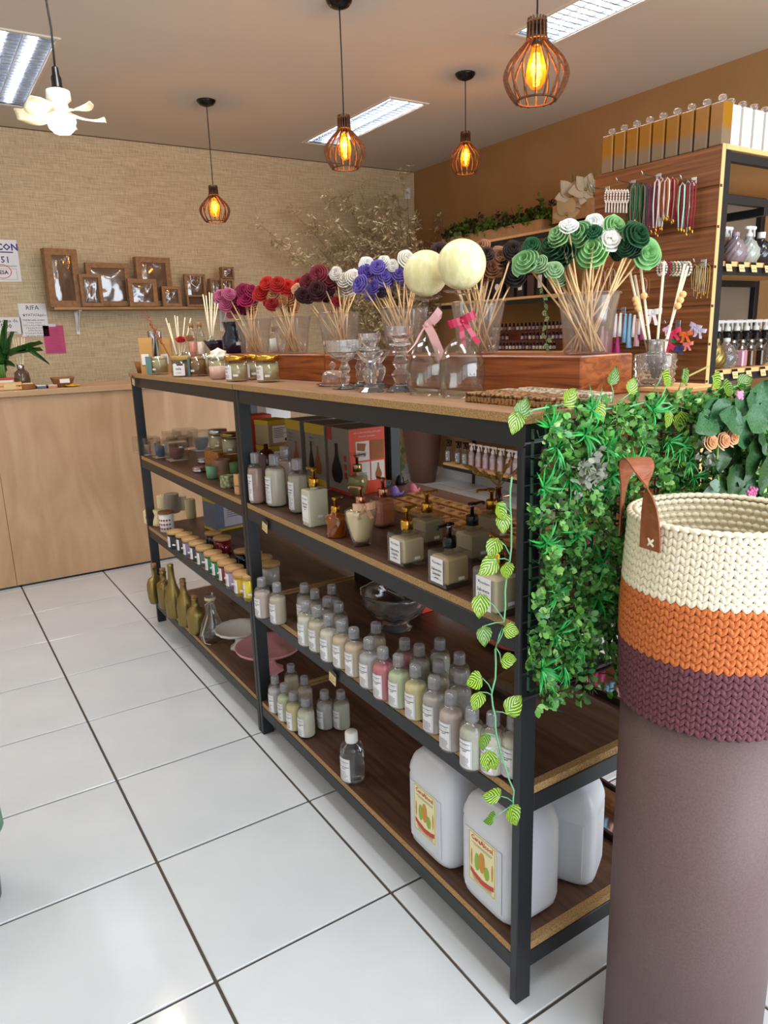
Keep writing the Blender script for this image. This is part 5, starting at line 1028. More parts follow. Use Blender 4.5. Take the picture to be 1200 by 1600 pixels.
def tuft(seed, n=15, L0=.06):
    r_ = random.Random(seed); b = B()
    for i in range(n):
        a = r_.uniform(0, 2*PI); L_ = L0*r_.uniform(.6, 1.2); w_ = .0032; up = r_.uniform(.1, .9); dx, dz = math.cos(a), math.sin(a); vs = []
        for k in range(6):
            s = k/5; x = dx*L_*s*(1-up*.3); z = dz*L_*s*(1-up*.3)-.018*s*s; y = -L_*up*math.sin(s*1.9)*.6; ww = w_*math.sin(PI*min(1, .15+s*.85))*.9+.0002
            vs += [(x-dz*ww, y, z+dx*ww), (x, y+.0012, z), (x+dz*ww, y, z-dx*ww)]
        b.add(vs, [(3*k+j, 3*k+j+1, 3*k+j+4, 3*k+j+3) for k in range(5) for j in range(2)], True)
    return b.mesh('grass_tuft')
TM = [tuft(k) for k in range(4)]
hp = t.location.copy()
for i, (px, py) in enumerate([(848, 668), (850, 760), (914, 680), (946, 700), (870, 700), (955, 745), (842, 850), (903, 830), (985, 730), (925, 765), (1045, 690), (1062, 700), (870, 925), (935, 935), (868, 990), (846, 1045), (905, 1000), (960, 960), (1085, 745), (1020, 640), (890, 745), (925, 640), (1110, 640), (1075, 720), (880, 1040), (940, 880), (985, 800)]):
    p = at(px, py, y=YH-.04)-hp
    if p.x < -.37: p.x = -.36
    P(t, 'grass_tuft', TM[i % 4], M_grass, p, (0, random.uniform(0, 6), 0), sc=random.uniform(.5, .75))
M_greysp = varied('grey_sprigs', ['8f8f84', '9aa390', '7f766a'], .6)
for (px, py) in [(905, 740), (925, 745), (915, 715), (1090, 705), (1105, 712)]:
    b = B(); [leaf_fan(b, (rnd.gauss(0, .014), rnd.uniform(-.012, .004), rnd.gauss(0, .014)), 4, .012, rnd) for _ in range(9)]; P(t, 'grey_sprig', b, M_greysp, at(px, py, y=YH-.055)-hp, kind='stuff')
# wire grid
t = T('wire_grid', 'black wire grid panel behind the hanging hedge', 'grid', (.846, .892, 0)); pts = [(0, 0, .70), (0, 0, 1.165), (.004, 0, 1.172), (.50, 0, 1.172), (.504, 0, 1.165), (.504, 0, .70), (.0, 0, .70)]
P(t, 'rim_wire', B().tube(pts, .0032, 6), M_black)
for k in range(9): P(t, 'cross_wire', cached('gw', lambda: B().tube([(0, 0, 0), (.504, 0, 0)], .0014, 5).mesh('cross_wire')), M_black, (0, 0, .75+k*.05))
for k in range(9): P(t, 'upright_wire', cached('gu', lambda: B().tube([(0, 0, .70), (0, 0, 1.17)], .0014, 5).mesh('upright_wire')), M_black, (.05+k*.05, 0, 0))
# vines
def leaf_mesh(Lf=1.0, W=.42, cup=.12, n=9):
    b = B(); vs = []; uv = []
    for i in range(n):
        s = i/(n-1); w_ = W*math.sin(PI*min(1, (s**.72)*.97+.03))**.85*(1-.12*s); 
        for k in (-1, -.5, 0, .5, 1): vs.append((k*w_, s*Lf, -cup*(1-k*k)*.6-.25*s*s*cup*2+.02*math.sin(s*20)*abs(k))); uv.append((.5+.5*k, s))
    b.add(vs, [(5*i+j, 5*i+j+1, 5*i+j+6, 5*i+j+5) for i in range(n-1) for j in range(4)], True); b.uv = uv; return b.mesh('leaf')
LM = leaf_mesh()
def basis(d, nrm):
    d = Vector(d).normalized(); n = Vector(nrm); n = (n-d*n.dot(d)).normalized(); x = d.cross(n); return Matrix((x, d, n)).transposed().to_euler()
def vine(label, stem_px, leaves, Y, m=M_vine, size=.036, r=.0016):
    s0 = at(*stem_px[0], y=Y); t = T('ivy_vine', label, 'vine', s0, 0, 'artificial vines on the shelving unit')
    pts = [at(x, y, y=Y)-s0 for x, y in stem_px]; sm = []
    for a, c in zip(pts, pts[1:]): sm += [a, a.lerp(c, .5)+Vector((random.uniform(-.002, .002), 0, random.uniform(-.001, .001)))]
    P(t, 'stem', B().tube(sm+[pts[-1]], r, 6), M_stem)
    for (x, y, ang, sz, ax, ay) in leaves:      # leaf centre, direction the tip points (deg, 0 = right, 90 = down in the picture), size, stem point
        c = at(x, y, y=Y-.008)-s0; a = math.radians(ang); d = Vector((math.cos(a), random.uniform(-.25, .1), -math.sin(a))).normalized(); L_ = size*sz
        base = c-d*L_*.5; nrm = Vector((random.uniform(-.45, .1), -1, random.uniform(-.1, .5)))
        P(t, 'leaf', LM, random.choice([m, m, M_vine2]) if m is M_vine else m, base, basis(d, nrm), sc=L_)
        q = at(ax, ay, y=Y)-s0; P(t, 'leaf_stalk', B().tube([q, q.lerp(base, .5)+Vector((0, -.003, .003)), base], .0011, 5, .0007), M_stem)
YV = .868
vine('striped artificial vine trailing down in front of the near post', [(800, 745), (797, 790), (799, 830), (796, 880), (789, 925), (788, 970), (774, 1015), (774, 1060), (768, 1085), (774, 1120), (776, 1150), (790, 1200), (803, 1235), (802, 1262)],
     [(771, 857, 115, 1.0, 797, 868), (763, 886, 150, 1.15, 796, 876), (793, 893, 80, .9, 797, 880), (751, 948, 100, 1.15, 787, 968), (757, 995, 95, 1.0, 786, 972), (800, 986, 20, .95, 778, 1005), (796, 1032, 10, 1.0, 775, 1012), (742, 1064, 185, 1.1, 769, 1082), (746, 1097, 110, 1.0, 768, 1086), (804, 1101, -30, 1.25, 775, 1112), (757, 1160, 100, .9, 777, 1152), (763, 1190, 95, 1.1, 780, 1165), (773, 1195, 70, .8, 784, 1178), (769, 1244, 200, 1.15, 800, 1252), (766, 1280, 190, .9, 800, 1258), (804, 1275, 80, 1.2, 803, 1258), (785, 800, 60, 1.0, 797, 800), (787, 818, 95, 1.0, 797, 815)], YV)
vine('striped artificial vine running along the tabletop edge above the hedge', [(812, 650), (835, 640), (880, 632), (930, 640), (975, 638), (1010, 628), (1045, 630), (1075, 655), (1110, 650), (1150, 640)],
     [(806, 662, 110, 1.0, 830, 648), (818, 637, -60, 1.0, 835, 640), (893, 620, -40, 1.1, 870, 634), (960, 587, -80, .9, 957, 630), (989, 602, -60, .9, 965, 630), (940, 645, 60, 1.0, 930, 640), (972, 668, 130, 1.0, 982, 645), (1003, 670, 60, 1.0, 990, 640), (1044, 592, 30, 1.1, 1020, 612), (1072, 590, 60, 1.0, 1060, 610), (1045, 655, 120, 1.0, 1055, 640), (1064, 660, 80, 1.15, 1060, 640), (1088, 644, 10, 1.0, 1075, 640), (1100, 636, -20, 1.1, 1085, 630), (1122, 596, 30, 1.2, 1110, 610), (1140, 606, 10, 1.2, 1120, 612), (1165, 596, -20, 1.2, 1140, 610)], .835)
b = T('vine_twig', 'pale bare vine twig arching over the right end of the tabletop', 'vine', at(1060, 612, y=.95)); P(b, 'twig', B().tube([Vector((0, 0, 0)), at(1075, 588, y=.95)-b.location, at(1108, 572, y=.95)-b.location], .002, 6), mat('pale_twig', 'a9a35c', .6))
# broad-leaved arrangement at the right
M_bigl = noisy('broad_leaf', '2a4f30', '3f6e44', (1, 1, 1), 20, 3, .4); M_bigd = noisy('darker_broad_leaf', '1c3a1a', '34562a', (1, 1, 1), 20, 3, .35)
s0 = at(1160, 745, y=.80); t = T('leafy_plant', 'dark broad-leaved artificial plant with peach blooms at the right end of the hedge', 'plant', s0)
BL = leaf_mesh(1, .38, .16)
for (x, y, ang, L_, yy, mm) in [(1112, 640, 180, .06, .79, 0), (1105, 663, 165, .07, .78, 0), (1128, 648, 150, .07, .78, 0), (1145, 655, 200, .075, .77, 0), (1170, 632, -30, .085, .80, 0), (1190, 622, -50, .09, .80, 0), (1165, 680, 30, .085, .78, 0), (1190, 655, 10, .08, .78, 0), (1155, 700, 70, .10, .79, 1), (1180, 720, 100, .11, .78, 1), (1195, 690, 60, .10, .79, 1), (1130, 712, 110, .07, .79, 1), (1150, 755, 120, .08, .785, 1), (1170, 770, 60, .08, .79, 0), (1125, 760, 150, .06, .79, 1), (1198, 745, 80, .09, .78, 1), (1108, 772, 170, .045, .785, 2), (1118, 758, 200, .035, .78, 2)]:
    c = at(x, y, y=yy)-s0; a = math.radians(ang); d = Vector((math.cos(a), random.uniform(-.3, .1), -math.sin(a))).normalized()
    P(t, 'broad_leaf', BL, [M_bigl, M_bigd, mat('grey_green_leaf', '6d8a78', .5)][mm], c-d*L_*.5, basis(d, (random.uniform(-.5, .3), -1, random.uniform(0, .6))), sc=L_)
P(t, 'stem', B().tube([at(1125, 780, y=.80)-s0, at(1120, 720, y=.80)-s0, at(1122, 690, y=.79)-s0], .002, 6), mat('yellow_green_stem', '8aa84c', .5))
P(t, 'stem', B().tube([at(1180, 790, y=.81)-s0, at(1165, 700, y=.81)-s0, at(1150, 640, y=.80)-s0, at(1120, 625, y=.80)-s0], .003, 6), MC['yellow_green_stem'])
for (x, y) in [(1113, 690), (1133, 688), (1147, 683)]: P(t, 'peach_bloom', RM[1], varied('peach_petals', ['e0a878', 'eebf94'], .7), at(x, y, y=.775)-s0, aim((-.1, -1, .3)), sc=.0165)
bb_ = []
for k in range(34):
    a = random.uniform(0, 2*PI); r = .013*math.sqrt(random.random()); bb_.append(at(1173, 770, y=.77)-s0+Vector((r*math.cos(a)*1.3, -.006*random.random(), r*math.sin(a))))
b = B(); [b.ball(c, .0034, 7, 5) for c in bb_]; P(t, 'pink_berries', b, mat('pink_berry', 'b8588a', .4), kind='stuff')
b = B(); [b.ball(at(1156, 618, y=.79)-s0+Vector((random.uniform(-.008, .008), 0, random.uniform(-.006, .006))), .0035, 7, 5) for k in range(12)]; P(t, 'pink_white_bud', b, mat('pink_white_bud', 'd98ab0', .5), kind='stuff')
# ================================================================== crochet basket on its pedestal
BCX, BCY, BR, BZ1, BZ0 = 1.068, .668, .1465, 1.058, .735
t = T('crochet_basket', 'crochet basket banded cream, orange and plum with brown leather handles', 'basket', (BCX, BCY, BZ0))
M_cr = noisy('cream_cotton', 'e2d5b9', 'f0e6cf', (1, 1, 1), 200, 2, .9, bump=.4); M_or2 = noisy('burnt_orange_cotton', 'b85e2e', 'd07a44', (1, 1, 1), 200, 2, .9, bump=.4); M_pl = noisy('plum_cotton', '5c343b', '74464e', (1, 1, 1), 200, 2, .9, bump=.4)
hB = BZ1-BZ0; rows = 26; NS = 60
def rad(z): s = z/hB; return .1405+.0065*math.sin(min(1, s*1.7)*PI/2)-.007*max(0, s-.5)*2
el = B().lathe([(.001, -1), (.62, -.72), (.95, -.2), (.9, .35), (.5, .82), (.001, 1)], 7)
def stitch(b, c, tang, up, nrm, lean, L_, w_):
    ax = (up+tang*lean).normalized(); x = ax.cross(nrm).normalized()
    M_ = Matrix((x*w_, nrm*w_*.85, ax*L_)).transposed().to_4x4(); M_.translation = c; b.add(el.v, el.f, True, M_)
bands = {'cream_band': B(), 'orange_band': B(), 'plum_band': B()}
for j in range(rows):
    z = (j+.5)*hB/rows; r = rad(z); nm = 'plum_band' if j < 9 else 'orange_band' if j < 17 else 'cream_band'
    for i in range(NS):
        a = 2*PI*i/NS+.002*j; 
        for s in (-1, 1):
            aa = a+s*2*PI/NS*.215; n_ = Vector((math.cos(aa), math.sin(aa), 0)); tg = Vector((-math.sin(aa), math.cos(aa), 0))
            stitch(bands[nm], Vector((r*math.cos(aa), r*math.sin(aa), z)), tg, Vector((0, 0, 1)), n_, s*.55, .0096*random.uniform(.95, 1.08), .0050)
for j in range(14, rows):      # the inside rows
    z = (j+.5)*hB/rows; r = rad(z)-.011
    for i in range(NS): 
        a = 2*PI*(i+.5*(j % 2))/NS; stitch(bands['cream_band'], Vector((r*math.cos(a), r*math.sin(a), z)), Vector((0, 0, 1)), Vector((-math.sin(a), math.cos(a), 0)), Vector((-math.cos(a), -math.sin(a), 0)), .1, .0085, .0056)
P(t, 'cream_band', bands['cream_band'], M_cr, kind='stuff'); P(t, 'orange_band', bands['orange_band'], M_or2, kind='stuff'); P(t, 'plum_band', bands['plum_band'], M_pl, kind='stuff')
b = B()
for i in range(NS):
    a = 2*PI*i/NS; r = rad(hB)-.004
    for s in (-1, 1): stitch(b, Vector(((r+s*.0035)*math.cos(a), (r+s*.0035)*math.sin(a), hB+.003)), Vector((0, 0, 1))*0+Vector((math.cos(a), math.sin(a), 0)), Vector((-math.sin(a), math.cos(a), 0)), Vector((0, 0, 1)), s*.45, .0105, .0052)
P(t, 'rim_braid', b, M_cr, kind='stuff')
P(t, 'lining', B().lathe([(.13, .002), (.136, .01)]+[(rad(z*hB)-.006, z*hB) for z in (.1, .2, .3, .4, .5, .6, .7, .8, .9, .98)]+[(rad(hB)-.009, hB*.98)]+[(rad(z*hB)-.010, z*hB) for z in (.9, .7, .5, .3, .1)]+[(.001, .03)], 48), M_cr)
M_lea = noisy('tan_leather', '85482a', '97563a', (1, 1, 1), 60, 3, .42); M_lea2 = noisy('leather_suede_side', 'a06a42', 'b07c52', (1, 1, 1), 120, 3, .8)
BC = Vector((BCX, BCY, 0))
def on_rim(px):   # angle of the near side of the rim seen at this column
    best = None
    for k in range(720):
        a = -PI+PI*2*k/720; q = BC+Vector((BR*math.cos(a), BR*math.sin(a), BZ1))
        if (Vector((math.cos(a), math.sin(a)))).dot(Vector((-BCX, -BCY))) > 0:
            d = abs(pr(q)[0]-px); best = (d, a) if best is None or d < best[0] else best
    return best[1]
a1 = on_rim(1024); a0 = a1-.95
def handle(a0, a1, nm):
    rr = .150; pts = []; wd = []
    mid = (a0+a1)/2; q0 = Vector((rr*math.cos(a0), rr*math.sin(a0), hB-.045)); q1 = Vector((rr*math.cos(a1), rr*math.sin(a1), hB-.034)); up = .137
    N = 22
    for i in range(N+1):
        s = i/N; p = q0.lerp(q1, .5-.5*math.cos(PI*s)); p.z += up*math.sin(PI*s)**.8 if 0 < s < 1 else 0
        out = Vector((math.cos(mid), math.sin(mid), 0)); p += out*(.004+.004*math.sin(PI*s))
        pts.append(p); e = Vector((math.cos(a0+(a1-a0)*s), math.sin(a0+(a1-a0)*s), 0)); 
        c = (q1-q0); c.z = 0; c.normalize(); tg = Vector((-e.y, e.x, 0)); k_ = math.sin(PI*s)**2.2; wd.append((tg*(1-k_) + out*k_*.9).normalized()*.040)
    return B().ribbon(pts, wd, .0024)
def strap(pxs, nm):
    pass
P(t, 'leather_handle', handle(a0, a1, ''), M_lea)
P(t, 'leather_handle', handle(a0+PI, a1+PI, ''), M_lea)
for a in (a0, a1, a0+PI, a1+PI):
    e = Vector((math.cos(a), math.sin(a), 0)); tg = Vector((-e.y, e.x, 0)); c = e*.1535+Vector((0, 0, hB-.022))
    b = B(); [b.tube([c-tg*.0055*s-Vector((0, 0, .0055)), c+e*.002, c+tg*.0055*s+Vector((0, 0, .0055))], .0021, 6) for s in (-1, 1)]; P(t, 'thread_cross', b, M_cr)
t = T('pedestal', 'tall mauve cylindrical pedestal carrying the crochet basket', 'pedestal', (BCX, BCY, 0))
P(t, 'pedestal_body', B().lathe([(.1395, .012), (.1395, .735), (.138, .7352), (.001, .7352)], 96), noisy('mauve_paper', '604a49', '6a5251', (1, 1, 1), 300, 2, .5, bump=.1)); P(t, 'base_rim', B().lathe([(.137, 0), (.1405, .001), (.1405, .012), (.137, .013)], 96), mat('dark_mauve', '5a4448', .5))
# ================================================================== slat wall display at the right
SX, SY0, SY1, SZT = 2.62, 1.749, 2.347, 2.0
t = T('slatwall_display', 'tall walnut slat panel display with black steel shelving on its near side', 'display unit', (SX, SY0, 0))
nsl = 14; ph = SZT/nsl
for k in range(nsl): P(t, 'slat', cached('slat', lambda: B().cbox(0, .018, .002, SY1-SY0, .004, ph-.004, .002).mesh('slat')), M_slat, (0, 0, k*ph))
P(t, 'backing_board', B().box(.006, .02, .002, SY1-SY0, 0, SZT-.003), mat('slat_groove', '6b4320', .6))
P(t, 'raw_edge', B().box(-.001, .019, -.001, .0015, 0, SZT), M_slatedge)
b = B(); [b.box(-.0012, .012, -.0016, -.001, k*ph-.005, k*ph+.005) for k in range(1, nsl)]; P(t, 'slot_ends', b, mat('slot_shadow', '4a2d16', .8), kind='stuff')
for x, y in ((.022, 0), (.022, .55), (1.2, 0), (1.2, .55)): P(t, 'post', B().cbox(x, x+.035, y, y+.03, 0, SZT-.02, .001), M_black)
for z in (SZT-.055, 1.80, 1.545-.0, 1.135, .7):
    P(t, 'long_rail', B().cbox(.057, 1.2, .002, .026, z, z+.03, .001), M_black); P(t, 'long_rail', B().cbox(.057, 1.2, .55, .575, z, z+.03, .001), M_black) if z != 1.80 else None
for z in (1.80,): P(t, 'cross_rail', B().cbox(.3, .33, .0, .56, z-.03, z, .001), M_black)
P(t, 'top_board', B().cbox(.02, 1.24, -.003, .598, SZT-.018, SZT, .001), M_slatedge)
for z in (1.575, 1.165, .73): P(t, 'shelf_board', B().cbox(.058, 1.2, 0, .55, z, z+.018, .001), M_slatedge)
P(t, 'back_panel', B().box(.02, 1.24, .58, .598, .6, SZT-.02), mat('grey_back_panel', '8a7a68', .7))
S1, S2 = 1.593, 1.183
GG = 'gold ombre square bottles on the slat display'
def ombre():
    m = mat('gold_ombre', 'b98a2e', .25); N, L, b = nodes(m); tc = N.new('ShaderNodeTexCoord'); sp = N.new('ShaderNodeSeparateXYZ'); L.new(tc.outputs['Generated'], sp.inputs[0]); r = N.new('ShaderNodeValToRGB')
    r.color_ramp.elements[0].position = .28; r.color_ramp.elements[0].color = lin('7c6a54'); r.color_ramp.elements[1].position = .5; r.color_ramp.elements[1].color = lin('946414'); L.new(sp.outputs[2], r.inputs[0]); L.new(r.outputs[0], b.inputs['Base Color']); return m
M_omb = ombre()
def sqb(p, m, label, g, h=.15, W=.056):
    t = T('square_bottle', label, 'bottle', p, 0, g); P(t, 'bottle_body', cached(('sq', W, h), lambda: B().cbox(-W/2, W/2, -W/2, W/2, 0, h, .004).mesh('bottle_body')), m)
    P(t, 'clear_cap', cached('sqc', lambda: B().lathe([(.008, h), (.008, h+.008), (.014, h+.010), (.015, h+.022), (.012, h+.026), (.001, h+.026)], 18).mesh('clear_cap')), M_crystal)
for k in range(9): ranked('%s of the nine gold ombre bottles on top of the slat panel', (sqb(Vector((SX+.045, SY1-.045-k*.0635, SZT)), M_omb, 'x', GG), [o for o in COL.objects if o.name.startswith('square_bottle')][-1])[1])
for k in range(5): ranked('%s of the white square bottles beside the gold ones', (sqb(Vector((SX+.12+k*.075, SY0+.06, SZT)), M_white, 'x', 'white square bottles'), [o for o in COL.objects if o.name.startswith('square_bottle')][-1])[1])
def trigger(t, z0, m=M_white, s=1):
    P(t, 'trigger_sprayer', cached('trig', lambda: B().lathe([(.014, 0), (.015, .002), (.015, .018), (.009, .022), (.008, .034)], 14).cbox(-.012, .045, -.008, .008, .034, .05, .004).cbox(-.03, -.01, -.007, .007, .036, .048, .003).add([(.03, -.004, .034), (.038, -.004, .034), (.042, -.003, .005), (.037, -.003, .005), (.03, .004, .034), (.038, .004, .034), (.042, .003, .005), (.037, .003, .005)], [(0, 1, 2, 3), (7, 6, 5, 4), (0, 3, 7, 4), (1, 5, 6, 2), (2, 6, 7, 3)]).mesh('trigger_sprayer')), m, (0, 0, z0), (0, 0, PI*0), sc=s)
def swirl(px, z, y, col, label, cap, R=.046, m=None):
    p = at(px, 400, y=y); p.z = z; t = T('swirl_bottle', label, 'bottle', p, 0, 'swirled round bottles on the slat display')
    P(t, 'bottle_body', cached(('sw', R), lambda: B().lathe([(R*.5, 0), (R*.75, .006), (R, .035), (R*.96, .06), (R*.6, .088), (R*.3, .098), (R*.3, .108)], 40, flute=.05, fn=12, twist=18).mesh('bottle_body')), m or mat('swirl_'+col, col, .15, trans=.3, coat=.5))
    if cap == 'trigger': trigger(t, .104, M_white, .9)
    elif cap == 'short': P(t, 'cap', B().lathe([(.016, .104), (.016, .128), (.001, .129)], 16), M_white)
    else: P(t, 'cap', B().lathe([(.013, .104), (.015, .106), (.015, .12), (.001, .121)], 16), mat('cap_'+col, col, .2))
YS = SY0+.07
swirl(1132, S1, YS+.05, 'c9a09a', 'pink swirled bottle with a white sprayer, partly behind the panel edge', 'trigger'); swirl(1147, S1, YS, '9b8a92', 'mauve clear swirled bottle beside the display post', 'cap'); swirl(1168, S1, YS, 'b9bdb6', 'pearl white swirled bottle with a white trigger sprayer', 'trigger'); swirl(1187, S1, YS, '2b2c30', 'black swirled bottle on the upper shelf of the display', 'short'); swirl(1206, S1, YS, '7a1e2c', 'dark red swirled bottle at the right picture edge', 'cap')
swirl(1128, S2, YS, 'a08c5a', 'gold swirled bottle on the lower shelf of the display', 'cap', m=M_gp); swirl(1146, S2, YS, 'c9cbc8', 'clear swirled bottle on the lower shelf of the display', 'cap', m=M_crystal)
for i, (px, col, lb) in enumerate([(1162, 'd9a0b0', 'small glass bottle with a pink floral print on the lower shelf'), (1176, '5a3a1c', 'amber square perfume bottle on the lower shelf'), (1192, '3a2a1e', 'dark amber perfume bottle at the right picture edge')]):
    p = at(px, 500, y=YS); p.z = S2; t = T('perfume_bottle', lb, 'bottle', p, .2); P(t, 'bottle_body', B().cbox(-.024, .024, -.02, .02, 0, .068, .005), mat('perfume_'+col, col, .12, trans=.3, coat=.5)); P(t, 'cap', B().lathe([(.01, .067), (.01, .085), (.001, .086)], 14), M_silver)
for k in range(7):
    p = at(1120+k*14, 500, y=YS+.11); p.z = S2; t = T('perfume_bottle', 'x', 'bottle', p, 0, 'clear bottles with silver collars behind the perfume row'); P(t, 'bottle_body', cached('pb', lambda: B().lathe([(.022, 0), (.024, .003), (.024, .07), (.012, .085), (.012, .095)], 18).mesh('bottle_body')), M_crystal); P(t, 'collar', cached('pbc', lambda: B().lathe([(.014, .092), (.015, .093), (.015, .108), (.001, .109)], 16).mesh('collar')), M_silver); ranked('%s of the clear bottles with silver collars on the display', t)
for k in range(7):
    p = at(1124+k*15, 480, y=YS+.22); p.z = S2; t = T('spray_bottle', 'x', 'bottle', p, 0, 'tall black bottles with white sprayers'); P(t, 'bottle_body', cached('tb', lambda: B().lathe([(.026, 0), (.028, .003), (.028, .13), (.014, .145), (.013, .15)], 20).mesh('bottle_body')), M_glossblack); trigger(t, .145, M_white, 1.0); ranked('%s of the tall black spray bottles on the display', t)
for k, (px, py) in enumerate([(1137, 418), (1157, 419), (1176, 420), (1197, 422), (1124, 583), (1147, 584), (1168, 585), (1190, 585)]):
    p = at(px, py, y=SY0-.004); p.z = 1.59 if k < 4 else 1.18; t = T('price_tag', 'x', 'tag', p, 0, 'kraft price tags on the display shelves'); t.rotation_euler = (-.25, 0, 0)
    P(t, 'card', cached('tc2', lambda: B().cbox(-.018, .018, -.0008, 0, -.036, 0, .0003).mesh('card')), M_tagpaper); P(t, 'black_band', cached('tb2', lambda: B().box(-.019, .019, -.0014, -.0009, -.008, .002).mesh('black_band')), M_glossblack)
    P(t, 'price_lettering', cached('tt2', lambda: (lambda b: (place_text(b, 'R$18,00', .0085, 0, -.028, .0012), place_text(b, 'frasco', .006, 0, -.017, .0012), b)[2])(B()).mesh('price_lettering')), M_ink); ranked('%s of the kraft price tags on the display shelves', t)
# hooks and what hangs on them (plane in front of the slats)
def hook(px, py, L_, label):
    q = at(px, py, x=SX); t = T('display_hook', label, 'hook', q, 0, 'steel hooks on the slat panel'); P(t, 'hook_plate', B().cbox(-.004, 0, -.012, .012, -.02, .012, .001), M_silver); P(t, 'hook_arm', B().tube([(0, 0, 0), (-L_, 0, 0), (-L_-.008, 0, .012)], .0022, 6), M_silver); return q
def strands(px0, px1, pyt, pyb, cols, n, label, cat='necklace', nm='necklace', r=.0028, X=SX-.05, loop=True, beads=None, grp=None):
    out = []
    for k in range(n):
        px = px0+(px1-px0)*k/max(1, n-1); a = at(px, pyt+random.uniform(-2, 2), x=X-random.uniform(-.03, .02)); c = at(px, pyb+random.uniform(-10, 6), x=a.x); L_ = a.z-c.z
        t = T(nm, 'x', cat, a, 0, grp or label); w_ = .012 if loop else .004
        col = cols[k % len(cols)]; m = mat('cord_'+col, col, .6)
        b = B()
        if loop: b.tube([(0, -w_*.6, -L_), (0, -w_, -L_*.5), (0, -w_*.8, -.012), (0, 0, 0), (0, w_*.8, -.012), (0, w_, -L_*.5), (0, w_*.5, -L_*.95)], r, 5)
        else: b.tube([(0, 0, 0), (0, .001, -L_*.5), (0, 0, -L_)], r, 5)
        P(t, 'cord', b, m)
        P(t, 'bead_end', cached(('be', r), lambda: B().ball((0, 0, 0), r*1.6, 7, 5, 1, 1, 2.2).mesh('bead_end')), M_gold if beads is None else beads, (0, -w_*.6 if loop else 0, -L_))
        ranked('%s of the '+label, t)
hook(950, 296, .10, 'steel hook carrying the pearl bracelets'); hook(1030, 276, .10, 'steel hook carrying the white and red braided cords'); hook(990, 286, .10, 'steel hook carrying the green cords'); hook(1085, 282, .08, 'steel hook carrying the dark red tasselled cords')
strands(984, 1008, 287, 352, ['1c5a3c', '20402c', '88785c', '1e6a48', '6a8a70'], 9, 'green beaded cords on the slat panel'); strands(1010, 1026, 288, 360, ['8a4a6a', '6e5a60', '9a8a88', '7a2a50'], 6, 'mauve beaded cords on the slat panel')
strands(1027, 1036, 278, 362, ['e2dccf', 'a02030', 'e8e4da'], 4, 'white braided cords on the slat panel'); strands(1038, 1056, 279, 345, ['8c1424', 'b0883c', 'e0d8c8', 'c86a2a', 'a8182c', 'd8a8a0'], 8, 'mixed red and gold cords on the slat panel')
strands(1062, 1084, 284, 365, ['8c1428', 'a0d0c0', '7a1020', 'b8d8cc', '8c1428'], 6, 'dark red and mint tasselled cords on the slat panel')
M_pearl = mat('pearl', 'e2dcd2', .2, coat=.6)
for k in range(8):
    a = at(948+k*4.6, 298, x=SX-.06); t = T('pearl_bracelet', 'x', 'bracelet', a, 0, 'pearl bracelets on the slat panel'); b = B()
    for i in range(14): th = 2*PI*i/14; b.ball((.0, .022*math.sin(th)*.35, -.022+.024*math.cos(th)), .0042, 7, 5)
    P(t, 'pearl_string', b, M_pearl, kind='stuff'); P(t, 'pearl_tassel', B().tube([(0, 0, -.046), (0, 0, -.085)], .003, 5, .0045), M_pearl); ranked('%s of the pearl bracelets hanging on the slat panel', t)
hook(1035, 411, .10, 'steel hook carrying the stone bead bracelets'); hook(1100, 410, .06, 'steel hook carrying the fine gold pendants'); hook(1060, 505, .08, 'steel hook carrying the fabric bows'); hook(975, 484, .09, 'steel hook carrying the silk tassels')
for k in range(9):
    a = at(1032+k*5.3, 420, x=SX-.05); col = ['d9d4cc', 'e8e4dc', 'a01830', '8f8c86', 'd8c49a', 'e4e0d8', '8fb8b0', 'c9c4be', 'dcd6cc'][k]; t = T('bead_bracelet', 'x', 'bracelet', a, 0, 'stone bead bracelets on the slat panel'); b = B()
    for i in range(14): th = 2*PI*i/14; b.ball((.008*math.sin(th), .020*math.sin(th), .024*math.cos(th)), .0048, 7, 5)
    P(t, 'bead_string', b, mat('bead_'+col, col, .3), kind='stuff'); ranked('%s of the stone bead bracelets on the slat panel', t)
strands(1086, 1106, 413, 462, ['b89a58', 'b8b0a0', 'c9a860'], 7, 'fine gold pendants on the slat panel', 'pendant', 'pendant_necklace', .0012, SX-.03)
strands(938, 958, 420, 462, ['a8583c', 'c9b8a0', '7a2a30', 'c8a050'], 6, 'short beaded necklaces behind the green flowers', r=.0015); strands(1003, 1012, 432, 460, ['a8583c', 'd0c8b8'], 3, 'short beaded necklaces beside the bracelets', r=.0015)
for k, (px, py, L_, col) in enumerate([(942, 512, 34, 'd0a0a8'), (949, 520, 36, 'a82a68'), (956, 515, 40, 'a82a68'), (963, 492, 34, 'e4e2e0'), (970, 491, 34, 'e4e2e0'), (978, 492, 42, '7fb2d4'), (985, 492, 50, '8ab8d6'), (996, 500, 40, 'c99a98'), (992, 494, 32, 'e4e2e0'), (1005, 494, 36, 'a8387a'), (1001, 492, 30, 'e4e2e0'), (966, 520, 34, 'b03070')]):
    a = at(px, py, x=SX-.06); t = T('silk_tassel', 'x', 'tassel', a, 0, 'silk tassels on the slat panel'); h = L_*dep(a)/F; m = mat('silk_'+col, col, .6)
    P(t, 'tassel_head', B().ball((0, 0, 0), .006, 8, 6), m); P(t, 'tassel_skirt', B().lathe([(.005, -.004), (.006, -.008), (.0085, -h*.6), (.011, -h), (.001, -h)], 16, flute=.12, fn=8), m); ranked('%s of the silk tassels on the slat panel', t)
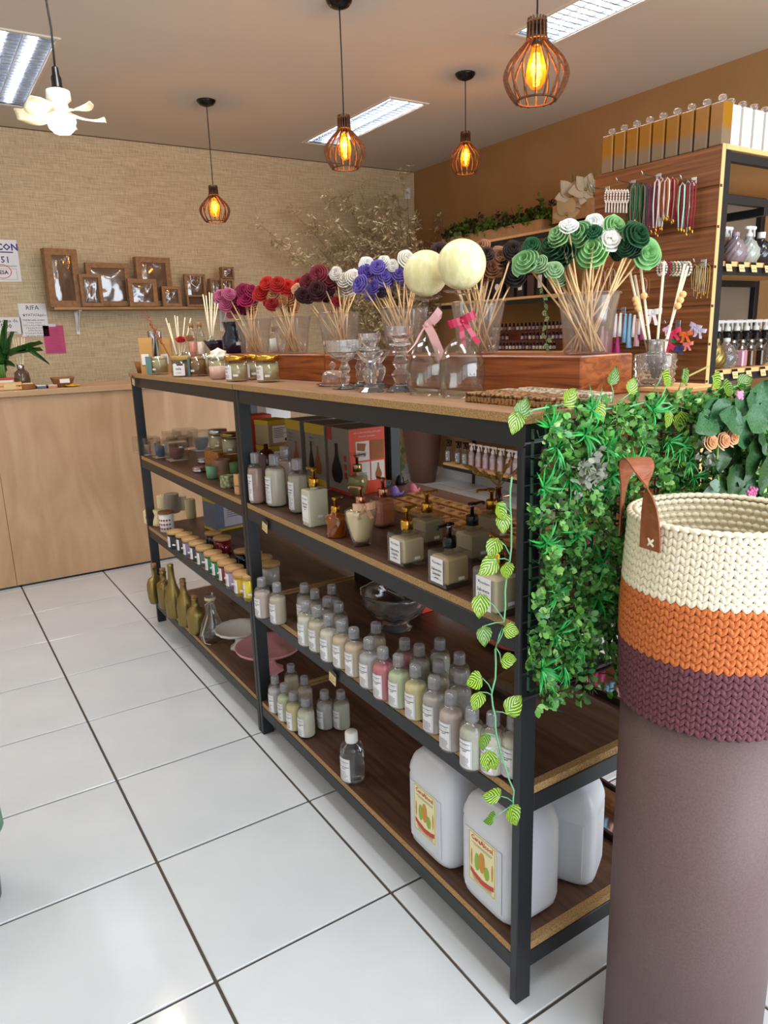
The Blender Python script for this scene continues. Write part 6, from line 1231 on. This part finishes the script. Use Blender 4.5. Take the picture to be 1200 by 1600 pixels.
for k, (px, py, s, col, lb) in enumerate([(1054, 520, 1.0, 'd0305a', 'pink'), (1048, 538, 1.0, 'c82854', 'crimson pink'), (1073, 522, .9, 'd8642a', 'orange'), (1076, 538, .7, 'd87a70', 'coral'), (1088, 510, .8, 'b9aec8', 'lilac grey'), (1095, 516, .8, 'c2b8cc', 'pale lilac'), (1062, 544, .8, '2a3468', 'navy'), (1044, 513, .7, 'd8b8d0', 'pale pink'), (1052, 530, .6, '1f6a3c', 'green')]):
    a = at(px, py, x=SX-.07); t = T('fabric_bow', lb+' fabric hair bow hanging on the slat panel', 'bow', a, -PI/2, 'fabric hair bows on the slat panel'); bow(t, mat('bow_'+col, col, .6), 1.1*s, tails=.035*s, rot=(0, random.uniform(-.6, .9), 0))
t = T('white_bow', 'white cord bow hanging behind the reeds of the glass vase', 'bow', at(1022, 488, x=SX-.09), -PI/2); bow(t, M_paper, 1.3, tails=.05)
# ================================================================== shelving along the brown wall
WX = 3.9
t = T('wall_shelving', 'black steel wall shelving with wood boards along the brown wall', 'shelf', (WX, 4.4, 0))
def wb(x0, x1, y0, y1, z0, z1, c=.001): return B().cbox(x0-WX, x1-WX, y0-4.4, y1-4.4, z0, z1, c)
for nm, y0, y1, zt in (('planter', 3.05, 5.5, 2.045), ('box', 2.9, 5.14, 1.605), ('oil', 2.9, 4.95, 1.212), ('spray', 2.9, 5.14, .233)):
    P(t, 'shelf_board', wb(WX, XR-.005, y0, y1, zt-.018, zt), M_slatedge); P(t, 'front_rail', wb(WX+.002, WX+.02, y0, y1, zt-.05, zt-.0185), M_black)
P(t, 'front_rail', wb(WX, WX+.02, 2.9, 5.14, .495, .545), M_black); P(t, 'shelf_board', wb(WX, XR-.005, 2.9, 5.14, .5455, .563), M_slatedge)
for y in (5.12, 2.9): P(t, 'post', wb(XR-.03, XR-.002, y-.02, y, 0, 1.62), M_black)
for k in range(3): P(t, 'card_holder', wb(WX-.002, WX, 4.9-k*.55, 4.94-k*.55, 1.575, 1.60, .0003), M_tagpaper)
def planter(px0, px1, X, z, h, label, leafm, tallm=0):
    a = at(px0, 380, x=X); c = at(px1, 345, x=X); L_ = a.y-c.y; t = T('planter_box', label, 'planter', (X, (a.y+c.y)/2, z), 0, 'pale wood planter boxes')
    P(t, 'wood_side', B().cbox(0, .012, -L_/2, L_/2, 0, h, .002), M_ctop); P(t, 'wood_side', B().cbox(.15, .162, -L_/2, L_/2, 0, h, .002), M_ctop); P(t, 'wood_end', B().cbox(.012, .15, -L_/2, -L_/2+.012, 0, h, .001), M_ctop); P(t, 'wood_end', B().cbox(.012, .15, L_/2-.012, L_/2, 0, h, .001), M_ctop)
    P(t, 'soil', B().box(.012, .15, -L_/2+.012, L_/2-.012, .01, h-.02), mat('dark_soil', '241a12', .9)); return t, L_
t, L_ = planter(690, 846, 4.06, 2.046, .105, 'long pale wood planter box with green foliage on the brown wall', None)
rn = random.Random(5); b = B(); b2 = B()
for k in range(330):
    y = rn.uniform(-L_/2, L_/2); zz = .09+abs(rn.gauss(0, .055))*(1+.4*math.sin(y*7)); x = rn.uniform(-.015, .14); leaf_fan(b if rn.random() < .7 else b2, (x, y, zz), 9, .03, rn)
for k in range(60):
    y = rn.uniform(-L_/2, L_/2); e = (rn.uniform(-.03, .1), y+rn.uniform(-.05, .05), .12+rn.random()*.12); b2.tube([(.07, y, .08), e], .0016, 4)
P(t, 'green_foliage', b, varied('planter_green', ['35551e', '567f2a', '7a9a3c', '446a28'], .6), kind='stuff'); P(t, 'brownish_foliage', b2, varied('planter_brown', ['3a2c1a', '4a3f22', '38401c'], .7), kind='stuff')
t, L2 = planter(862, 925, 4.06, 2.10, .12, 'shorter pale wood planter box with paper poinsettias beside the slat panel', None)
b = B()
for k in range(90):
    y = rn.uniform(-L2/2, -L2/2+.22); e = Vector((rn.uniform(-.04, .1), y+rn.uniform(-.05, .05), .2+rn.random()*.13)); b.tube([(.07, y, .08), e*.6+Vector((.02, y*.4, .03)), e], .002, 4, .0006)
P(t, 'grass_foliage', b, varied('planter_grass', ['4a6a1c', '6a8a2c', '3a5518'], .5), kind='stuff')
M_poin = mat('cream_poinsettia', 'cfc0a8', .7)
def poin(px, py, D, s, label, m=M_poin):
    c = deep(px, py, D); t = T('paper_poinsettia', label, 'flower', c, 0, 'cream paper poinsettias')
    for k in range(6):
        a = k*PI/3+.2; d = Vector((math.cos(a)*cr.x, math.cos(a)*cr.y, math.sin(a)))+(-fw*.25); P(t, 'petal', LM, m, (0, 0, 0), basis(d, -fw), sc=s*random.uniform(.8, 1.1))
    P(t, 'flower_centre', B().ball((0, 0, 0), s*.08, 8, 6), M_gold)
dp = dep((4.02, 3.75, 2.3)); poin(893, 306, dp+.05, .13, 'cream paper poinsettia, left one above the short planter'); poin(915, 296, dp, .12, 'cream paper poinsettia, right one against the slat panel'); poin(885, 335, dp-.1, .11, 'beige paper poinsettia drooping over the planter edge', mat('beige_poinsettia', 'b49a72', .7))
# essential-oil rack
t = T('oil_rack', 'stepped dark wood rack of small oil bottles on the brown wall shelf', 'rack', (WX+.03, 4.2, 1.2125))
M_rack = noisy('rack_wood', '5f3420', '7a4630', (9, 1, 9), 4)
for k in range(3): P(t, 'rack_step', B().cbox(.01+k*.07, .075+k*.07, -.45, .42, 0, .004+.072*k, .001), M_rack)
M_oilb = mat('oil_bottle_glass', '1a1412', .2)
for row, (n, z, x, pa, pb) in enumerate([(22, .005, WX+.065, 766, 866), (19, .077, WX+.135, 768, 876), (18, .149, WX+.205, 772, 876)]):
    n = min(n, 20)
    for k in range(n):
        px = pa+(pb-pa)*k/(n-1)
        if row == 1 and 797 < px < 812: continue
        p = at(px, 540, x=x); p.z = 1.2125+z; lc = random.choice(['d8d0d0', 'c9a8b0', 'b8a8c8', 'd0c8a8', 'e0dcd8', '8a6a7a'])
        t = T('oil_bottle', 'x', 'bottle', p, 0, 'small dark oil bottles'); P(t, 'bottle_body', cached('ob', lambda: B().lathe([(.0105, 0), (.0115, .002), (.0115, .035), (.006, .042)], 12).mesh('bottle_body')), M_oilb)
        P(t, 'cap', cached('oc', lambda: B().lathe([(.008, .041), (.008, .058), (.001, .0585)], 10).mesh('cap')), M_glossblack); P(t, 'label', cached('ol', lambda: B().lathe([(.0118, .006), (.0118, .030)], 12, cap=False).mesh('label')), mat('oil_'+lc, lc, .6)); ranked('%s of the oil bottles, '+['front', 'middle', 'back'][row]+' step of the rack', t)
# cartons on the shelf above
for k, (px, w_, h, c_, lb) in enumerate([(742, .10, .14, '4f4a2c', 'olive carton'), (764, .12, .15, '2c3444', 'slate blue carton with a pale oval'), (786, .12, .16, '1c1a1c', 'black carton with a pale oval'), (806, .08, .14, '38302a', 'dark brown carton'), (822, .07, .17, '2a2a30', 'dark carton with a white label'), (838, .07, .15, '4a3a34', 'brown carton'), (853, .07, .18, '232026', 'tall black carton'), (868, .06, .16, '3c2e2a', 'dark carton nearest the green flowers')]):
    p = at(px, 440, x=WX+.11); p.z = 1.6055; t = box_at('carton_box', p, .12, w_, h, mat('carton_'+c_, c_, .5), lb+' on the shelf below the planter', 0, 'cartons on the brown wall shelf')
    if 'oval' in lb: b = B(); disc(b, 0, h*.55, .026, .001, n=18); P(t, 'oval_print', b, M_label, (-.0605, 0, 0), (0, 0, -PI/2))
    elif k in (4, 6): P(t, 'white_label', B().box(-.02, .02, -.001, 0, h*.3, h*.8), M_label, (-.0605, 0, 0), (0, 0, -PI/2))
# hanging variegated ivy
t = T('hanging_ivy', 'variegated ivy strand hanging in front of the oil bottle shelf', 'vine', at(846, 440, x=WX-.03)); s0 = t.location.copy(); pts = [at(x, y, x=WX-.03)-s0 for x, y in [(846, 440), (850, 470), (856, 500), (853, 530), (857, 552)]]
P(t, 'stem', B().tube(pts, .0015, 5), M_stem); M_iv = leafmat('variegated_ivy', '5f8a4a', 'd8dcae', 14)
for k, (x, y) in enumerate([(847, 450), (850, 462), (852, 474), (848, 486), (858, 495), (853, 508), (850, 520), (856, 528), (850, 538), (857, 546)]):
    P(t, 'leaf', LM, M_iv, at(x, y, x=WX-.04)-s0, basis((random.uniform(-.3, .3), random.uniform(-1, 1), -.6), (-1, 0, .2)), sc=.05)
# low shelf of spray bottles
for k, px in enumerate([701, 716, 727, 737, 748, 759, 770, 782, 795, 806]):
    p = at(px, 735, x=WX+.06); p.z = .2335; black = k < 3; t = T('spray_bottle', 'x', 'bottle', p, -PI/2, 'room spray bottles on the low wall shelf')
    P(t, 'bottle_body', cached('spb', lambda: B().lathe([(.024, 0), (.026, .003), (.026, .095), (.012, .115), (.012, .122)], 18).mesh('bottle_body')), M_plastic if black else mat('pink_grey_plastic', 'a89a9c', .3))
    P(t, 'label', cached('spl', lambda: (lambda b: (bar(b, -.034, .034, .012, .085, .0006, .026), b)[1])(B()).mesh('label')), mat('floral_label', '8fa0a8', .6) if black else mat('pink_label', 'c9b4b8', .6))
    P(t, 'lettering', cached('spt'+str(black), lambda: (lambda b: ([bar(b, -.012, .01+.004*(i % 2), .03+i*.008, .0318+i*.008, .0012, .026) for i in range(5)] if not black else [disc(b, x, z, .007, .0012, .026) for x, z in ((0, .05), (.01, .03), (-.01, .065), (.008, .07))], b)[1])(B()).mesh('lettering')), M_ink if not black else M_label)
    trigger(t, .118, M_glossblack if black else M_white, 1.0); t.scale = (1.05, 1.05, 1.2); ranked(('%s of the floral bottles with black pumps' if black else '%s of the pink labelled spray bottles')+' on the low wall shelf', t)
# floor pot and its dried branches
pp = at(682, 742, z=0); pp = Vector((3.95, 5.52, 0))
t = T('floor_pot', 'tall tapered brown floor pot standing in the back corner', 'pot', pp); P(t, 'pot_body', B().lathe([(.105, 0), (.118, .006), (.15, .2), (.185, .5), (.2, .72), (.205, .76), (.19, .76), (.18, .70), (.001, .68)], 44), mat('brown_pot', '65463a', .5))
t = T('dried_branches', 'large spray of dried twiggy branches with seed husks in the brown floor pot', 'dried branches', pp+Vector((0, 0, .68)))
rn = random.Random(11); bb1 = B(); hk = B(); hk2 = B()
def hsk(b, p, s, dirv):
    d = Vector(dirv).normalized(); q = d.orthogonal().normalized(); n_ = d.cross(q); b.add([p, p+d*s*.5+q*s*.2, p+d*s, p+d*s*.5-q*s*.2, p+d*s*.5+n_*s*.12], [(0, 1, 4), (1, 2, 4), (2, 3, 4), (3, 0, 4)], False)
o0 = t.location.copy()
tg_ = [(405, 350), (430, 375), (455, 330), (475, 400), (490, 340), (500, 305), (520, 365), (530, 300), (540, 420), (550, 330), (560, 295), (575, 350), (585, 310), (590, 385), (600, 298), (612, 330), (620, 305), (635, 360), (645, 300), (560, 400), (530, 440), (500, 390), (605, 420), (650, 400), (675, 370), (700, 350), (690, 400), (630, 272), (580, 440), (480, 370)]
for i, (x, y) in enumerate(tg_):
    e = at(x, y, y=rn.uniform(5.3, 5.85))-o0
    mid = Vector((e.x*.35, e.y*.45, e.z*.62)); pts = [Vector((0, 0, 0))]
    for k in range(1, 9): s = k/8; pts.append((mid*2*s*(1-s)+e*s*s)+Vector((rn.uniform(-.012, .012), rn.uniform(-.01, .01), rn.uniform(-.012, .012))))
    bb1.tube(pts, .0042, 5, .0012)
    for j in range(17):
        k = rn.uniform(3.2, 8); a = pts[int(k)].lerp(pts[min(8, int(k)+1)], k-int(k)); d = Vector((rn.uniform(-1, .6), rn.uniform(-.5, .5), rn.uniform(-.3, 1))).normalized(); L_ = rn.uniform(.05, .17); q = a+d*L_; m_ = a.lerp(q, .5)+Vector((0, 0, .015)); bb1.tube([a, m_, q], .0012, 3, .0006)
        for h in range(13):
            c0 = a.lerp(q, rn.uniform(.2, 1))+Vector((rn.gauss(0, .012), rn.gauss(0, .012), rn.gauss(0, .012))); hsk(hk if rn.random() < .6 else hk2, c0, rn.uniform(.028, .06), (rn.uniform(-1, .8), rn.uniform(-.6, .6), rn.uniform(-.8, .9)))
P(t, 'twigs', bb1, mat('dry_twig', '7d6648', .8), kind='stuff'); P(t, 'husks', hk, mat('dry_husk', 'b09c74', .8), kind='stuff'); P(t, 'pale_husks', hk2, mat('pale_husk', 'd8c8a4', .8), kind='stuff')
t = T('trailing_plant', 'thin green trailing plant hanging in the gap beside the back post', 'plant', at(628, 672, y=5.4)); s0 = t.location.copy(); P(t, 'stem', B().tube([at(x, y, y=5.4)-s0 for x, y in [(624, 600), (627, 672), (628, 705), (625, 730), (627, 746)]], .004, 5), mat('olive_stem', '6a7238', .6))
for (x, y) in [(622, 690), (629, 700), (627, 715), (630, 725), (624, 738), (622, 712), (628, 744)]: P(t, 'leaf', LM, mat('olive_leaf', '4a5a2a', .6), at(x, y, y=5.38)-s0, basis((random.uniform(-.4, .4), 0, -1), (0, -1, .3)), sc=.07)
# ================================================================== wallpapered wall: shelf, kraft boxes, papers
t = T('wall_shelf', 'plain wood wall shelf with a white bracket carrying the kraft boxes', 'shelf', (1.65, 5.89, 1.62)); P(t, 'shelf_board', B().cbox(-.71, .80, -.11, .108, -.018, 0, .001), noisy('wall_shelf_wood', '9a7248', 'b08a5c', (1, 9, 9), 4))
for x in (-.53, .6):
    P(t, 'bracket', B().cbox(x-.012, x+.012, .100, .108, -.19, -.0185, .001).cbox(x-.012, x+.012, -.07, .1, -.026, -.0185, .001).add([(x-.004, .1, -.17), (x+.004, .1, -.17), (x+.004, -.05, -.026), (x-.004, -.05, -.026), (x-.004, .1, -.15), (x+.004, .1, -.15), (x+.004, -.035, -.026), (x-.004, -.035, -.026)], [(0, 1, 2, 3), (7, 6, 5, 4), (1, 5, 6, 2), (0, 3, 7, 4)]), M_white)
M_in = mat('kraft_inside', '5d4030', .7)
def crumple(b, w_, h, y):
    n = 7; vs = []
    for j in range(n+1):
        for i in range(n+1):
            e = 0 if i in (0, n) or j in (0, n) else 1; vs.append((-w_/2+w_*i/n, y-e*random.uniform(0, .012), h*j/n))
    b.add(vs, [(j*(n+1)+i, j*(n+1)+i+1, (j+1)*(n+1)+i+1, (j+1)*(n+1)+i) for j in range(n) for i in range(n)], True)
M_foil = mat('glossy_window_film', '5f4a3c', .12, 0, 1, coat=1)
def kbox(x0, x1, y0, y1, label, y=5.84, dpt=.05, rz=0, win=True, fr=.16):
    a = at((x0+x1)/2, y1, y=y); w_ = (x1-x0)*dep(a)/F*1.02; h = (y1-y0)*dep(a)/F; z = max(1.6205, a.z) if y1 > 455 else a.z
    t = T('kraft_box', label, 'box', (a.x, y, z), rz, 'kraft gift boxes on the wall shelf'); f = min(w_, h)*fr; p = -dpt
    for q in ((-w_/2, w_/2, h-f, h), (-w_/2, w_/2, 0, f), (-w_/2, -w_/2+f, f, h-f), (w_/2-f, w_/2, f, h-f)): P(t, 'frame_side', B().cbox(q[0], q[1], p, 0, q[2], q[3], .001), M_kraft)
    P(t, 'back_panel', B().box(-w_/2+f, w_/2-f, -.003, 0, f, h-f), M_in)
    if win: b = B(); crumple(b, w_-2*f, h-2*f, p+.006); P(t, 'window_film', b, M_foil, (0, 0, f))
    return t, w_, h
kbox(76, 124, 395, 481, 'tall kraft box with a window standing at the left end of the wall shelf', 5.86, .07, .18, fr=.2); kbox(129, 161, 431, 479, 'small kraft window box second from left, in front of the wide one', 5.80, .03)
kbox(141, 204, 415, 479, 'wide kraft window box leaning behind two small ones', 5.88, .05, fr=.12); kbox(203, 246, 438, 479, 'kraft window box with bright reflections in the middle of the wall shelf', 5.80, .03)
kbox(215, 268, 407, 479, 'large kraft window box at the back right of the wall shelf', 5.88, .06, .1, fr=.15); kbox(254, 283, 449, 479, 'smallest kraft window box right of the middle', 5.80, .03)
t, w_, h = kbox(290, 323, 431, 479, 'kraft gift bag box with white cord handles', 5.88, .03, fr=.12); P(t, 'cord_handle', B().tube([(-.04, -.035, h*.95), (-.035, -.04, h*.7), (0, -.045, h*.58), (.035, -.04, h*.7), (.04, -.035, h*.95)], .004, 6), M_paper)
kbox(291, 319, 462, 479, 'flat kraft box with two small windows in front of the gift bag', 5.80, .04, win=False); kbox(327, 345, 438, 479, 'small plain kraft box, lower left of the stack', 5.86, .07); kbox(343, 364, 438, 479, 'small kraft box with two windows, lower right of the stack', 5.84, .07); kbox(343, 362, 419, 437.5, 'small kraft cube with a window on top of the stack', 5.84, .07)
def sheet(x0, x1, y0, y1, m, label, skew=0):
    a = at((x0+x1)/2, y1, y=5.995); k = dep(a)/F; w_ = (x1-x0)*k*1.13; h = (y1-y0)*k; t = T('wall_notice', label, 'notice', (a.x, 5.995, a.z), 0); P(t, 'paper_sheet', B().cbox(-w_/2, w_/2, -.001, .0, 0, h, .0003), m); return t, w_, h
M_pink = mat('pink_paper', 'c8507e', .7); M_blue = mat('blue_ink', '33408c', .6)
t, w_, h = sheet(39, 74, 476, 526, M_paper, 'white RIFA notice with a paw mark on the wallpapered wall'); b = B(); place_text(b, 'RIFA', .045, -.0, h-.045, .0016); paw(b, -w_*.33, h-.085, .012, .0016); place_text(b, 'PATAS&gato', .026, .02, h-.09, .0016)
for i, s_ in enumerate(['TODAS serão sorteios', '1 Cesta Grande', '2 Porta Papel Higiênico', '3 Bandeja Redonda', '4 Mini Bandeja', '5 Cachepôs Redondo', 'Sabonetes diferentes']): place_text(b, s_, .0155, 0, h-.122-i*.0185, .0016, bold=.0003 if i == 0 else 0)
P(t, 'lettering', b, M_ink)
t, w_, h = sheet(75, 101, 510, 552, M_pink, 'pink handwritten list clipped to the wallpapered wall'); b = B(); [bar(b, -w_*.42, w_*random.uniform(.2, .42), h-.03-i*.0115, h-.0285-i*.0115, .0016) for i in range(15)]; P(t, 'lettering', b, mat('dark_pink_ink', '8a2a50', .7)); P(t, 'tape', B().box(-.03, .02, -.0025, -.0012, h-.008, h+.012), M_label)
t, w_, h = sheet(-52, 25, 377, 440, M_paper, 'white consumer notice with blue heading and red circle at the left edge'); b = B(); place_text(b, 'PROCON', .062, w_*.18, h-.07, .0016, bold=.002); place_text(b, '151', .06, w_*.24, h-.155, .0016, bold=.001); bar(b, -.1, w_*.42, h-.088, h-.08, .0016); P(t, 'blue_lettering', b, M_blue)
b = B(); R_ = .055; cx_ = w_*.2; cz_ = .07; vs = [((R_+.005*s)*math.cos(2*PI*i/30)+cx_, -.0017, (R_+.005*s)*math.sin(2*PI*i/30)*.8+cz_) for s in (0, 1) for i in range(30)]; b.add(vs, [(i, (i+1) % 30, 30+(i+1) % 30, 30+i) for i in range(30)]); frame(b, -w_*.3, w_*.44, .015, h-.195, .002, .0016); P(t, 'red_marks', b, M_red)
b = B(); place_text(b, 'LESA', .036, cx_, cz_-.018, .0018, bold=.001); bar(b, -.1, w_*.45, h-.175, h-.173, .0016); bar(b, -.1, w_*.45, h-.182, h-.18, .0016); P(t, 'lettering', b, M_ink)
t, w_, h = sheet(-46, 27, 497, 523, M_paper, 'white coupon notice reading R$35,00 at the left edge'); b = B(); place_text(b, 'Compras acima de', .034, w_*.1, h-.035, .0016); place_text(b, 'R$35,00', .042, w_*.14, h-.075, .0016, bold=.0005); place_text(b, 'ganha 1 Cupom.', .036, w_*.12, h-.115, .0016); P(t, 'lettering', b, M_ink)
t = T('wall_sensor', 'small white rectangular box high on the wallpaper near the corner', 'sensor', at(635, 303, y=5.995)); P(t, 'sensor_case', B().cbox(-.025, .025, -.03, 0, -.05, .05, .004), M_white)
# ================================================================== counter top items
ZCn = 1.12; CY = 4.62
def cp(px, y=CY): 
    lo, hi = -2., 4.
    for _ in range(40):
        m_ = (lo+hi)/2
        if pr((m_, y, ZCn))[0] < px: lo = m_
        else: hi = m_
    return Vector((lo, y, ZCn))
pp2 = cp(7, 4.68); t = T('potted_plant', 'lucky bamboo with long arching leaves in a red and white pot on the counter', 'plant', pp2); P(t, 'pot', B().cbox(-.05, .05, -.04, .04, 0, .055, .004), M_paper); P(t, 'red_band', B().cbox(-.052, .052, -.042, .042, .056, .066, .001), M_red)
for k in (-1, 0, 1): P(t, 'cane', B().tube([(k*.012, 0, .05), (k*.011, 0, .14)], .007, 8), mat('bamboo_cane', '4f7a34', .5))
BLD = leaf_mesh(1, .085, .25)
for (x, y, ang, L_) in [(3, 535, -84, .25), (-8, 545, -110, .26), (9, 545, -75, .2), (30, 545, -12, .22), (34, 541, -25, .20), (55, 552, 34, .17), (-5, 560, 200, .2), (2, 560, -95, .16)]:
    c = deep(x, y, dep(pp2))-pp2; a = math.radians(ang); d = cr*math.cos(a)+Vector((0, 0, -math.sin(a))); d.normalize(); P(t, 'blade_leaf', BLD, mat('bamboo_leaf', '2f5a22', .4), c-d*L_*.5, basis(d, -fw+Vector((0, 0, .5))), sc=L_)
t = T('wooden_crate', 'small slatted wooden crate with a card in front of the bamboo pot', 'crate', cp(15, 4.58)); 
for z in (.004, .026): P(t, 'crate_slat', B().cbox(-.06, .06, -.04, -.035, z, z+.016, .001), M_slatedge); P(t, 'crate_slat', B().cbox(-.06, .06, .035, .04, z, z+.016, .001), M_slatedge)
for s in (-1, 1): P(t, 'crate_end', B().cbox(s*.058-.003, s*.058+.003, -.035, .035, 0, .045, .001), M_slatedge)
P(t, 'card', B().cbox(-.03, .03, -.043, -.0405, .006, .038, .0003), M_tagpaper)
p = cp(37, 4.70); t = T('reed_diffuser', 'grey glass reed diffuser with pale reeds on the counter', 'diffuser', p); P(t, 'glass_bottle', B().lathe([(.03, 0), (.04, .006), (.044, .05), (.038, .09), (.02, .105), (.018, .11)], 26), clear('smoky_glass', 'b8a89c', .03, .2, .12, '8a7a70')); P(t, 'silver_collar', B().lathe([(.018, .108), (.0195, .11), (.0195, .135), (.017, .136)], 20), M_silver)
for (x, y) in [(20, 528), (28, 528), (34, 527), (38, 528), (24, 530)]: reed(t, p, x, y, dep(p), .0028)
t = T('trivet_basket', 'low round brown woven box with a cream card on top', 'basket', cp(43, 4.57)); P(t, 'woven_side', B().lathe([(.04, 0), (.043, .004), (.041, .010), (.044, .016), (.041, .022), (.043, .028), (.038, .03), (.001, .03)], 28), mat('woven_brown', '8a5c34', .8)); P(t, 'card', B().cbox(-.03, .03, -.018, .018, .031, .033, .0003, Matrix.Rotation(.2, 4, 'X')), M_tagpaper)
for px, c_, lb in [(66, '5a6478', 'slate blue stack of flat cards on the counter'), (80, 'c08a6c', 'peach coloured stack of flat cards on the counter')]: t = T('card_stack', lb, 'cards', cp(px, 4.58)); P(t, 'cards', B().cbox(-.03, .03, -.03, .03, 0, .014, .001), mat('card_'+c_, c_, .6)); P(t, 'top_card', B().cbox(-.03, .03, -.028, .03, .0145, .018, .0005), M_label)
t = T('wicker_basket', 'small square wicker basket with a white card on the counter', 'basket', cp(99, 4.62)); P(t, 'basket_body', B().lathe([(.04, 0), (.044, .003), (.048, .014), (.050, .016), (.052, .028), (.055, .030), (.057, .042), (.061, .045), (.062, .056), (.058, .056), (.05, .03), (.04, .006), (.001, .004)], 36, e=4), mat('woven_brown', '8a5c34')); P(t, 'card', B().cbox(-.025, .028, -.062, -.0605, .025, .048, .0003), M_label)
t = T('yellow_dish', 'small shiny yellow dish on the counter', 'dish', cp(114, 4.55)); P(t, 'dish_body', B().lathe([(.02, 0), (.03, .004), (.042, .012), (.04, .014), (.025, .012), (.012, .018), (.001, .02)], 28), mat('yellow_gloss', 'd8a820', .2, coat=.6))
for k, (px, y, w_, h, lb) in enumerate([(492, 4.75, .05, .13, 'pale wooden block letter ornament on the counter behind the red flowers'), (500, 4.7, .09, .15, 'kraft box on the counter seen between the flower buckets'), (566, 4.8, .12, .12, 'tan kraft box on the counter behind the burgundy flowers')]):
    if px < 560: p = cp(px, y); 
# green bag and dark bin at the left edge
p = Vector((-.055, 1.36, 0)); p = at(-74, 1420, z=0); t = T('waste_bin', 'dark bin just entering the picture at the left edge', 'bin', p); P(t, 'bin_body', B().lathe([(.10, 0), (.11, .005), (.125, .28), (.13, .285), (.12, .285), (.105, .01), (.001, .008)], 32), M_glossblack)
t = T('plastic_bag', 'green plastic bag draped over the dark bin at the left edge', 'bag', p+Vector((0, 0, .285))); P(t, 'bag_skirt', B().lathe([(.12, -.09), (.136, -.10), (.134, -.04), (.136, .004), (.128, .012), (.118, .0), (.116, -.08)], 40, flute=.03, fn=11), mat('green_plastic_bag', '3f9a72', .3, sss=.2))
finish_ranks()
